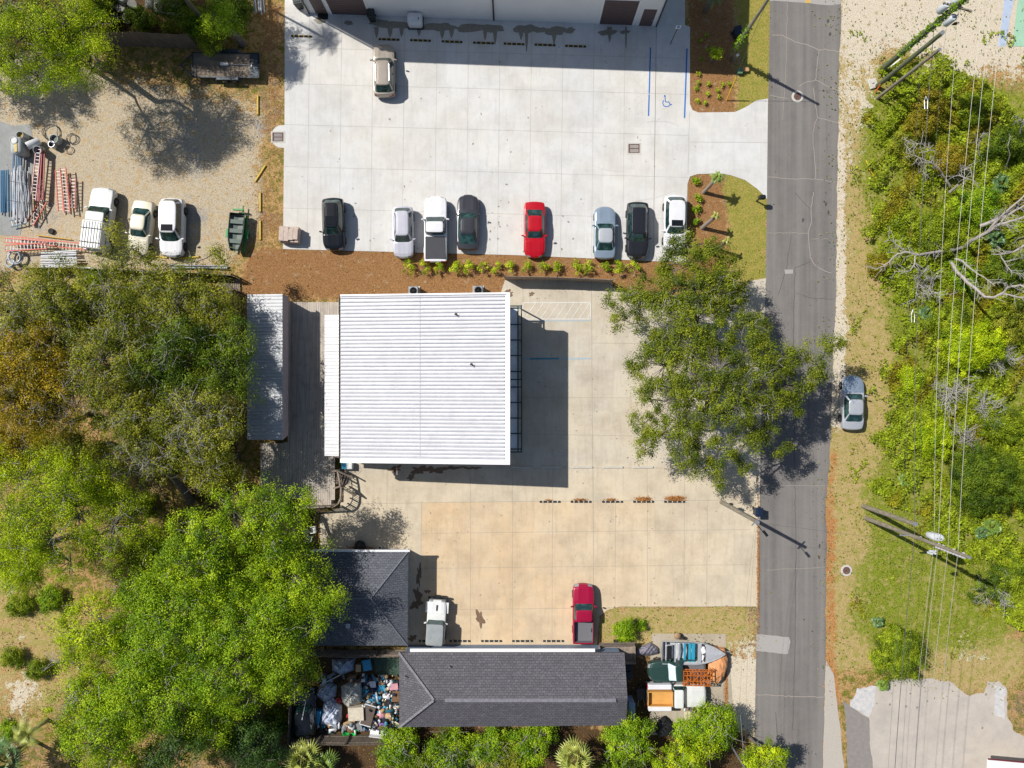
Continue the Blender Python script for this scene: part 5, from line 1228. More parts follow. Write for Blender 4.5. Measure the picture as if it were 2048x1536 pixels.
mb = MB(); mb.box((0, -.2, .3), (3.4, .1, .1)); mb.box((0, .62, .34), (3.2, .12, .14)); mb.tube([(-1.6, .3, .35), (-2.4, .25, .4)], .05, 6); mb.box((-2.0, -.1, .5), (.12, .9, .3)); mb.build('trailer_frame', m_grn, r)
for s_ in (-1, 1):
    mb = MB(); mb.box((.1, s_ * .86, .55), (.75, .26, .06), bev=.03); mb.build('fender', m_grn, r); mb = MB(); mb.lathe((.1, s_ * .86, .27), [(.16, -.08), (.27, -.07), (.27, .07), (.16, .08)], 16, 'Y'); mb.build('wheel', m_tyre, r)
# orange tarp boat
r = thing('tarp_covered_boat', 'small boat wrapped in a peach orange tarp beside the driveway', 'covered boat', G(1431, 1325), math.radians(-100)); mb = MB(); n = 9; m2 = 8; VV = []
for i in range(n):
    u = i / (n - 1); x = (u - .5) * 2.9; wv = .88 * math.sin(math.pi * min(.999, .12 + u * .8)) ** .6; row = []
    for j in range(m2 + 1):
        a = math.pi * j / m2; row.append((x + .1 * math.sin(j * 2 + i), -wv * math.cos(a), .12 + 1.0 * math.sin(a) ** .55 * (.7 + .3 * math.sin(u * 3)) + .05 * math.sin(i * 3 + j * 2)))
    VV.append(row)
for a, b in zip(VV[:-1], VV[1:]):
    for k in range(m2): mb.add([a[k], b[k], b[k + 1], a[k + 1]], [(0, 1, 2, 3)])
mb.add(VV[0], [tuple(range(m2 + 1))]); mb.add(VV[-1], [tuple(range(m2 + 1))]); mb.build('tarp', mat('peach_tarp', C(222, 156, 104), .65, scale=1.5, var=.12), r)
mb = MB(); mb.box((0, 0, .14), (2.3, 1.0, .2), bev=.05); mb.build('hull', m_blk, r)
# orange rack on pickup
r = thing('steel_rack', 'rusty orange welded steel rack lying over the green pickup bed', 'rack', G(1384, 1341) + Vector((0, 0, 1.35)), -.02); mb = MB(); m_or = mat('orange_steel', C(190, 104, 30), .6, scale=5, var=.25)
for y in (-.6, -.2, .25, .62):
    for z in (0, .4): mb.box((0, y, z), (2.35, .06, .06))
for x in np.linspace(-1.15, 1.15, 9):
    mb.box((x, 0, .4), (.05, 1.25, .05)); mb.box((x, 0, 0), (.05, 1.25, .05))
for k in range(10):
    x = -1.0 + k * .22; mb.box((x, -.4 + .4 * (k % 3), .43), (.05, .5, .05), .7 if k % 2 else -.7)
for x in (-1.15, 0, 1.15):
    for y in (-.6, .62): mb.box((x, y, .2), (.06, .06, .4))
mb.box((1.3, .75, .2), (.5, .07, .07), -.5); mb.box((1.35, .3, .2), (.07, .9, .07)); mb.build('rack_bars', m_or, r)
# bicycle
r = thing('bicycle', 'dark bicycle leaning near the front of the old white pickup', 'bicycle', G(1417, 1398), -1.2); 
for x in (-.5, .5):
    mb = MB(); mb.tube([(x + .33 * math.cos(a), .12 * math.sin(a) * 0 + .33 * math.sin(a) * .45, .36 + .33 * math.sin(a) * .85) for a in np.linspace(0, 2 * math.pi, 25)], .022, 6); mb.build('wheel', m_tyre, r)
mb = MB(); mb.tube([(-.5, 0, .36), (-.15, .12, .62), (.4, .14, .66), (.5, 0, .36)], .02, 6); mb.tube([(-.15, .12, .62), (0, 0, .34), (.4, .14, .66)], .02, 6); mb.build('frame', m_dk, r); mb = MB(); mb.tube([(.4, -.05, .82), (.42, .22, .86), (.4, .42, .82)], .015, 6); mb.build('handlebar', m_gmet, r); mb = MB(); mb.box((-.2, .16, .74), (.22, .12, .05), bev=.02); mb.build('saddle', m_blk, r)
# tyres, chairs, table, pots
def tyre(px, py, z, label, rr=.33, m_=None, tilt=0):
    mb = MB(); mb.lathe((0, 0, 0), [(rr * .58, .02), (rr * .9, 0), (rr, .05), (rr, .16), (rr * .9, .2), (rr * .58, .18)], 20); o = mb.build('tyre', m_ or m_tyre, smooth=40); o.location = G(px, py) + Vector((0, 0, z)); o.rotation_euler = (tilt, 0, 0); tag(o, label, 'tyre', 'loose tyres'); return o
tyre(1320, 1360, .05, 'loose tyre beside the green pickup', m_=m_tyre)
tyre(104, 463, 0, 'small loose tyre lying on the leafy gravel', .26, m_tyre)
def chair(px, py, rz, label):
    r = thing('garden_chair', label, 'chair', G(px, py), rz, 'white garden chairs'); mb = MB()
    for k in range(5): mb.box((-.2 + k * .1, 0, .42), (.07, .45, .025))
    mb.build('seat', m_wht, r); mb = MB()
    for k in range(4): mb.box((-.2 + k * .133, .25, .68), (.07, .025, .45))
    mb.box((0, .26, .9), (.5, .03, .07)); mb.build('backrest', m_wht, r)
    for x in (-.22, .22):
        for y in (-.2, .22):
            mb = MB(); mb.box((x, y, .2), (.04, .04, .41)); mb.build('leg', m_wht, r)
    for x in (-.27, .27):
        mb = MB(); mb.box((x, 0, .62), (.06, .48, .03)); mb.box((x, -.2, .52), (.04, .04, .2)); mb.build('armrest', m_wht, r)
chair(629, 1057, -1.4, 'white garden chair nearest the parking lot'); chair(616, 1062, .6, 'white garden chair between two others by the leafy bed'); chair(621, 1074, 2.9, 'white garden chair, southmost of the three')
def pot(px, py, rr, hh, label, c): 
    r = thing('planter', label, 'planter', G(px, py)); mb = MB(); mb.lathe((0, 0, 0), [(rr * .75, 0), (rr, hh), (rr * .85, hh), (rr * .8, hh - .08)], 20); mb.build('pot', c, r, smooth=40); mb = MB(); mb.lathe((0, 0, hh - .1), [(rr * .82, 0), (rr * .4, .05), (.02, .06)], 16); mb.build('soil', mat('pot_soil', (.05, .04, .03), .9), r)
pot(722, 1090, .5, .4, 'dark round basin against the hip roofed house gutter', m_dk); pot(761, 1094, .18, .4, 'white round bucket by the hip roofed house', m_wht)
# ---- west yard: ladders
m_rung = mat('dull_rung', C(190, 182, 188), .5, .1)
def ladder(px, py, rz, L, W_, z, m_, label, n=None, tilt=0, mr=None):
    r = thing('ladder', label, 'ladder', G(px, py, z), rz, 'orange and grey ladders'); r.rotation_euler = (tilt, 0, rz)
    for y in (-W_ / 2, W_ / 2):
        mb = MB(); mb.box((0, y, 0), (L, .075, .09)); mb.build('rail', m_, r)
    n = n or int(L / .3)
    mb = MB()
    for k in range(n): mb.box((-L / 2 + L * (k + .5) / n, 0, 0), (.05, W_ - .02, .03))
    mb.build('rungs', mr or m_rung, r)
m_ora = mat('orange_fibreglass', C(204, 76, 50), .55, scale=4, var=.15); m_orr = mat('dull_red_fibreglass', C(170, 84, 84), .6, scale=4, var=.15); m_pk = mat('faded_pink_rail', C(206, 160, 160), .6)
V90 = math.pi / 2
for a in [(72, 348, V90 - .1, 4.6, .42, .75, m_pk, 'long pink railed ladder standing on edge beside the grey pipes'), (80, 350, V90 - .06, 4.6, .12, .7, m_orr, 'dull red ladder on its side next to the pink railed ladder'), (86, 350, V90 - .03, 4.3, .14, .6, m_orr, 'dull red ladder on its side, nearest the open gravel'),
          (119, 381, V90 + .07, 3.6, .45, .45, m_ora, 'orange ladder leaning left in the middle ladder stack'), (130, 380, V90 + .1, 3.9, .5, .6, m_ora, 'wide orange ladder on top of the middle ladder stack'), (146, 387, V90 - .02, 2.7, .45, .4, m_orr, 'orange ladder with yellow end caps at the east of the stack'),
          (74, 424, 1.05, 2.4, .62, .35, m_ora, 'short wide orange stepladder lying at an angle'), (36, 444, .25, 1.4, .55, .3, mat('teal_ladder', C(60, 110, 130), .6), 'small teal ladder piece under the white pipe ends'),
          (108, 487, -.1, 7.4, .5, .5, m_ora, 'longest orange ladder lying across the yard south side'), (60, 484, -.07, 4.4, .35, .65, m_ora, 'orange ladder overlapping the longest ladder at its west end'), (52, 494, .06, 3.6, .5, .75, m_ora, 'bright orange ladder tilted across the ladder pile, southmost')]:
    ladder(*a)
# pipes
m_pip = mat('grey_pvc', C(176, 184, 192), .4, scale=3, var=.08); m_pipw = mat('white_pipe', C(214, 216, 220), .4, scale=3, var=.08); m_pipb = mat('blue_pipe', C(70, 130, 170), .4, scale=3, var=.1); m_pipbg = mat('blue_grey_conduit', C(110, 136, 162), .4, scale=3, var=.1)
def pipes(name, a, b, n, spread, r0, m_, label, group, z=.1, jit=1.0, cat='pipe'):
    for k in range(n):
        t = (k - (n - 1) / 2) / max(1, (n - 1) / 2)
        ax, ay = -(b[1] - a[1]), (b[0] - a[0]); L = math.hypot(ax, ay); ax, ay = ax / L * spread * t, ay / L * spread * t
        zz = z + rnd.uniform(0, .16) + .25 * (1 - abs(t)) * (spread > 6)
        p0 = G(a[0] + ax + rnd.uniform(-jit, jit), a[1] + ay + rnd.uniform(-jit, jit) * 2, zz); p1 = G(b[0] + ax + rnd.uniform(-jit, jit), b[1] + ay + rnd.uniform(-jit, jit) * 2, zz + rnd.uniform(-.05, .05))
        mb = MB(); mb.tube([p0, p0.lerp(p1, .5) + Vector((0, 0, -.01)), p1], r0, 8); tag(mb.build(name, m_, smooth=40), label, cat, group)
pipes('pipe', (98, 504), (92, 532), 1, 1, .08, m_pipw, 'white pipe end', 'x')  if False else None
pipes('pipe', (82, 519), (154, 518), 9, 15, .075, m_pipw, 'white pipe in the neat stack at the south edge of the yard', 'white pipes in the south stack', .3, .8)
pipes('pipe', (40, 338), (42, 440), 16, 15, .045, m_pipw, 'thin white pipe in the tangled stack beside the ladders', 'thin white pipes in the tangled stack', .45, 3.5)
pipes('pipe', (44, 345), (52, 430), 5, 9, .045, m_pip, 'grey pipe lying across the tangled pipe stack', 'grey pipes in the tangled stack', .8, 6)
pipes('pipe', (37, 275), (31, 420), 7, 9, .05, m_pipbg, 'blue grey conduit north of the tangled white pipes', 'blue grey conduits in the west yard', .25, 1.2)
pipes('pipe', (4, 340), (4, 425), 8, 13, .05, m_pipb, 'bright blue pipe at the west frame edge', 'blue pipes at the west edge', .3, .8)
pipes('pipe', (515, -20), (519, 26), 6, 9, .07, m_pip, 'grey pipe in the bundle hanging over the north mulch', 'grey pipes at the north edge', .5, 2)
pipes('pipe', (95, 532), (190, 537), 1, 1, .12, m_pipw, 'long speckled white pipe along the black fence', 'long pipes along the black fence', .3, .3)
pipes('pipe', (340, 535), (455, 534), 3, 4, .06, m_pip, 'grey pipe on the ground near the black fence east end', 'grey pipes near the black fence', .1, 1.5)
pipes('timber', (72, 470), (142, 479), 1, 1, .05, mat('yellow_timber', C(210, 170, 80), .7), 'yellow timber batten lying north of the long ladders', 'loose timbers', .05, .2, 'timber')
pipes('timber', (14, 503), (90, 504), 1, 1, .05, mat('pale_timber', C(210, 180, 120), .7), 'pale timber batten under the pipe coils', 'loose timbers', .2, .2, 'timber')
pipes('guy_rod', (18, 362), (70, 372), 1, 1, .02, m_dk, 'dark strap rod across the pipe stack, upper', 'strap rods on the pipes', .95, .2, 'rod'); pipes('guy_rod', (14, 400), (68, 408), 1, 1, .02, m_dk, 'dark strap rod across the pipe stack, lower', 'strap rods on the pipes', .95, .2, 'rod')
def coil(px, py, rr, n, th, m_, label, cat='hose', z=.1, fl=1.0):
    mb = MB()
    for k in range(n):
        ph = rnd.uniform(0, 6); r_ = rr * rnd.uniform(.8, 1.05); ox, oy = rnd.uniform(-.1, .1) * rr, rnd.uniform(-.1, .1) * rr
        mb.tube([(ox + r_ * math.cos(a + ph), oy + r_ * fl * math.sin(a + ph), z + k * th * 1.6 + .06 * math.sin(a * 2)) for a in np.linspace(0, 2 * math.pi * .97, 26)], th, 6)
    o = mb.build('hose_coil', m_, smooth=50); o.location = G(px, py); tag(o, label, cat, 'coils of hose and conduit')
coil(37, 515, .62, 3, .07, m_pip, 'large coil of grey conduit west of the white pipe stack', z=.3); coil(28, 527, .4, 2, .06, m_pip, 'smaller coil of grey conduit against the black fence', z=.4)
coil(103, 265, .7, 2, .03, m_blk, 'wide loop of black hose on the gravel'); coil(145, 278, .45, 3, .022, m_dk, 'tangle of thin dark wire loops on the gravel'); coil(138, 300, .4, 2, .025, mat('tan_hose', C(170, 150, 140), .6), 'small tan hose loop south of the dark wire loops')
def drum(px, py, rr, hh, label, m_, tilt=0, rz=0, inner=None):
    r = thing('plastic_drum', label, 'drum', G(px, py) + Vector((0, 0, .05 + rr * abs(math.sin(tilt)))), rz, 'drums and buckets in the west yard'); r.rotation_euler = (tilt, 0, rz)
    mb = MB(); mb.lathe((0, 0, 0), [(rr * .9, 0), (rr, .05), (rr, hh - .04), (rr * .93, hh), (rr * .86, hh), (rr * .85, hh - .3)], 22); mb.build('shell', m_, r, smooth=40); mb = MB(); mb.lathe((0, 0, hh - .28), [(rr * .84, 0), (rr * .8, .02), (.02, .03)], 18); mb.build('contents', inner or m_dk, r)
m_gp = mat('grey_plastic', C(176, 180, 180), .5, scale=3, var=.1)
drum(54, 277, .34, .9, 'open grey drum holding something yellow', m_gp, inner=mat('yellow_stuff', C(170, 140, 40), .8)); drum(84, 285, .33, 1.1, 'open white drum tipped over to the southeast', m_pipw, 1.1, -.9); drum(86, 302, .36, .8, 'short beige drum behind the pink ladder', m_gp, .3, .4); drum(118, 283, .4, .7, 'wire filled round grey tub', m_gp, inner=mat('wire_tangle', C(110, 116, 110), .7, scale=20, var=.5))
drum(112, 293, .3, .6, 'small shiny bucket beside the wire filled tub', m_gmet)
r = thing('storage_tote', 'grey plastic tote with round lid and yellow strip', 'container', G(52, 300), .03); mb = MB(); mb.box((0, 0, .7), (1.0, 1.45, 1.3), bev=.15); mb.build('tank', m_gp, r, smooth=50); mb = MB(); mb.lathe((-.1, .38, 1.36), [(.34, 0), (.34, .05), (.28, .07), (.27, .03)], 20); mb.build('lid', m_gp, r); mb = MB(); mb.box((.05, -.25, 1.37), (.22, .7, .05)); mb.build('yellow_strip', mat('yellow_pad', C(216, 190, 110), .7), r)
# tyres and tanks pile top-left
m_tank = mat('faded_tank', C(168, 168, 160), .5, scale=3, var=.25)
for i, (px, py, L, a, lb) in enumerate(((304, 10, 1.0, 1.5, 'pale upright gas tank beyond the wooden fence'), (321, 12, 1.3, 1.5, 'orange stained gas tank beyond the wooden fence'), (252, 6, .7, .6, 'small grey gas tank at the north frame edge'))):
    r = thing('gas_tank', lb, 'gas tank', G(px, py), a, 'gas tanks beyond the fence'); mb = MB(); mb.lathe((0, 0, .45), [(.1, -L * .62), (.28, -L * .52), (.34, -L * .4), (.34, L * .4), (.28, L * .52), (.1, L * .62)], 16, 'X'); mb.build('tank', m_tank, r, smooth=40); mb = MB(); mb.lathe((L * .66, 0, .45), [(.08, -.06), (.08, .06)], 10, 'X'); mb.build('valve', m_rust, r)
m_drt = mat('grey_dusty_rubber', C(126, 124, 120), .85, scale=3, var=.25)
for i, (px, py, lb) in enumerate(((231, 40, 'dusty grey tyre on the tyre heap, westmost'), (258, 40, 'dusty grey tyre on the heap, largest by the fence'), (246, 20, 'dusty grey tyre in the middle of the heap'), (252, 3, 'dusty grey tyre at the top of the heap'), (224, 14, 'dusty grey tyre half under vines'), (270, 14, 'dusty grey tyre nearest the gas tanks'), (205, 25, 'dusty grey tyre under the yellow green tree'))):
    tyre(px, py, .1 + .1 * (i % 3), lb, .45, m_drt, .25 * (i % 2))
# ---- cluttered back yard of the long house
def cloth(name, poly, z, label, m_, seed, cat='tarp', group='tarps in the cluttered yard', amp=.22, res=18):
    cx = sum(p[0] for p in poly) / len(poly); cy = sum(p[1] for p in poly) / len(poly); r_ = random.Random(seed); mb = MB(); rings = []
    ph = [r_.uniform(0, 6) for _ in range(4)]; P_ = []
    for a, b in zip(poly, poly[1:] + poly[:1]):
        for k in range(4): P_.append((a[0] + (b[0] - a[0]) * k / 4, a[1] + (b[1] - a[1]) * k / 4))
    n = len(P_)
    for q, t in enumerate((1, .86, .68, .48, .28, .1)):
        row = []
        for k, p in enumerate(P_):
            x, y = cx + (p[0] - cx) * t, cy + (p[1] - cy) * t
            h = z * (1 - t ** 3) + amp * (math.sin(x * .33 + ph[0]) * math.sin(y * .29 + ph[1]) + .6 * math.sin(x * .8 + y * .6 + ph[2])) * (t < .99) * .8 + .05
            row.append(G(x, y, max(.03, h)))
        rings.append(row)
    for a, b in zip(rings[:-1], rings[1:]):
        for k in range(n): mb.add([a[k], a[(k + 1) % n], b[(k + 1) % n], b[k]], [(0, 1, 2, 3)])
    mb.add(rings[-1], [tuple(range(n))]); o = mb.build(name, m_); tag(o, label, cat, group); return o
m_tarp1 = mat('silver_blue_tarp', C(172, 184, 200), .55, scale=1.6, var=.15, bump=.3, bs=3); m_tarp2 = mat('grey_tarp', C(196, 194, 186), .6, scale=1.6, var=.12, bump=.3, bs=3); m_tarp3 = mat('white_blue_tarp', C(212, 216, 224), .55, scale=2.4, var=.15, c2=C(150, 166, 196), bump=.3, bs=3)
cloth('tarp', [(664, 1318), (712, 1314), (708, 1340), (684, 1350), (664, 1342)], 1.0, 'pale blue grey tarp against the board fence, northmost', m_tarp1, 1)
cloth('tarp', [(640, 1372), (655, 1362), (674, 1370), (672, 1392), (650, 1406), (636, 1394), (626, 1390)], .9, 'crumpled silver tarp over a heap near the black SUV', m_tarp1, 2)
cloth('tarp', [(682, 1372), (700, 1362), (724, 1360), (728, 1392), (722, 1406), (697, 1416), (684, 1404)], 1.2, 'large grey tarp over a round mound, centre of the yard', m_tarp2, 3)
cloth('tarp', [(648, 1402), (666, 1396), (684, 1410), (684, 1440), (676, 1458), (640, 1450), (638, 1442)], 1.0, 'white and blue patterned tarp, southmost of the tarps', m_tarp3, 4)
m_junk = [mat('junk_%s' % n_, C(*c_), .6, scale=4, var=.2) for n_, c_ in (('navy', (40, 56, 96)), ('purple', (104, 66, 150)), ('cyan', (50, 150, 190)), ('brown', (120, 88, 60)), ('cream', (206, 196, 176)), ('black', (30, 30, 34)), ('red', (160, 36, 40)), ('white', (220, 222, 226)), ('teal', (34, 96, 110)), ('pink', (206, 150, 160)), ('tan', (180, 148, 104)), ('grey', (130, 134, 138)))]
JN = ['navy', 'purple', 'cyan', 'brown', 'cream', 'black', 'red', 'white', 'teal', 'pink', 'tan', 'grey']
def junk_box(px, py, s, h, rz, ci, label, cat='storage box', nm='storage_box', z=0):
    r = thing(nm, label, cat, G(px, py) + Vector((0, 0, z)), rz, 'clutter in the back yard'); mb = MB(); x, y = s
    a, b = x * .44, y * .44; mb.hexa([(-a, -b, 0), (a, -b, 0), (a, b, 0), (-a, b, 0)], [(-x / 2, -y / 2, h), (x / 2, -y / 2, h), (x / 2, y / 2, h), (-x / 2, y / 2, h)]); mb.build('body', m_junk[ci], r); mb = MB(); mb.box((0, 0, h + .02), (x + .05, y + .05, .05), bev=.02); mb.build('lid', m_junk[ci], r)
def bundle(px, py, rr, ci, label, cat='bag', nm='bag', fl=.7):
    mb = MB(); n, m2 = 10, 12; ph = rnd.uniform(0, 6); V = []
    for i in range(1, n):
        th = math.pi * i / n
        for j in range(m2):
            a = 2 * math.pi * j / m2; k = rr * (1 + .16 * math.sin(3 * a + ph + th * 2) + .1 * math.sin(5 * a - ph) + .1 * math.sin(7 * th))
            V.append((k * math.sin(th) * math.cos(a), k * math.sin(th) * math.sin(a), rr * fl + rr * fl * math.cos(th)))
    fs = [(i * m2 + j, i * m2 + (j + 1) % m2, (i + 1) * m2 + (j + 1) % m2, (i + 1) * m2 + j) for i in range(n - 2) for j in range(m2)] + [tuple(range(m2)), tuple(range((n - 2) * m2, (n - 1) * m2))]
    mb.add(V, fs); o = mb.build(nm, m_junk[ci], smooth=50); o.location = G(px, py); tag(o, label, cat, 'clutter in the back yard')
for a in [(732, 1380, (.6, .9), .5, .6, 8, 'teal crate right of the large grey tarp'), (748, 1363, (.5, .5), .6, .1, 7, 'white square lid box in the north of the clutter'), (766, 1374, (.55, .7), .5, 0, 2, 'pale cyan tub with a lid under the roof edge'), (755, 1378, (.6, .5), .4, .7, 5, 'black crate between the two pale boxes'),
          (752, 1392, (.9, .6), .5, -.4, 2, 'bright cyan folded box above the mattress'), (716, 1420, (1.3, 1.1), .8, .05, 4, 'cream cabinet with a grille front south of the grey tarp'), (790, 1368, (.7, .5), .6, .1, 9, 'pink box beside the long house wall'), (793, 1388, (.6, .9), .5, 0, 3, 'brown carton beside the long house wall'), (639, 1428, (.45, 1.1), .7, -.2, 2, 'blue storage box left of the patterned tarp'),
          (722, 1448, (.4, .7), .6, .3, 11, 'dark grey case standing near the south fence'), (700, 1444, (1.0, .4), .3, .3, 10, 'tan plank box by the patterned tarp'), (738, 1410, (.3, .8), .4, .5, 8, 'narrow teal bin west of the mattress'), (777, 1400, (.6, .5), .5, .4, 5, 'black box east of the cyan folded box'), (720, 1330, (.4, .6), .7, 0, 10, 'yellowish canister box beside the northmost tarp'), (736, 1326, (.7, .9), .5, .2, 2, 'blue tub right of the northmost tarp')]:
    junk_box(*a)
for a in [(768, 1449, .42, 1, 'purple bag near the white bench'), (678, 1400, .26, 6, 'red bag between two tarps'), (696, 1431, .18, 6, 'small dark red bag beside the cream cabinet'), (778, 1390, .35, 3, 'brown fabric heap near the long house'), (764, 1425, .4, 9, 'pink pile of toys east of the mattress'), (780, 1430, .4, 10, 'tan cloth heap next to the long house wall'),
          (705, 1450, .32, 7, 'white bag near the green basin'), (730, 1452, .25, 0, 'navy bag near the green basin'), (748, 1452, .25, 7, 'white crumpled bag west of the purple bag'), (634, 1450, .3, 7, 'white bag at the foot of the patterned tarp'), (742, 1372, .3, 5, 'black bag beside the teal crate'), (759, 1366, .28, 0, 'navy bag among the boxes'), (781, 1450, .16, 9, 'small pink ball by the white bench'), (787, 1440, .3, 8, 'teal bag at the southeast clutter corner'), (744, 1400, .3, 0, 'navy heap above the mattress'), (738, 1362, .3, 3, 'brown heap north of the boxes'), (706, 1355, .4, 3, 'brown leafy heap between the tarps'), (690, 1452, .3, 11, 'grey bag beside the patterned tarp'), (772, 1412, .3, 2, 'cyan cloth east of the mattress'), (757, 1402, .24, 5, 'black bag just above the mattress'), (786, 1412, .3, 4, 'cream bag by the long house wall')]:
    bundle(*a)
r = thing('mattress_frame', 'brown board with white edge leaning across the clutter', 'bed frame', G(739, 1424) + Vector((0, 0, .5)), -.28); mb = MB(); mb.box((0, 0, .1), (.95, 1.75, .1)); mb.build('board', mat('brown_board', C(96, 84, 76), .8), r); mb = MB(); mb.box((-.5, 0, .12), (.06, 1.8, .14)); mb.box((0, .9, .12), (1.0, .06, .14)); mb.box((0, -.9, .12), (1.0, .06, .14)); mb.build('rim', m_wht, r)
r = thing('green_basin', 'bright green round basin by the brown fence', 'basin', G(700, 1459)); mb = MB(); mb.lathe((0, 0, 0), [(.5, 0), (.68, .25), (.62, .26), (.48, .05)], 22); mb.build('basin', mat('bright_green_plastic', C(20, 170, 70), .5), r, smooth=40); mb = MB(); mb.lathe((.1, .1, .1), [(.4, 0), (.3, .2), (.1, .25)], 10); mb.build('contents', m_junk[3], r)
r = thing('bench', 'white bench along the south fence of the clutter', 'bench', G(765, 1461), -.12); mb = MB(); mb.box((0, 0, .45), (2.0, .45, .06)); mb.build('seat', m_wht, r); mb = MB(); mb.box((0, -.2, .75), (2.0, .05, .4)); mb.build('backrest', m_wht, r)
for x in (-.9, .9):
    mb = MB(); mb.box((x, 0, .22), (.06, .4, .42)); mb.build('leg', m_wht, r)
pipes('timber', (640, 1370), (681, 1350), 1, 1, .035, m_pipw, 'pale pole lying across the silver tarp', 'loose timbers', 1.0, .2, 'pole'); pipes('timber', (612, 1400), (604, 1440), 1, 1, .03, m_pipw, 'pale pole leaning over the black SUV', 'loose timbers', 2.0, .2, 'pole')
def debris():
    P_, Q_, Cc = [], [], []; base = np.array([m_.node_tree.nodes and c_ for m_, c_ in zip(m_junk, [C(40, 56, 96), C(104, 66, 150), C(50, 150, 190), C(120, 88, 60), C(206, 196, 176), C(30, 30, 34), C(160, 36, 40), C(220, 222, 226), C(34, 96, 110), C(206, 150, 160), C(180, 148, 104), C(130, 134, 138)])])
    V = []; F = []
    for i in range(520):
        if i < 420: x, y = rnd.uniform(728, 797), rnd.uniform(1356, 1462)
        else: x, y = rnd.uniform(640, 797), rnd.choice((rnd.uniform(1350, 1364), rnd.uniform(1446, 1466)))
        c = np.array(G(x, y, rnd.uniform(.05, .6))); k_ = rnd.random() ** 2; s_ = np.array([.05 + .34 * k_, rnd.uniform(.03, .16), rnd.uniform(.01, .07)]); a = rnd.uniform(0, 6.3); ca, sa = math.cos(a), math.sin(a); tl_ = rnd.uniform(-.5, .5); o = len(V)
        for q in ((-1, -1, -1), (1, -1, -1), (1, 1, -1), (-1, 1, -1), (-1, -1, 1), (1, -1, 1), (1, 1, 1), (-1, 1, 1)):
            p = np.array(q) * s_; V.append((c[0] + p[0] * ca - p[1] * sa, c[1] + p[0] * sa + p[1] * ca, c[2] + p[2] + p[0] * tl_))
        F += [(o + 3, o + 2, o + 1, o), (o + 4, o + 5, o + 6, o + 7), (o, o + 1, o + 5, o + 4), (o + 1, o + 2, o + 6, o + 5), (o + 2, o + 3, o + 7, o + 6), (o + 3, o, o + 4, o + 7)]; Cc += [base[rnd.choice((0, 0, 2, 3, 4, 5, 5, 5, 7, 7, 7, 8, 8, 10, 11, 11))]] * 8
    o = bpy.data.objects.new('debris', fast_mesh('debris', np.array(V), np.array(F), m_dry, np.array(Cc))); COL.objects.link(o); o['kind'] = 'stuff'
debris()
sheet('green_mat', [(746, 1316), (798, 1316), (798, 1352), (752, 1348)], .0, mat('green_turf_mat', C(60, 84, 70), .9))
# driveway clutter
cloth('tarp', [(1272, 1297), (1300, 1284), (1314, 1292), (1318, 1308), (1296, 1312), (1270, 1309)], .9, 'grey violet tarp over an engine beside the wooden trailer', mat('violet_grey_tarp', C(140, 136, 150), .6, bump=.3, bs=3), 6, amp=.15)
for i, (px, py, a, s_, lb) in enumerate(((1374, 1430, 0, (.55, .75), 'cream panel lying on the ground, westmost'), (1386, 1430, .05, (.4, .6), 'cream panel beside the westmost panel'), (1398, 1425, .7, (.8, .35), 'cream panel tilted outward'), (1402, 1412, .9, (1.0, .45), 'cream cushion panel nearest the bicycle'), (1375, 1412, 0, (.9, .5), 'grey brown crate panel beside the white pickup'))):
    r = thing('panel', lb, 'panel', G(px, py) + Vector((0, 0, .1 + .05 * i)), a, 'cream panels in the driveway'); mb = MB(); mb.box((0, 0, .05), (*s_, .08), bev=.02); mb.build('board', mat('cream_board', C(214, 204, 168), .7) if i < 4 else m_wood, r); mb = MB(); mb.box((0, 0, .1), (s_[0] * .1, s_[1] * .9, .02)); mb.build('batten', m_wood, r)
bundle(1348, 1408, .3, 9, 'mixed pink clutter beside the white pickup', 'clutter heap', 'clutter_heap'); bundle(1327, 1450, .8, 5, 'dark bagged heap under the bushes', 'clutter heap', 'clutter_heap', .5)
r = thing('wheelbarrow', 'dark wheelbarrow in the shade beside the long house', 'wheelbarrow', G(1280, 1384), 1.6); mb = MB(); mb.hexa([(-.3, -.2, .25), (.35, -.25, .25), (.35, .25, .25), (-.3, .2, .25)], [(-.45, -.33, .55), (.5, -.38, .55), (.5, .38, .55), (-.45, .33, .55)]); mb.build('tray', m_dk, r); mb = MB(); mb.tube([(-1.0, -.3, .5), (.6, -.05, .2)], .02, 6); mb.tube([(-1.0, .3, .5), (.6, .05, .2)], .02, 6); mb.build('handle', m_gmet, r); mb = MB(); mb.lathe((.65, 0, .2), [(.2, -.04), (.2, .04)], 14, 'Y'); mb.build('wheel', m_tyre, r)
electr(1258, 1406, 'pale blue meter cabinet against the long house gable', (.5, 1.4), 1.6, mat('pale_blue_cabinet', C(150, 176, 204), .6))
r = thing('grill', 'round dark kettle grill by the boat stern', 'grill', G(1352, 1268)); mb = MB(); mb.lathe((0, 0, .3), [(.1, 0), (.28, .1), (.3, .22), (.2, .34), (.03, .38)], 16); mb.build('lid', mat('tan_rusty', C(160, 130, 100), .7), r, smooth=40); mb = MB()
for k in range(3): mb.tube([(0, 0, .4), (.25 * math.cos(k * 2.1), .25 * math.sin(k * 2.1), 0)], .015, 5)
mb.build('leg', m_dk, r)
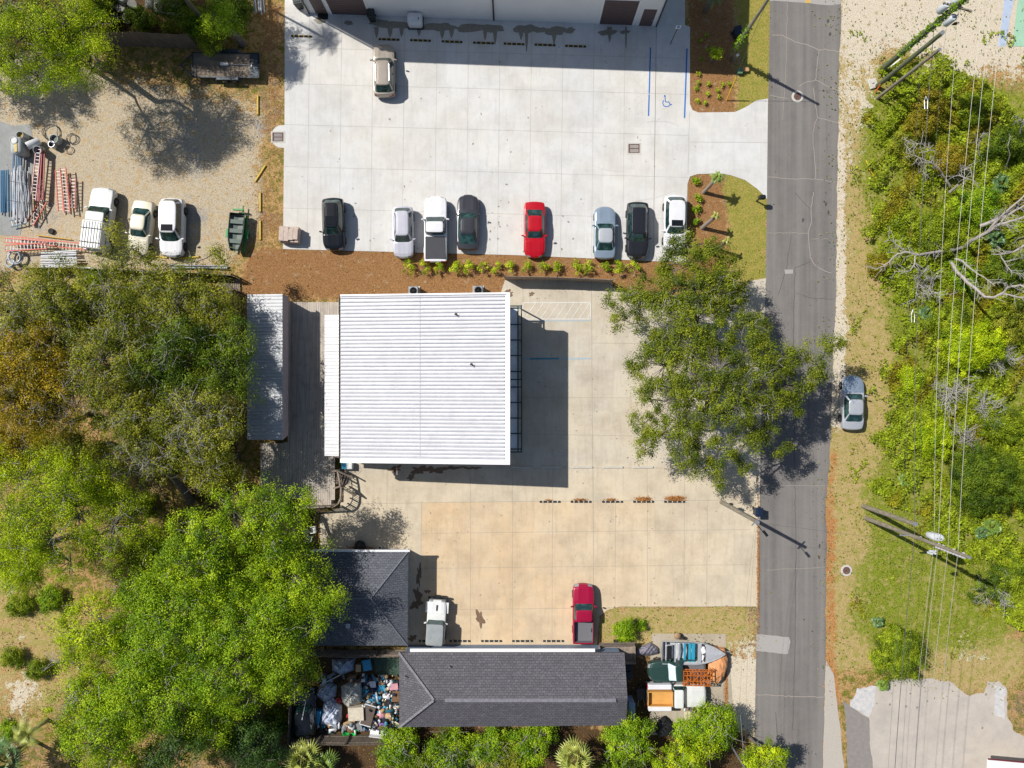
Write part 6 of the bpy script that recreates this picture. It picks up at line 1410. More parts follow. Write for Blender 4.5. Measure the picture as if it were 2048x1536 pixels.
# east verge bits
r = thing('electrical_box', 'grey square concrete lid on the northeast verge', 'utility lid', G(1745, 168), .3); mb = MB(); mb.box((0, 0, .08), (.75, .85, .16), bev=.04); mb.build('lid', m_conc, r); mb = MB(); mb.box((0, 0, .165), (.2, .06, .02)); mb.build('handle', m_dk, r)
for px, py, px2, py2, mm, lb in ((1764, 147, 1801, 118, m_wht, 'white marker tube leaning on the green pole stub'), (1820, 182, 1834, 176, mat('teal_tube', C(60, 180, 190), .5), 'small teal tube lying in the weeds'), (1751, 184, 1762, 167, mat('orange_tube', C(220, 100, 40), .5), 'orange marker tube at the pole bases')):
    mb = MB(); mb.tube([G(px, py, .1), G(px2, py2, .9)], .06, 8); tag(mb.build('marker_tube', mm, smooth=40), lb, 'marker tube', 'marker tubes')
mb = MB(); mb.tube([G(1732, 320, .15), G(1738, 338, .15), G(1753, 357, .15)], .05, 6); tag(mb.build('yellow_hose', m_sty), 'bent yellow tube lying in the verge grass', 'tube')
mb = MB(); q = [G(1970, 1536 - 12, 2.6), G(2100, 1545, 2.6), G(2100, 1700, 2.6), G(1975, 1700, 2.6)]
r = thing('shed', 'corner of a pale shed with red trimmed roof at the southeast edge', 'shed', G(2040, 1600)); slab(mb, [G(1976, 1518, 2.6), G(2130, 1532, 2.6), G(2120, 1700, 2.6), G(1968, 1700, 2.6)], .12); mb.build('roof', m_wht, r, world=True)
mb = MB(); mb.tube([G(1976, 1518, 2.65), G(2130, 1532, 2.65)], .07, 4); mb.build('roof_trim', mat('dark_red_trim', C(110, 40, 50), .6), r, world=True); mb = MB(); p = G(2050, 1610); mb.box((p.x, p.y, 1.2), (4.8, 6, 2.4)); mb.build('wall', m_wht, r, world=True)
# ================================================================= VEGETATION
t = NT('leaf'); tc = t.attr('tint', 'Color')
b = t.n('ShaderNodeBsdfPrincipled', {'Base Color': tc, 'Roughness': .55, 'Specular IOR Level': .25}); tr_ = t.n('ShaderNodeBsdfTranslucent', {'Color': tc})
mx = t.n('ShaderNodeMixShader', {0: .27, 1: b.outputs[0], 2: tr_.outputs[0]}); t.t.links.new(mx.outputs[0], t.out.inputs[0]); m_leaf = t.m
m_bark = mat('oak_bark', C(112, 104, 98), .9, scale=6, var=.3); m_twig = mat('pale_grey_branch', C(168, 164, 160), .85, scale=6, var=.2); m_bleach = mat('bleached_deadwood', C(168, 160, 154), .8, scale=5, var=.2)
PAL = {'olive': [(116, 122, 38), (152, 152, 58), (82, 96, 28)], 'dark': [(72, 94, 22), (112, 130, 34), (50, 70, 20)], 'bright': [(112, 140, 20), (160, 180, 36), (76, 106, 18)], 'yellow': [(138, 160, 18), (176, 188, 34), (104, 130, 16)],
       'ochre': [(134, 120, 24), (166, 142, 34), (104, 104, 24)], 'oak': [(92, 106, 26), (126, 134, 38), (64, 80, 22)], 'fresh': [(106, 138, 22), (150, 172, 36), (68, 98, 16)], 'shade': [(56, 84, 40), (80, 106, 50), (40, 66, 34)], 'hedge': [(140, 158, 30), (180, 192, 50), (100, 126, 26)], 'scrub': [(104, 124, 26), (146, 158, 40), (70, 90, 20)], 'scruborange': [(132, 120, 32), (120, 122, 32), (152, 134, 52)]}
PALn = {k: np.array([C(c[0], c[1], c[2] * .8, k=1.3) for c in v]) for k, v in PAL.items()}
def leaf_arrays(P, size, base, up=.45, out=None):
    n = len(P); nrm = RS.normal(size=(n, 3))
    if out is None: nrm[:, 2] = np.abs(nrm[:, 2]) + up
    else: nrm = nrm * .42 + out; nrm[:, 2] += .25
    nrm = nrm.copy(); nrm /= np.linalg.norm(nrm, axis=1)[:, None]
    a = RS.normal(size=(n, 3)); u = a - nrm * (a * nrm).sum(1)[:, None]; u /= np.linalg.norm(u, axis=1)[:, None]; v = np.cross(nrm, u); s_ = size[:, None]
    V = np.stack([P - u * s_, P - v * s_ * .62, P + u * s_, P + v * s_ * .62], 1).reshape(-1, 3)
    return V, np.repeat(base, 4, 0)
def crown(lobes, pal, dens=95, ls=(.07, .13), clump=.62, seed=0, gap=.0, spread=1.0, pals=None, flat=.62, kfac=4.3):
    dens = dens * 2.3; ls = (ls[0] * .62, ls[1] * .62); gap = gap * .7
    """lobes: list of (centre, radius). returns V,col and clump centres"""
    Vs, Cs, cl = [], [], []
    for li, (c, r) in enumerate(lobes):
        k = max(5, int(kfac * r * r / clump ** 2 * .5))
        d = RS.normal(size=(k, 3)); d[:, 2] = np.where(d[:, 2] < -.35, -d[:, 2], d[:, 2]); d /= np.linalg.norm(d, axis=1)[:, None]
        rr = r * RS.uniform(.55, 1.06, k)[:, None]; cc = np.array(c)[None] + d * rr * np.array([1, 1, flat])[None]
        if gap: cc = cc[RS.rand(len(cc)) > gap]
        P = PALn[(pals[li] if pals else pal)]
        for q in cc:
            m_ = int(dens * RS.uniform(.7, 1.25)); cr = clump * RS.uniform(.65, 1.2)
            g = RS.normal(size=(m_, 3)) * .52 * cr; ax_ = RS.normal(size=3); ax_ /= np.linalg.norm(ax_); g += (g @ ax_)[:, None] * ax_[None] * RS.uniform(-.45, 1.1); g[:, 2] *= .75; sel_ = np.linalg.norm(g, axis=1) < cr * 1.9; g = g[sel_]; m_ = len(g)
            tone = P[0] + (P[1] - P[0]) * RS.rand() if RS.rand() > .3 else P[2] + (P[0] - P[2]) * RS.rand()
            tone = tone * RS.uniform(.84, 1.16)
            col_ = tone[None] * RS.uniform(.72, 1.28, (m_, 1)) * RS.uniform(.93, 1.07, (m_, 3))
            V, c4 = leaf_arrays(q[None] + g * spread, RS.uniform(ls[0], ls[1], m_), col_, out=g / (np.linalg.norm(g, axis=1)[:, None] + .01) * .8 + ((q - np.array(c)) / r)[None] * .5); Vs.append(V); Cs.append(c4); cl.append(q)
    if not Vs: return None
    return np.concatenate(Vs), np.concatenate(Cs), cl
NLEAF = [0]
def crown_obj(V, Cc, parent, nm='crown'):
    off = np.array(parent.location) if parent else 0
    me = fast_mesh(nm, V - off, np.arange(len(V)).reshape(-1, 4), m_leaf, Cc); o = bpy.data.objects.new(nm, me); COL.objects.link(o); o.parent = parent; NLEAF[0] += len(V) // 4; return o
def limb(mb, a, b, r0, r1, seed, bend=.12, n=6, sides=6):
    r_ = random.Random(seed); a, b = Vector(a), Vector(b); L = (b - a).length; o = Vector((r_.uniform(-1, 1), r_.uniform(-1, 1), r_.uniform(0, .8))) * L * bend; o2 = Vector((r_.uniform(-1, 1), r_.uniform(-1, 1), 0)) * L * bend * .5
    pts = [a.lerp(b, t_) + o * math.sin(math.pi * t_) + o2 * math.sin(2 * math.pi * t_) for t_ in [i / n for i in range(n + 1)]]
    mb.tube(pts, [r0 + (r1 - r0) * i / n for i in range(n + 1)], sides); return pts
def tree(label, base, h, lobes_px, pal, name='oak_tree', group='trees', twigs=.25, tr=.28, seed=1, barktw=None, **kw):
    b = G(*base); r = thing(name, label, 'tree', b, 0, group)
    fz = kw.pop('fz', 1.0); lobes = [(G(x, y, z), rad * fz) for x, y, z, rad in lobes_px]
    kw2 = dict(kw); res = crown(lobes, pal, seed=seed, **kw2); V, Cc, cl = res
    crown_obj(V, Cc, r)
    mb = MB(); tw = MB(); fork = b + Vector((0, 0, h * .42)); cen = sum((l[0] for l in lobes), Vector()) / len(lobes); fork.x += (cen.x - b.x) * .6; fork.y += (cen.y - b.y) * .6
    mb.tube([b - Vector((0, 0, .1)), b.lerp(fork, .5) + Vector((.08, .05, 0)), fork], [tr * 1.25, tr, tr * .85], 9)
    nodes = [(fork, 0)]; order = sorted(range(len(lobes)), key=lambda i_: (lobes[i_][0] - fork).length)
    for i in order:
        c, rad = lobes[i]; st, lv_ = min(nodes, key=lambda q_: (q_[0] - c).length + (.25 * q_[1])); limb(mb, st, c, max(.05, tr * (.6, .38, .24, .16, .12)[min(4, lv_)]), max(.035, tr * (.38, .24, .16, .12, .1)[min(4, lv_)]), seed * 31 + i, .14); nodes.append((c, lv_ + 1))
    for i, (c, rad) in enumerate(lobes):
        near = [q for q in cl if (Vector(q) - c).length < rad * 1.1]
        for j, q in enumerate(near):
            if RS.rand() < .45: limb(mb, c, q, .05, .015, j, .12, 3, 4)
            if RS.rand() < twigs * .6:
                for _ in range(3):
                    e = Vector(q) + Vector((RS.normal() * .5, RS.normal() * .5, abs(RS.normal()) * .45 + .25)); limb(tw, q, e, .02, .007, j + _, .2, 3, 3)
    mb.build('trunk', m_bark, r, smooth=50, world=True)
    if tw.v: tw.build('bare_twigs', m_twig, r, world=True)
    return r
def dome(cx, cy, R, z, n=None, seed=0, zr=1.6, rr=(1.5, 2.3), pyr=1.0):
    """lobes over a disc in pixels (image position at height z)"""
    r_ = random.Random(seed); Rm = R * S * (1 - z / H); n = n or max(5, int((Rm / 1.4) ** 2 * 1.3)); out = []
    for i in range(n):
        a = i * 2.39996 + r_.uniform(-.4, .4); q = math.sqrt((i + .4) / n) * max(0, (1 - .75 / max(Rm, 1.5))); out.append((cx + R * q * math.cos(a), cy + R * q * math.sin(a) * pyr, max(1.2, z + zr * (.75 - q * q) - r_.uniform(0, 1.7) - .6), r_.uniform(*rr)))
    return out
def gbase(cx, cy, z):  # ground px below an image px at height z
    return (1024 + (cx - 1024) * (1 - z / H), 768 + (cy - 768) * (1 - z / H))
def T(label, cx, cy, R, h, pal, seed, **kw):
    d = dict(zr=kw.pop('zr', 2.7), rr=kw.pop('rr', (1.5, 2.3)), n=kw.pop('n', None)); z = h - 1.5
    bl = kw.pop('bl', .8); return tree(label, kw.pop('base', None) or gbase(cx, cy, h * bl), h, dome(cx, cy, R, z, seed=seed, **d), pal, seed=seed, **kw)
LATE = []
gl_ = 'trees in the west woods'
T('grey twigged olive oak nearest the northwest corner of the woods', 60, 650, 115, 9, 'olive', 1, group=gl_, twigs=.7, gap=.25, dens=70)
T('olive oak south of the white pipe stack', 205, 610, 80, 8.5, 'olive', 2, group=gl_, twigs=.7, gap=.2, dens=75)
T('olive oak whose limbs reach over the black fence', 340, 610, 85, 8.5, 'olive', 3, group=gl_, twigs=.5, gap=.2, dens=75)
tree('sparse oak overhanging the white vehicles in the gravel yard', (330, 580), 8, [(225, 485, 6.5, 1.0), (262, 500, 6.5, 1.1), (205, 520, 6.8, 1.1), (245, 535, 6.8, 1.2), (295, 520, 6, .8), (320, 545, 6.5, .9), (225, 462, 6, .6), (450, 525, 5.5, .6), (430, 505, 5.5, .5)], 'olive', seed=5, group=gl_, twigs=.3, gap=.2, dens=60, tr=.2)
T('orange tinged oak at the west frame edge', 30, 770, 85, 10, 'ochre', 6, group=gl_, twigs=.4, gap=.15)
T('olive grey oak in the middle of the west woods', 190, 720, 105, 9.5, 'olive', 7, group=gl_, twigs=.7, gap=.25, dens=75)
T('dark green oak southwest of the pallets', 330, 720, 90, 9.5, 'dark', 8, group=gl_, twigs=.4, gap=.12)
T('dark green oak touching the outbuilding roof', 460, 720, 72, 8.5, 'dark', 9, group=gl_, twigs=.15, gap=.08)
T('olive oak with bare crown twigs west of the outbuilding', 395, 845, 92, 9, 'olive', 10, group=gl_, twigs=.9, gap=.28, dens=70)
T('golden oak with long bare lower limbs at the west edge', 90, 800, 80, 9.5, 'ochre', 12, base=(262, 863), tr=.33, group=gl_, twigs=.6, gap=.3, dens=60)
T('small olive oak above the leafy clearing', 290, 905, 55, 7.5, 'olive', 13, base=(382, 1003), tr=.3, group=gl_, twigs=.8, gap=.3, n=4, dens=60)
T('broad yellow green tree above the sandy clearing', 75, 1030, 155, 10, 'yellow', 14, group=gl_, twigs=.1, gap=.0, dens=100, ls=(.05, .1))
T('thin dull green tree east of the broad yellow green tree', 215, 1045, 98, 8.5, 'yellow', 15, group=gl_, twigs=.1, gap=.3, dens=70, ls=(.05, .09))
T('sparse yellow tree in the leafy clearing', 205, 955, 60, 7.5, 'scrub', 16, group=gl_, twigs=.1, gap=.3, dens=60, ls=(.05, .09), n=4)
T('bright green tree whose crown covers the deck corner', 520, 1030, 86, 9, 'bright', 17, group=gl_, twigs=.1, gap=.24)
T('bright green tree over the west end of the hip roofed house', 590, 1195, 104, 8.2, 'bright', 18, group=gl_, twigs=.1, gap=.24)
T('bright green tree south of the leafy clearing', 400, 1110, 92, 9.5, 'bright', 19, group=gl_, twigs=.1, gap=.26)
T('bright green tree between the clearing and the long house', 500, 1250, 95, 9, 'fresh', 20, group=gl_, twigs=.1, gap=.26)
T('lime green tree in the centre of the southwest woods', 370, 1250, 92, 9, 'fresh', 21, group=gl_, twigs=.1, gap=.1)
T('yellow green tree on the edge of the sandy scrub', 195, 1275, 84, 8, 'yellow', 22, group=gl_, twigs=.15, gap=.08, dens=90)
T('lime tree with dead branches in the southwest', 180, 1390, 66, 7.5, 'yellow', 23, group=gl_, twigs=.4, gap=.35, dens=75)
T('bright green tree at the south frame edge, west of the palms', 218, 1475, 78, 9, 'bright', 24, group=gl_, twigs=.12, gap=.1)
T('fresh green tree above the shaded lawn', 320, 1385, 92, 9, 'fresh', 25, group=gl_, twigs=.1, gap=.08)
T('bright green tree beside the black SUV fence', 460, 1350, 82, 8.5, 'fresh', 26, group=gl_, twigs=.1, gap=.28)
T('yellow green tree directly north of the shaded clearing', 570, 1325, 62, 7.5, 'bright', 27, group=gl_, twigs=.05, gap=.1)
T('shadowy dull green tree at the southwest frame bottom', 340, 1510, 70, 7, 'shade', 28, group=gl_, twigs=.05, gap=.25)
T('dark shaded tree south of the black SUV fence', 505, 1485, 50, 4.5, 'shade', 29, group=gl_, twigs=.05, gap=.15)
T('large yellow green tree in the northwest frame corner', 72, 58, 138, 11, 'yellow', 30, base=(150, 118), tr=.16, group='trees along the north edge', twigs=.05, gap=.05, ls=(.05, .1))
T('golden green tree beside the tyre heap', 170, 110, 55, 9, 'yellow', 31, base=(200, 128), group='trees along the north edge', twigs=.05, gap=.12, n=4, ls=(.05, .1))
T('vine covered tree above the flatbed trailer', 448, 42, 40, 5, 'fresh', 32, group='trees along the north edge', twigs=.1, gap=.25, n=5, rr=(.9, 1.3))
T('dark leafy bush behind the wooden fence', 350, 20, 36, 3.5, 'dark', 33, group='trees along the north edge', twigs=.05, gap=.3, n=6, rr=(.8, 1.2), name='bush', tr=.08)
for i, (lb, cx, cy, R, h, pal, gp_) in enumerate((('bright tree filling the gap south of the small palm', 295, 1195, 58, 8, 'bright', .1), ('yellow green tree at the west frame edge above the sandy scrub', 45, 1105, 55, 8, 'yellow', .4), ('bright tree between the hip roofed house and the clearing', 445, 1180, 80, 8.5, 'fresh', .1), ('dense bright tree by the southwest fence corner', 420, 1440, 55, 6, 'fresh', .1),
      ('olive oak beside the pallets', 415, 615, 62, 7.5, 'olive', .25), ('olive oak over the end of the long dark trunk', 270, 815, 58, 8, 'olive', .3), ('dark oak in the thick of the west woods', 395, 775, 62, 8.5, 'dark', .1), ('olive oak near the northwest of the woods', 130, 600, 62, 8, 'olive', .2), ('grey twigged oak in the heart of the woods', 260, 665, 66, 9, 'olive', .25), ('ochre oak between the golden oaks at the west edge', 60, 710, 60, 9.5, 'ochre', .15),
      ('bright tree south of the small palm and west of the house', 290, 1290, 60, 8, 'fresh', .1), ('green tree joining the two bright southwestern trees', 250, 1400, 62, 8, 'bright', .15), ('dark leafy tree south of the deck, west of the fence', 545, 1105, 62, 8, 'bright', .05), ('scrubby tree on the clearing edge', 300, 1100, 50, 6.5, 'scrub', .4), ('low olive tree in the middle of the clearing', 150, 900, 58, 6.5, 'olive', .35), ('thin olive tree at the west frame edge above the yellow green tree', 35, 895, 55, 7, 'ochre', .3), ('olive tree between the clearing and the deck', 420, 925, 46, 7, 'olive', .3))):
    T(lb, cx, cy, R, h, pal, 100 + i, group=gl_, twigs=.3 if pal in ('olive', 'ochre') else .08, gap=gp_)
# off-frame trees that shade the gravel yard and the lot corner
T('tree outside the frame shading the west gravel', -215, -30, 115, 10, 'dark', 35, tr=.16, group='trees along the north edge', twigs=.05, gap=.2)
T('tree outside the northwest frame corner shading the gravel', -30, -95, 95, 10.5, 'dark', 36, tr=.16, group='trees along the north edge', twigs=.05, gap=.25)
T('tree outside the north frame shading the trailer hitch', 105, -115, 95, 10.5, 'dark', 37, tr=.16, group='trees along the north edge', twigs=.05, gap=.25)
T('tree just north of the frame shading the flatbed trailer', 215, -150, 120, 10.5, 'dark', 34, tr=.16, group='trees along the north edge', twigs=.05, gap=.12)
for i, (px, py, rad, h, pal, lb) in enumerate(((200, 60, 1.1, 1.4, 'fresh', 'vine mound at the west end of the wooden fence'), (300, 50, 1.0, 1.0, 'dark', 'low vine mound between the tyres and the wooden fence'), (400, 62, 1.3, 1.8, 'fresh', 'vine mound at the east end of the wooden fence'), (440, 95, 1.3, 2.4, 'scrub', 'leafy bush hanging over the flatbed trailer'), (475, 35, 1.6, 2.2, 'dark', 'dark bush at the north edge near the grey pipes'), (345, 60, .8, 1.0, 'olive', 'thin bush against the wooden fence'), (215, 25, 1.2, 1.2, 'scrub', 'vines creeping over the west tyres'), (275, 40, .9, 1.0, 'dark', 'vines between the tyres and the gas tanks'))):
    LATE.append((px, py, rad, pal, lb, h))
# the big oak at the road
go = 'large oaks beside the road'
tree('large oak crown covering the northeast corner of the central lot', (1392, 655), 8.5, [(1250, 600, 4.8, 1.3), (1240, 640, 4.5, .8), (1275, 645, 4.8, .8), (1290, 590, 5.8, 1.5), (1335, 590, 6.5, 1.7), (1385, 580, 7, 1.7), (1435, 585, 7, 1.7), (1350, 500, 5.5, 1.0), (1335, 520, 5.5, .8), (1390, 490, 5.8, 1.1), (1380, 530, 6, 1.4), (1430, 510, 6, 1.2), (1450, 545, 6, 1.2), (1320, 540, 5.5, .9), (1455, 625, 6.5, 1.3), (1345, 620, 6.8, 1.1), (1395, 640, 7.2, 1.5), (1475, 590, 5.5, .8)],
     'oak', seed=50, fz=1.14, group=go, twigs=.1, gap=.1, tr=.35, clump=.5, dens=80)
tree('widest oak crown reaching from the central lot over the road', (1450, 770), 9.5, [(1310, 690, 6, 1.3), (1345, 665, 6.5, 1.4), (1285, 735, 5, 1.1), (1265, 725, 4.8, .7), (1330, 730, 7, 1.6), (1380, 700, 7.5, 1.7), (1430, 680, 7.5, 1.6), (1300, 800, 5.5, 1.3), (1345, 790, 7, 1.6), (1390, 760, 8, 1.7), (1440, 740, 8.3, 1.8), (1285, 850, 5, 1.1), (1320, 870, 6, 1.4), (1290, 900, 4.8, .9), (1365, 850, 7, 1.6), (1370, 905, 6, 1.3), (1410, 940, 5, 1.2), (1435, 975, 4.6, .8), (1440, 900, 6.5, 1.3), (1480, 930, 5, .9),
      (1420, 830, 7.6, 1.3), (1470, 810, 8, 1.7), (1490, 700, 7.5, 1.5), (1495, 640, 6.5, 1.0), (1500, 870, 6.5, 1.2)], 'oak', seed=51, fz=1.12, group=go, twigs=.12, gap=.1, tr=.4, clump=.5, dens=80)
tree('oak crown hanging over the road centre', (1515, 775), 8.5, [(1530, 700, 7, 1.3), (1535, 740, 7.5, 1.5), (1575, 720, 7, 1.2), (1605, 700, 6, .9), (1630, 725, 5.8, 1.0), (1660, 690, 5.5, .9), (1678, 685, 5.3, .5), (1640, 745, 5.5, .9), (1570, 770, 6.5, 1.3), (1605, 780, 6, 1.0), (1540, 810, 6.5, 1.3), (1585, 815, 5.5, .9), (1525, 860, 6, 1.1), (1560, 895, 5, .8), (1510, 800, 7, 1.2), (1520, 650, 6, .8)],
     'oak', seed=52, fz=.98, group=go, twigs=.12, gap=.08, tr=.3, clump=.48, dens=85)
# south row of bushes and trees
gs = 'bushes along the south edge'; ZS = dict(zr=1.2)
for i, (lb, cx, cy, R, h, pal) in enumerate([('bushy green tree south of the long house centre', 1060, 1480, 52, 4, 'fresh'), ('dense bright bush touching the southeast corner of the long house', 1255, 1475, 62, 4.5, 'fresh'), ('tall bright tree under the old white pickup', 1400, 1455, 58, 5, 'fresh'), ('yellow green tree at the south frame edge by the street light', 1375, 1515, 75, 5.5, 'yellow'),
      ('yellow green tree at the road edge', 1530, 1520, 36, 5, 'yellow'), ('bright green bush right of the fan palms', 795, 1495, 50, 3.5, 'fresh'), ('green bush south of the long house ridge', 900, 1500, 50, 3.2, 'fresh'), ('green bush between two others at the south edge', 975, 1490, 42, 3, 'fresh'), ('bright green tree near the street light base', 1440, 1450, 42, 5, 'fresh'), ('low dark bush at the frame bottom below the long house', 850, 1530, 50, 2.8, 'dark'), ('dark green bush at the frame bottom east of the fan palm', 1240, 1535, 55, 3, 'dark'), ('olive bush at the frame bottom west of the fan palm', 1000, 1535, 60, 2.8, 'olive')]):
    T(lb, cx, cy, R, h, pal, 60 + i, zr=1.2, group=gs, twigs=.12, gap=.12, rr=(.9, 1.35), n=7, name='bush', tr=.12, clump=.45, dens=85, ls=(.07, .13))
# hedge plants
hed = []
for i, px in enumerate((818, 848, 880, 912, 937, 966, 991, 1019, 1052, 1086, 1114, 1149, 1174, 1207, 1232, 1266)):
    rw_ = .5 * rnd.uniform(.85, 1.2); r = thing('hedge_shrub', 'hedge shrub on the mulch ' + ['below the nose of the silvery compact SUV', 'between the silvery SUV and the white pickup', 'directly below the white pickup tail', 'right of the white pickup tail', 'below the dark grey sedan', 'just right of the dark grey sedan', 'second to the right of the dark grey sedan', 'halfway between the dark grey and red sedans', 'left of the red sedan nose', 'below the right side of the red sedan', 'first in the empty stall right of the red sedan', 'second right of the red sedan', 'third right of the red sedan', 'below the silver blue sedan', 'between the silver blue sedan and the charcoal SUV', 'eastmost of the row, below the charcoal SUV'][i], 'shrub', G(px, 537), 0, 'hedge shrubs on the mulch strip')
    c = G(px, 537); V, Cc, cl = crown([(c + Vector((0, 0, .45)), rw_), (c + Vector((.1, .25, .4)), rw_ * .6)], 'hedge', dens=26, ls=(.06, .11), clump=.2, kfac=1.8, flat=1.0); crown_obj(V, Cc, r, 'foliage')
    mb = MB()
    for k in range(4): mb.tube([(0, 0, 0), (rnd.uniform(-.2, .2), rnd.uniform(-.2, .2), .5)], .015, 4)
    mb.build('stem', m_bark, r)
def shrub(px, py, rad, pal, label, group='shrubs', hgt=None, dens=40, clump=.25, cat='shrub', nm='shrub', n=3, gap=0, ls=(.06, .12)):
    c = G(px, py); r = thing(nm, label, cat, c, 0, group); hgt = hgt or rad; L_ = [(c + Vector((rnd.uniform(-.5, .5) * rad, rnd.uniform(-.5, .5) * rad, hgt * rnd.uniform(.5, .8))), rad * rnd.uniform(.55, .8)) for _ in range(n)]
    V, Cc, cl = crown(L_, pal, dens=dens, clump=clump, ls=ls, flat=.8, gap=gap); crown_obj(V, Cc, r, 'foliage'); mb = MB()
    for q in cl[::max(1, len(cl) // 6)]: limb(mb, (0, 0, 0), Vector(q) - c, .02, .01, len(mb.v), .1, 3, 4)
    mb.build('stem', m_bark, r); return r
for px, py, rad, pal, lb, h in LATE: shrub(px, py, rad, pal, lb, 'bushes along the north edge', hgt=h, dens=70, clump=.35, nm='bush', cat='bush', n=5, gap=.1)
gu = 'undergrowth in the west woods'
for i, (px, py, rad, pal, lb) in enumerate(((185, 575, 1.5, 'yellow', 'bright low growth south of the black fence'), (120, 900, 1.0, 'scrub', 'low green plant in the west clearing'), (400, 640, 1.4, 'scrub', 'low growth under the limbs south of the black fence'), (440, 620, 1.0, 'olive', 'low growth beside the pallets'), (330, 820, 1.3, 'dark', 'dark low growth east of the long dark trunk'), (430, 960, 1.4, 'shade', 'shaded low growth west of the deck'), (300, 1010, 1.2, 'scrub', 'green low growth in the leafy clearing'), (45, 1210, 1.1, 'scrub', 'bushy plant in the sandy southwest'), (110, 1200, 1.2, 'fresh', 'bright bushy plant in the sandy southwest'), (30, 1310, 1.0, 'scrub', 'low bush at the west edge of the sandy patch'), (80, 1330, 1.1, 'scrub', 'scrubby bush east of the sandy patch'), (440, 1440, 1.6, 'shade', 'dark bush inside the south shade'), (560, 1440, 1.5, 'dark', 'dark bush beside the yard fence'), (270, 1180, 1.3, 'fresh', 'leafy bush by the small palm'), (30, 900, 1.0, 'olive', 'thin bush at the west frame edge'), (25, 1460, .9, 'fresh', 'small bush by the southwest palms'))):
    shrub(px, py, rad, pal, lb, gu, hgt=rad * .7, dens=60, clump=.3, nm='bush', cat='bush', n=5, gap=.2)
shrub(1421, 127, .55, 'hedge', 'yellow green sapling at the edge of the warehouse shade', hgt=2.0)
gi = 'small plants in the driveway islands'
for i, (px, py) in enumerate(((1400, 152), (1394, 163), (1414, 168), (1394, 181), (1412, 190), (1407, 206), (1434, 180), (1396, 199), (1446, 174), (1434, 197), (1458, 166), (1399, 85), (1412, 72), (1412, 100), (1425, 97), (1399, 120), (1440, 102))):
    shrub(px, py, .28, 'hedge' if py > 130 else 'fresh', 'small green plant in the mulch of the north driveway island', group='small plants in the north island', dens=14, clump=.14, n=1, ls=(.05, .09))
for i, (px, py, pl_, lb) in enumerate(((1389, 364, 'fresh', 'spiky grass clump at the top of the south island'), (1396, 396, 'fresh', 'grass clump in the south island nearest the white SUV roof'), (1394, 417, 'fresh', 'grass clump beside the white SUV windshield'), (1391, 444, 'fresh', 'grass clump beside the leaning palm trunk'))):
    shrub(px, py, .4, pl_, lb, gi, dens=24, clump=.2, n=1, nm='grass_clump', cat='grass clump', ls=(.08, .16))
shrub(1240, 1252, 1.1, 'fresh', 'leafy weed bush east of the dark red pickup', dens=50, n=5, clump=.3); shrub(1282, 1250, .45, 'fresh', 'small weed bush right of the leafy weed bush')
shrub(1785, 1300, 2.3, 'scrub', 'round dense bush under the wires in the southeast grass', dens=80, n=8, hgt=1.5, clump=.4)
# palms
def frond_fan(mb, base, tip, rad, nb=15, droop=.3, wseg=.06):
    base, tip = Vector(base), Vector(tip); d = (tip - base); d2 = d.normalized(); side = d2.cross(Vector((0, 0, 1))); side = side.normalized() if side.length > .01 else Vector((1, 0, 0)); up_ = side.cross(d2)
    mb.cur = 1; mb.tube([base, base.lerp(tip, .5) + Vector((0, 0, .08)), tip], [.022, .018, .014], 4); mb.cur = 0
    for k in range(nb):
        a = (k / (nb - 1) - .5) * math.radians(250); dr = (d2 * math.cos(a) + side * math.sin(a)) * rad * (1 - .22 * abs(k / (nb - 1) - .5) * 2) * rnd.uniform(.9, 1.08); w_ = side * math.cos(a) - d2 * math.sin(a)
        m1 = tip + dr * .55 + up_ * rad * .05 - Vector((0, 0, rad * .05)); e = tip + dr + Vector((0, 0, -rad * droop * rnd.uniform(.6, 1.3)))
        mb.add([tip - w_ * .012, tip + w_ * .012, m1 + w_ * wseg, m1 - w_ * wseg + Vector((0, 0, .02))], [(0, 1, 2, 3)]); mb.add([m1 - w_ * wseg + Vector((0, 0, .02)), m1 + w_ * wseg, e], [(0, 1, 2)])
def frond_pin(mb, base, d, L, nb=16, droop=.5):
    pts = [base + Vector(d) * L * t_ + Vector((0, 0, .35 * L * t_ - droop * L * t_ * t_ * 1.3)) for t_ in [i / 8 for i in range(9)]]; mb.cur = 1; mb.tube(pts, [.02 - .0015 * i for i in range(9)], 4); mb.cur = 0
    for i in range(nb):
        t_ = .12 + .86 * i / nb; k = t_ * 8; j = min(7, int(k)); p = pts[j].lerp(pts[j + 1], k - j); dd = (pts[j + 1] - pts[j]).normalized(); s_ = dd.cross(Vector((0, 0, 1))).normalized()
        for sg in (-1, 1):
            e = p + s_ * sg * L * .26 * math.sin(math.pi * (.15 + .8 * t_)) + dd * L * .14 - Vector((0, 0, .05)); mb.add([p - dd * .02, p + dd * .03, e], [(0, 1, 2)])
m_palm = mat('palm_green', C(128, 148, 60, 1), .45, scale=1.5, var=.3, c2=C(80, 112, 44, 1)); m_palmd = mat('palm_blue_green', C(104, 132, 84, 1), .45, scale=1.5, var=.3, c2=C(60, 92, 44, 1)); m_palmy = mat('palm_yellowing', C(168, 170, 84, 1), .5, scale=1.5, var=.3, c2=C(104, 124, 44, 1)); m_stalk = mat('palm_stalk', C(170, 164, 90), .6)
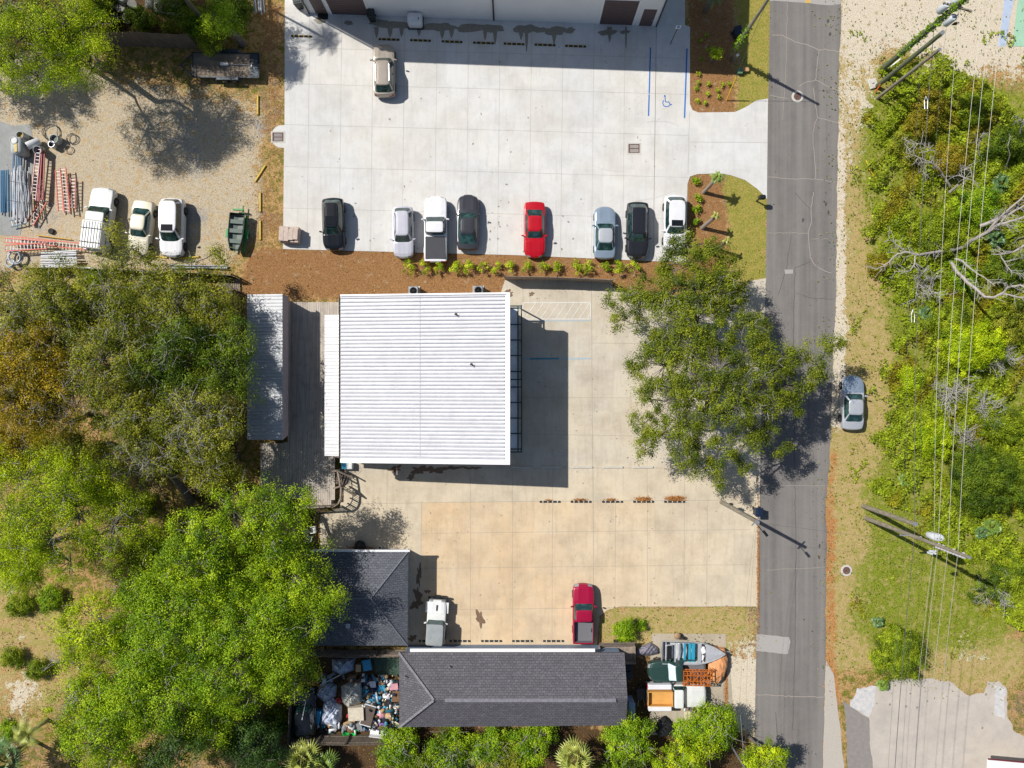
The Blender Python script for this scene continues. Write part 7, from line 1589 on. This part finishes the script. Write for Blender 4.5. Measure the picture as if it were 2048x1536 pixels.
def palm(px, py, z, R, n, m_, label, kind='fan', group='palms', rad=.7, trunk=.16, lean=(0, 0), mt=None):
    b = G(px, py); r = thing('palm_tree' if z > .6 else 'palmetto', label, 'palm', b, 0, group); top_ = Vector((lean[0], lean[1], z)); mb = MB()
    for k in range(n):
        a = k * 2.39996; el = 1.4 - 1.5 * (k / n) ** .8; dx = Vector((math.cos(a) * math.cos(el), math.sin(a) * math.cos(el), math.sin(el)))
        if kind == 'fan': frond_fan(mb, top_, top_ + dx * (R - rad) * rnd.uniform(.8, 1.1), rad * rnd.uniform(.8, 1.15))
        else: frond_pin(mb, top_, (dx.x, dx.y, dx.z * .6), R * rnd.uniform(.8, 1.1))
    mb.build('fronds', [m_, m_stalk], r); mb = MB(); mb.tube([(0, 0, -.1), (lean[0] * .5, lean[1] * .5, z * .5), top_], [trunk * 1.2, trunk, trunk * 1.05], 10); mb.build('trunk', mt or m_bark, r)
    return r
palm(1143, 1482, 2.6, 1.9, 20, m_palmy, 'large fan palm south of the long house with wide pale fronds', rad=.95); palm(620, 1488, 2.2, 1.8, 20, m_palmy, 'yellowing fan palm west of the cluttered yard', rad=.9); palm(655, 1510, 1.8, 1.7, 18, m_palm, 'green fan palm at the south frame edge beside the yellowing palm', rad=.85); palm(578, 1500, 1.6, 1.5, 15, m_palmd, 'dark fan palm in shade southwest of the cluttered yard', rad=.8)
palm(62, 1478, 3.2, 2.0, 22, m_palmd, 'blue green fan palm in the southwest frame corner', rad=1.0); palm(95, 1440, 2.5, 1.8, 18, m_palmy, 'yellow fronded palm above the blue green palm', kind='pin'); palm(300, 1200, 1.5, 1.4, 14, m_palm, 'small palm showing between bright green trees', kind='pin')
m_gtr = mat('cross_hatched_palm_trunk', C(150, 140, 128), .9, scale=8, var=.35)
palm(1407, 385, 2.7, .75, 14, m_palm, 'young leaning palm at the top of the south island', kind='pin', lean=(.45, .55), trunk=.15, mt=m_gtr); palm(1404, 456, 2.4, .5, 7, m_palmy, 'leaning palm with dry yellow crown in the south island', kind='pin', lean=(.55, .5), trunk=.16, mt=m_gtr)
palm(1436, 500, 2.2, .45, 6, m_palmy, 'short leaning palm beneath the oak edge in the south island', kind='pin', lean=(.1, .4), trunk=.15, mt=m_gtr)
palm(1409, 22, 3.0, 1.6, 18, m_palmd, 'palm shaded by the white warehouse in the north island', kind='pin')
palm(417, 52, 8.9, 2.0, 26, m_palmd, 'second tall palm outside the frame shading the lot corner', kind='pin'); palm(490, -10, 8.5, 2.1, 26, m_palmd, 'tall palm outside the frame shading the lot corner', kind='pin', trunk=.1); palm(425, 70, 8.8, 2.0, 24, m_palm, 'tall palm shading the west lot edge', kind='pin') if False else None
for i, (px, py, R, m_, lb) in enumerate(((1848, 628, .9, m_palmd, 'palmetto in the scrub below the dead tree'), (1862, 630, .5, m_palmy, 'pale palmetto leaf fan by the wires'), (1805, 958, .8, m_palm, 'palmetto in the grass beside the thick cable'), (1977, 1050, 1.0, m_palm, 'palmetto near the east frame edge'), (1955, 1062, .8, m_palmd, 'palmetto beside another near the east frame edge'), (1760, 1365, .7, m_palm, 'palmetto at the north edge of the worn asphalt'), (1995, 370, 1.2, m_palmd, 'dark palmetto under the dead tree limbs'), (1985, 480, 1.0, m_palmd, 'palmetto in deep green scrub by the dead trunk'), (1750, 1240, .6, m_palmd, 'blue green palmetto at the top of the round bush'))):
    palm(px, py, .4, R, 11, m_, lb, group='palmettos in the east scrub', rad=R * .6, trunk=.08)
# ---- east scrub: ground cover
t2 = NT('scrub_leaf'); 
def scrub():
    n = 340000; x = RS.uniform(1688, 2230, n); y = RS.uniform(60, 1345, n)
    poly = [(1795, 125), (1860, 95), (1915, 125), (1950, 150), (1990, 190), (2230, 180), (2230, 1300), (2020, 1260), (1975, 1120), (1930, 1130), (1800, 1010), (1755, 980), (1770, 880), (1765, 740), (1800, 700), (1790, 560), (1740, 520), (1760, 380), (1750, 230)]
    y0_ = y; x0_ = x; x = x + 16 * np.sin(y / 17.) + 12 * np.sin(y / 7.3 + 1) + RS.normal(size=n) * 7
    ins = np.zeros(n, bool)
    for i in range(len(poly)):
        x1, y1 = poly[i]; x2, y2 = poly[(i + 1) % len(poly)]
        if y1 == y2: continue
        c = (y > min(y1, y2)) & (y <= max(y1, y2)); ins ^= c & (x < x1 + (y - y1) * (x2 - x1) / (y2 - y1))
    x = x0_
    def f(a, b, s, ph): return np.sin(x / s * a + ph) * np.sin(y / s * b + ph * 1.7)
    hgt = .5 + .35 * f(1, 1.1, 17, 1) + .3 * f(1.3, .8, 9, 2.3) + .25 * f(.9, 1.2, 34, 4) + .12 * f(1.1, 1, 4.5, .3)
    dens = f(1, 1, 23, 3) * .5 + f(1.2, .9, 11, .7) * .35 + f(1, 1.3, 60, 2) * .4
    keep = (ins & (dens > -.24 + RS.uniform(-.25, .25, n))) | (~ins & (dens > .55) & (RS.rand(n) < .22) & (x > 1700) & (y < 1330))
    x, y, hgt, dens, ins = x[keep], y[keep], hgt[keep], dens[keep], ins[keep]; m_ = len(x)
    hgt = np.where(ins, np.clip(hgt, .12, 2) * 1.15, .12)
    z = hgt * RS.uniform(.45, 1.0, m_) ** .5 + .03; k = S * (1 - z / H); P = np.stack([(x - 1024) * k, (768 - y) * k, z], 1)
    hue = np.sin(x / 41 + 1.3) * np.sin(y / 53 + .4) + .5 * np.sin(x / 13 + y / 19)
    A, B = PALn['scrub'], PALn['scruborange']; w_ = np.clip((hue - .35) * 2.0 + RS.normal(size=m_) * .25, 0, 1)[:, None]
    ca = A[0] + (A[1] - A[0]) * RS.rand(m_, 1); cb = B[0] + (B[1] - B[0]) * RS.rand(m_, 1); tone = (1 + .3 * np.sin(x / 7.3 + 2) * np.sin(y / 6.1))[:, None]
    cc = (ca * (1 - w_) + cb * w_) * tone * RS.uniform(.65, 1.3, (m_, 1)); V, c4 = leaf_arrays(P, RS.uniform(.06, .13, m_), cc)
    me = fast_mesh('ground_cover', V, np.arange(len(V)).reshape(-1, 4), m_leaf, c4); o = bpy.data.objects.new('ground_cover', me); COL.objects.link(o); o['kind'] = 'stuff'; NLEAF[0] += m_
scrub()
ge = 'bushes in the east scrub'
for i, (px, py, rad, pal, h, lb) in enumerate(((1925, 700, 2.6, 'yellow', 1.8, 'bright yellow green bush east of the wires'), (1955, 960, 2.9, 'dark', 2.2, 'dark glossy bush near the east frame edge'), (1880, 640, 1.8, 'scrub', 1.2, 'green bush just below the dead tree'), (1850, 235, 1.9, 'scruborange', 1.4, 'orange tinted bush north of the dead branches'), (1945, 230, 1.8, 'scrub', 1.3, 'bushy green clump near the blue path'), (1840, 480, 2.2, 'scrub', 1.3, 'green vine mound west of the fallen limb'), (1930, 430, 2.1, 'fresh', 1.8, 'bright vine mound under the dead tree limbs'),
      (2010, 640, 2.0, 'olive', 1.6, 'olive bush at the east frame edge'), (1905, 560, 1.8, 'fresh', 1.4, 'fresh green bush in the dead tree shade'), (1990, 850, 1.9, 'scrub', 1.4, 'bush north of the dark glossy bush'), (1850, 880, 2.0, 'yellow', 1.0, 'low yellow bush mound beside the thick cable'), (1880, 330, 1.8, 'scruborange', 1.2, 'brownish bush with bare branches above it'), (2000, 300, 1.9, 'dark', 1.7, 'dark bush close to the east frame edge, north'), (1800, 300, 1.4, 'olive', 1.0, 'low olive bush beside the verge'), (1960, 1160, 1.6, 'dark', 1.2, 'dark bush beside the open southeast grass'), (2000, 550, 1.8, 'dark', 1.8, 'dark leafy mound under the curved limb'), (1815, 760, 1.2, 'yellow', 1.0, 'bright mound between the verge and the cables'), (2025, 1130, 1.8, 'scrub', 1.3, 'leafy mound at the east frame edge, south'), (1745, 540, 1.2, 'scruborange', .7, 'thin orange bush at the verge edge'))):
    shrub(px, py, rad, pal, lb, ge, hgt=h, dens=75, clump=.38, nm='bush', cat='bush', n=max(4, int(rad * rad * 1.2)), gap=.12, ls=(.06, .12))
# ---- dead trees with traced limbs
def dead(label, base, limbs, group='bare trees in the east scrub', m_=None, name='dead_tree', twig=2):
    b = G(*base); r = thing(name, label, 'dead tree', b, 0, group); mb = MB(); tw = MB(); sd_ = 0
    for L_ in limbs:
        pts = [G(x, y, z) for x, y, z in L_[0]]; n = len(pts); pp = []
        for i in range(n - 1):
            for k in range(3):
                t_ = k / 3; p = pts[i].lerp(pts[i + 1], t_); pp.append(p + Vector((rnd.uniform(-.04, .04), rnd.uniform(-.04, .04), 0)) if k else p)
        pp.append(pts[-1]); N = len(pp); mb.tube(pp, [L_[1] + (L_[2] - L_[1]) * i / (N - 1) for i in range(N)], 7)
        for i in range(2, N):
            for _ in range(twig):
                if rnd.random() < .6:
                    dd = (pp[i] - pp[i - 1]).normalized(); ln = rnd.uniform(.4, 1.3); s_ = Vector((-dd.y, dd.x, rnd.uniform(-.2, .5))) * rnd.choice((-1, 1)); e = pp[i] + (dd * .7 + s_ * rnd.uniform(.4, 1.1)) * ln
                    q = limb(tw, pp[i], e, .028, .01, sd_, .15, 4, 4); sd_ += 1
                    for c_ in (2, 3):
                        limb(tw, q[c_], q[c_] + Vector((rnd.uniform(-.5, .5), rnd.uniform(-.5, .5), rnd.uniform(0, .3))), .015, .006, sd_, .15, 3, 3)
    mb.build('trunk', m_ or m_bleach, r, smooth=50, world=True); tw.build('twigs', m_twig, r, world=True); return r
dead('large bleached fallen tree with limbs spreading west across the scrub', (1925, 500), [([(1930, 494, 1.0), (1890, 502, 1.6), (1860, 506, 1.8), (1838, 510, 2.2), (1812, 504, 2.2), (1795, 508, 2.0), (1770, 530, 1.8), (1756, 537, 1.6)], .15, .03), ([(1812, 504, 2.1), (1795, 492, 2.4), (1782, 480, 2.6)], .08, .03), ([(1830, 511, 2.1), (1828, 530, 2.2), (1820, 542, 2.2), (1790, 543, 2.0)], .07, .025),
      ([(1930, 494, 1.0), (1945, 480, 2.5), (1975, 464, 3.6), (2000, 448, 4.4), (2030, 440, 5), (2060, 430, 5.4)], .17, .06), ([(1975, 464, 3.6), (1990, 445, 4.2), (2010, 425, 5), (2040, 400, 5.8), (2060, 380, 6)], .12, .05), ([(2000, 448, 4.4), (2020, 420, 5), (2048, 405, 5.5)], .08, .03)])
dead('curved bleached limb tree southeast of the fallen tree', (1900, 520), [([(1900, 522, .8), (1915, 545, 2.0), (1935, 565, 3), (1955, 580, 3.8), (1970, 594, 4.4), (1990, 594, 4.8), (2005, 586, 5), (2015, 575, 5.4), (2040, 570, 6), (2060, 580, 6.3)], .15, .06), ([(1910, 518, 1.8), (1925, 522, 2.4), (1945, 540, 3), (1975, 560, 3.4), (1990, 572, 3.6)], .1, .03), ([(2005, 586, 5), (2035, 594, 5.4), (2060, 596, 5.6)], .07, .04)])
dead('bare tree with pale limbs at the east frame edge', (2020, 500), [([(2060, 440, 4), (2050, 490, 3.8), (2030, 502, 3.4), (2005, 508, 3), (1982, 508, 2.6)], .11, .03), ([(2000, 508, 3), (2012, 530, 3), (2025, 545, 3.2), (2045, 548, 3.4)], .06, .02), ([(1960, 452, 2.4), (1990, 440, 3), (2020, 428, 3.6), (2050, 410, 4)], .16, .06)])
dead('thin grey branched dead tree near the verge', (1850, 330), [([(1900, 372, .6), (1880, 340, 1.6), (1860, 324, 2.2), (1838, 315, 2.4), (1812, 305, 2.2)], .1, .02), ([(1838, 315, 2.4), (1850, 335, 2.0), (1845, 350, 1.8)], .05, .02), ([(1838, 306, 2.2), (1862, 300, 2.6), (1845, 288, 2.8), (1820, 288, 2.6)], .04, .015), ([(1910, 350, .5), (1925, 340, 2), (1940, 335, 2.6), (1945, 360, 2.4), (1915, 350, 2)], .06, .03), ([(1900, 384, .8), (1915, 370, 1.8)], .15, .08)])
dead('slender dead tree with upright twigs by the northeast scrub', (1965, 330), [([(1965, 335, .5), (1957, 300, 2.4), (1960, 275, 3)], .05, .015), ([(2010, 340, .5), (2020, 310, 2.2), (2014, 285, 3)], .06, .015), ([(2040, 270, 2), (2045, 245, 3), (2030, 230, 3.4)], .06, .015)])
for i, (x, y, lb) in enumerate(((1965, 815, 'grey brush thicket of bare twigs, middle of the east scrub'), (1900, 790, 'grey brush thicket beside the pale power lines'), (1930, 880, 'bare grey brush heap north of the dark glossy bush'), (2000, 720, 'bare grey brush heap at the east frame edge'), (1850, 570, 'thin grey brush around the cable loop'), (1990, 1180, 'bare brush heap in the southeast scrub'))):
    r_ = random.Random(i); dead(lb, (x, y), [([(x, y, .1), (x + r_.uniform(-20, 20), y + r_.uniform(-20, 20), 1.0), (x + r_.uniform(-34, 34), y + r_.uniform(-34, 34), 1.4)], .04, .012) for _ in range(7)], 'brush thickets in the east scrub', m_twig, 'brush', 3)
dead('bare grey tree in the sandy scrub of the southwest', (150, 1335), [([(165, 1345, .4), (143, 1322, 2), (120, 1322, 2.4), (100, 1320, 2.4)], .06, .02), ([(143, 1322, 2), (158, 1300, 2.6), (150, 1288, 2.8)], .05, .02), ([(143, 1322, 2), (170, 1350, 2)], .05, .03)], 'bare trees in the west woods', m_twig)
# ivy on the poles
for i, (pb, h0, h1, lb) in enumerate((((1760, 142), 3.0, 12.5, 'green ivy climbing the northeast transformer pole'), ((1460, 113), 1.0, 5.2, 'green ivy climbing the pole beside the warehouse'))):
    n = 1800 if i == 0 else 500; b = G(*pb); z = RS.uniform(h0, h1, n); cl_ = .5 + .5 * np.sin(z * 3.1 + i) ** 2; a = RS.uniform(0, 6.28, n); rr = RS.uniform(.15, .38, n) * cl_; P = np.stack([b.x + rr * np.cos(a), b.y + rr * np.sin(a), z], 1)
    keep = RS.rand(n) < cl_; P = P[keep]; cc = PALn['fresh'][0][None] * RS.uniform(.7, 1.3, (len(P), 1)); V, c4 = leaf_arrays(P, RS.uniform(.06, .11, len(P)), cc); me = fast_mesh('ivy', V - np.array(b), np.arange(len(V)).reshape(-1, 4), m_leaf, c4); o = bpy.data.objects.new('ivy', me); COL.objects.link(o); o.location = b; tag(o, lb, 'ivy')
# grass tufts and litter so the open ground has relief
def scatter(name, n, polyfn, pal, sz, zr, mm, kindlabel='stuff'):
    x = RS.uniform(-150, 2200, n); y = RS.uniform(-100, 1640, n); ok_ = ~((x > 562) & (x < 1540) & (y < 500)) & ~((x > 690) & (x < 1530) & (y > 600) & (y < 1205)); x, y = x[ok_], y[ok_]; n = len(x); ix = np.clip(np.searchsorted(gx, (x - 1024) * S), 0, len(gx) - 1); iy = np.clip(np.searchsorted(gy, (768 - y) * S), 0, len(gy) - 1)
    wt_ = polyfn(iy, ix); keep = RS.rand(n) < wt_; x, y = x[keep], y[keep]; m_ = len(x); z = RS.uniform(0, zr, m_); P = np.stack([(x - 1024) * S, (768 - y) * S, z - .01], 1)
    A = np.array([C(*c) for c in pal]); cc = A[RS.randint(0, len(A), m_)] * RS.uniform(.8, 1.2, (m_, 1)); V, c4 = leaf_arrays(P, RS.uniform(sz[0], sz[1], m_), cc, .2)
    me = fast_mesh(name, V, np.arange(len(V)).reshape(-1, 4), mm, c4); o = bpy.data.objects.new(name, me); COL.objects.link(o); o['kind'] = 'stuff'
clu = lambda iy, ix: .5 + .5 * np.sin(ix * .31 + 1) * np.sin(iy * .27) + .3 * np.sin(ix * .9) * np.sin(iy * 1.1)
scatter('grass', 170000, lambda iy, ix: (W['weed'][iy, ix] + .6 * W['dry'][iy, ix] + .4 * W['grass'][iy, ix]) * clu(iy, ix) * .9 + .0, [(112, 136, 30), (150, 160, 60), (90, 112, 30), (170, 150, 80)], (.05, .1), .12, m_leaf)
anyw = np.zeros_like(W['yard'])
for k in W: anyw = np.maximum(anyw, W[k])
scatter('leaf_litter', 120000, lambda iy, ix: np.clip(1 - anyw[iy, ix], 0, 1) * (GX[iy, ix] < -14) * clu(iy, ix) * .9 + .3 * W['soil'][iy, ix] + .8 * W['leafy'][iy, ix] + .06 * W['yard'][iy, ix] * clu(iy, ix) + .1 * W['straw'][iy, ix], [(176, 130, 80), (206, 164, 110), (140, 96, 54), (120, 110, 50)], (.04, .08), .05, m_dry)
print('leaves', NLEAF[0])
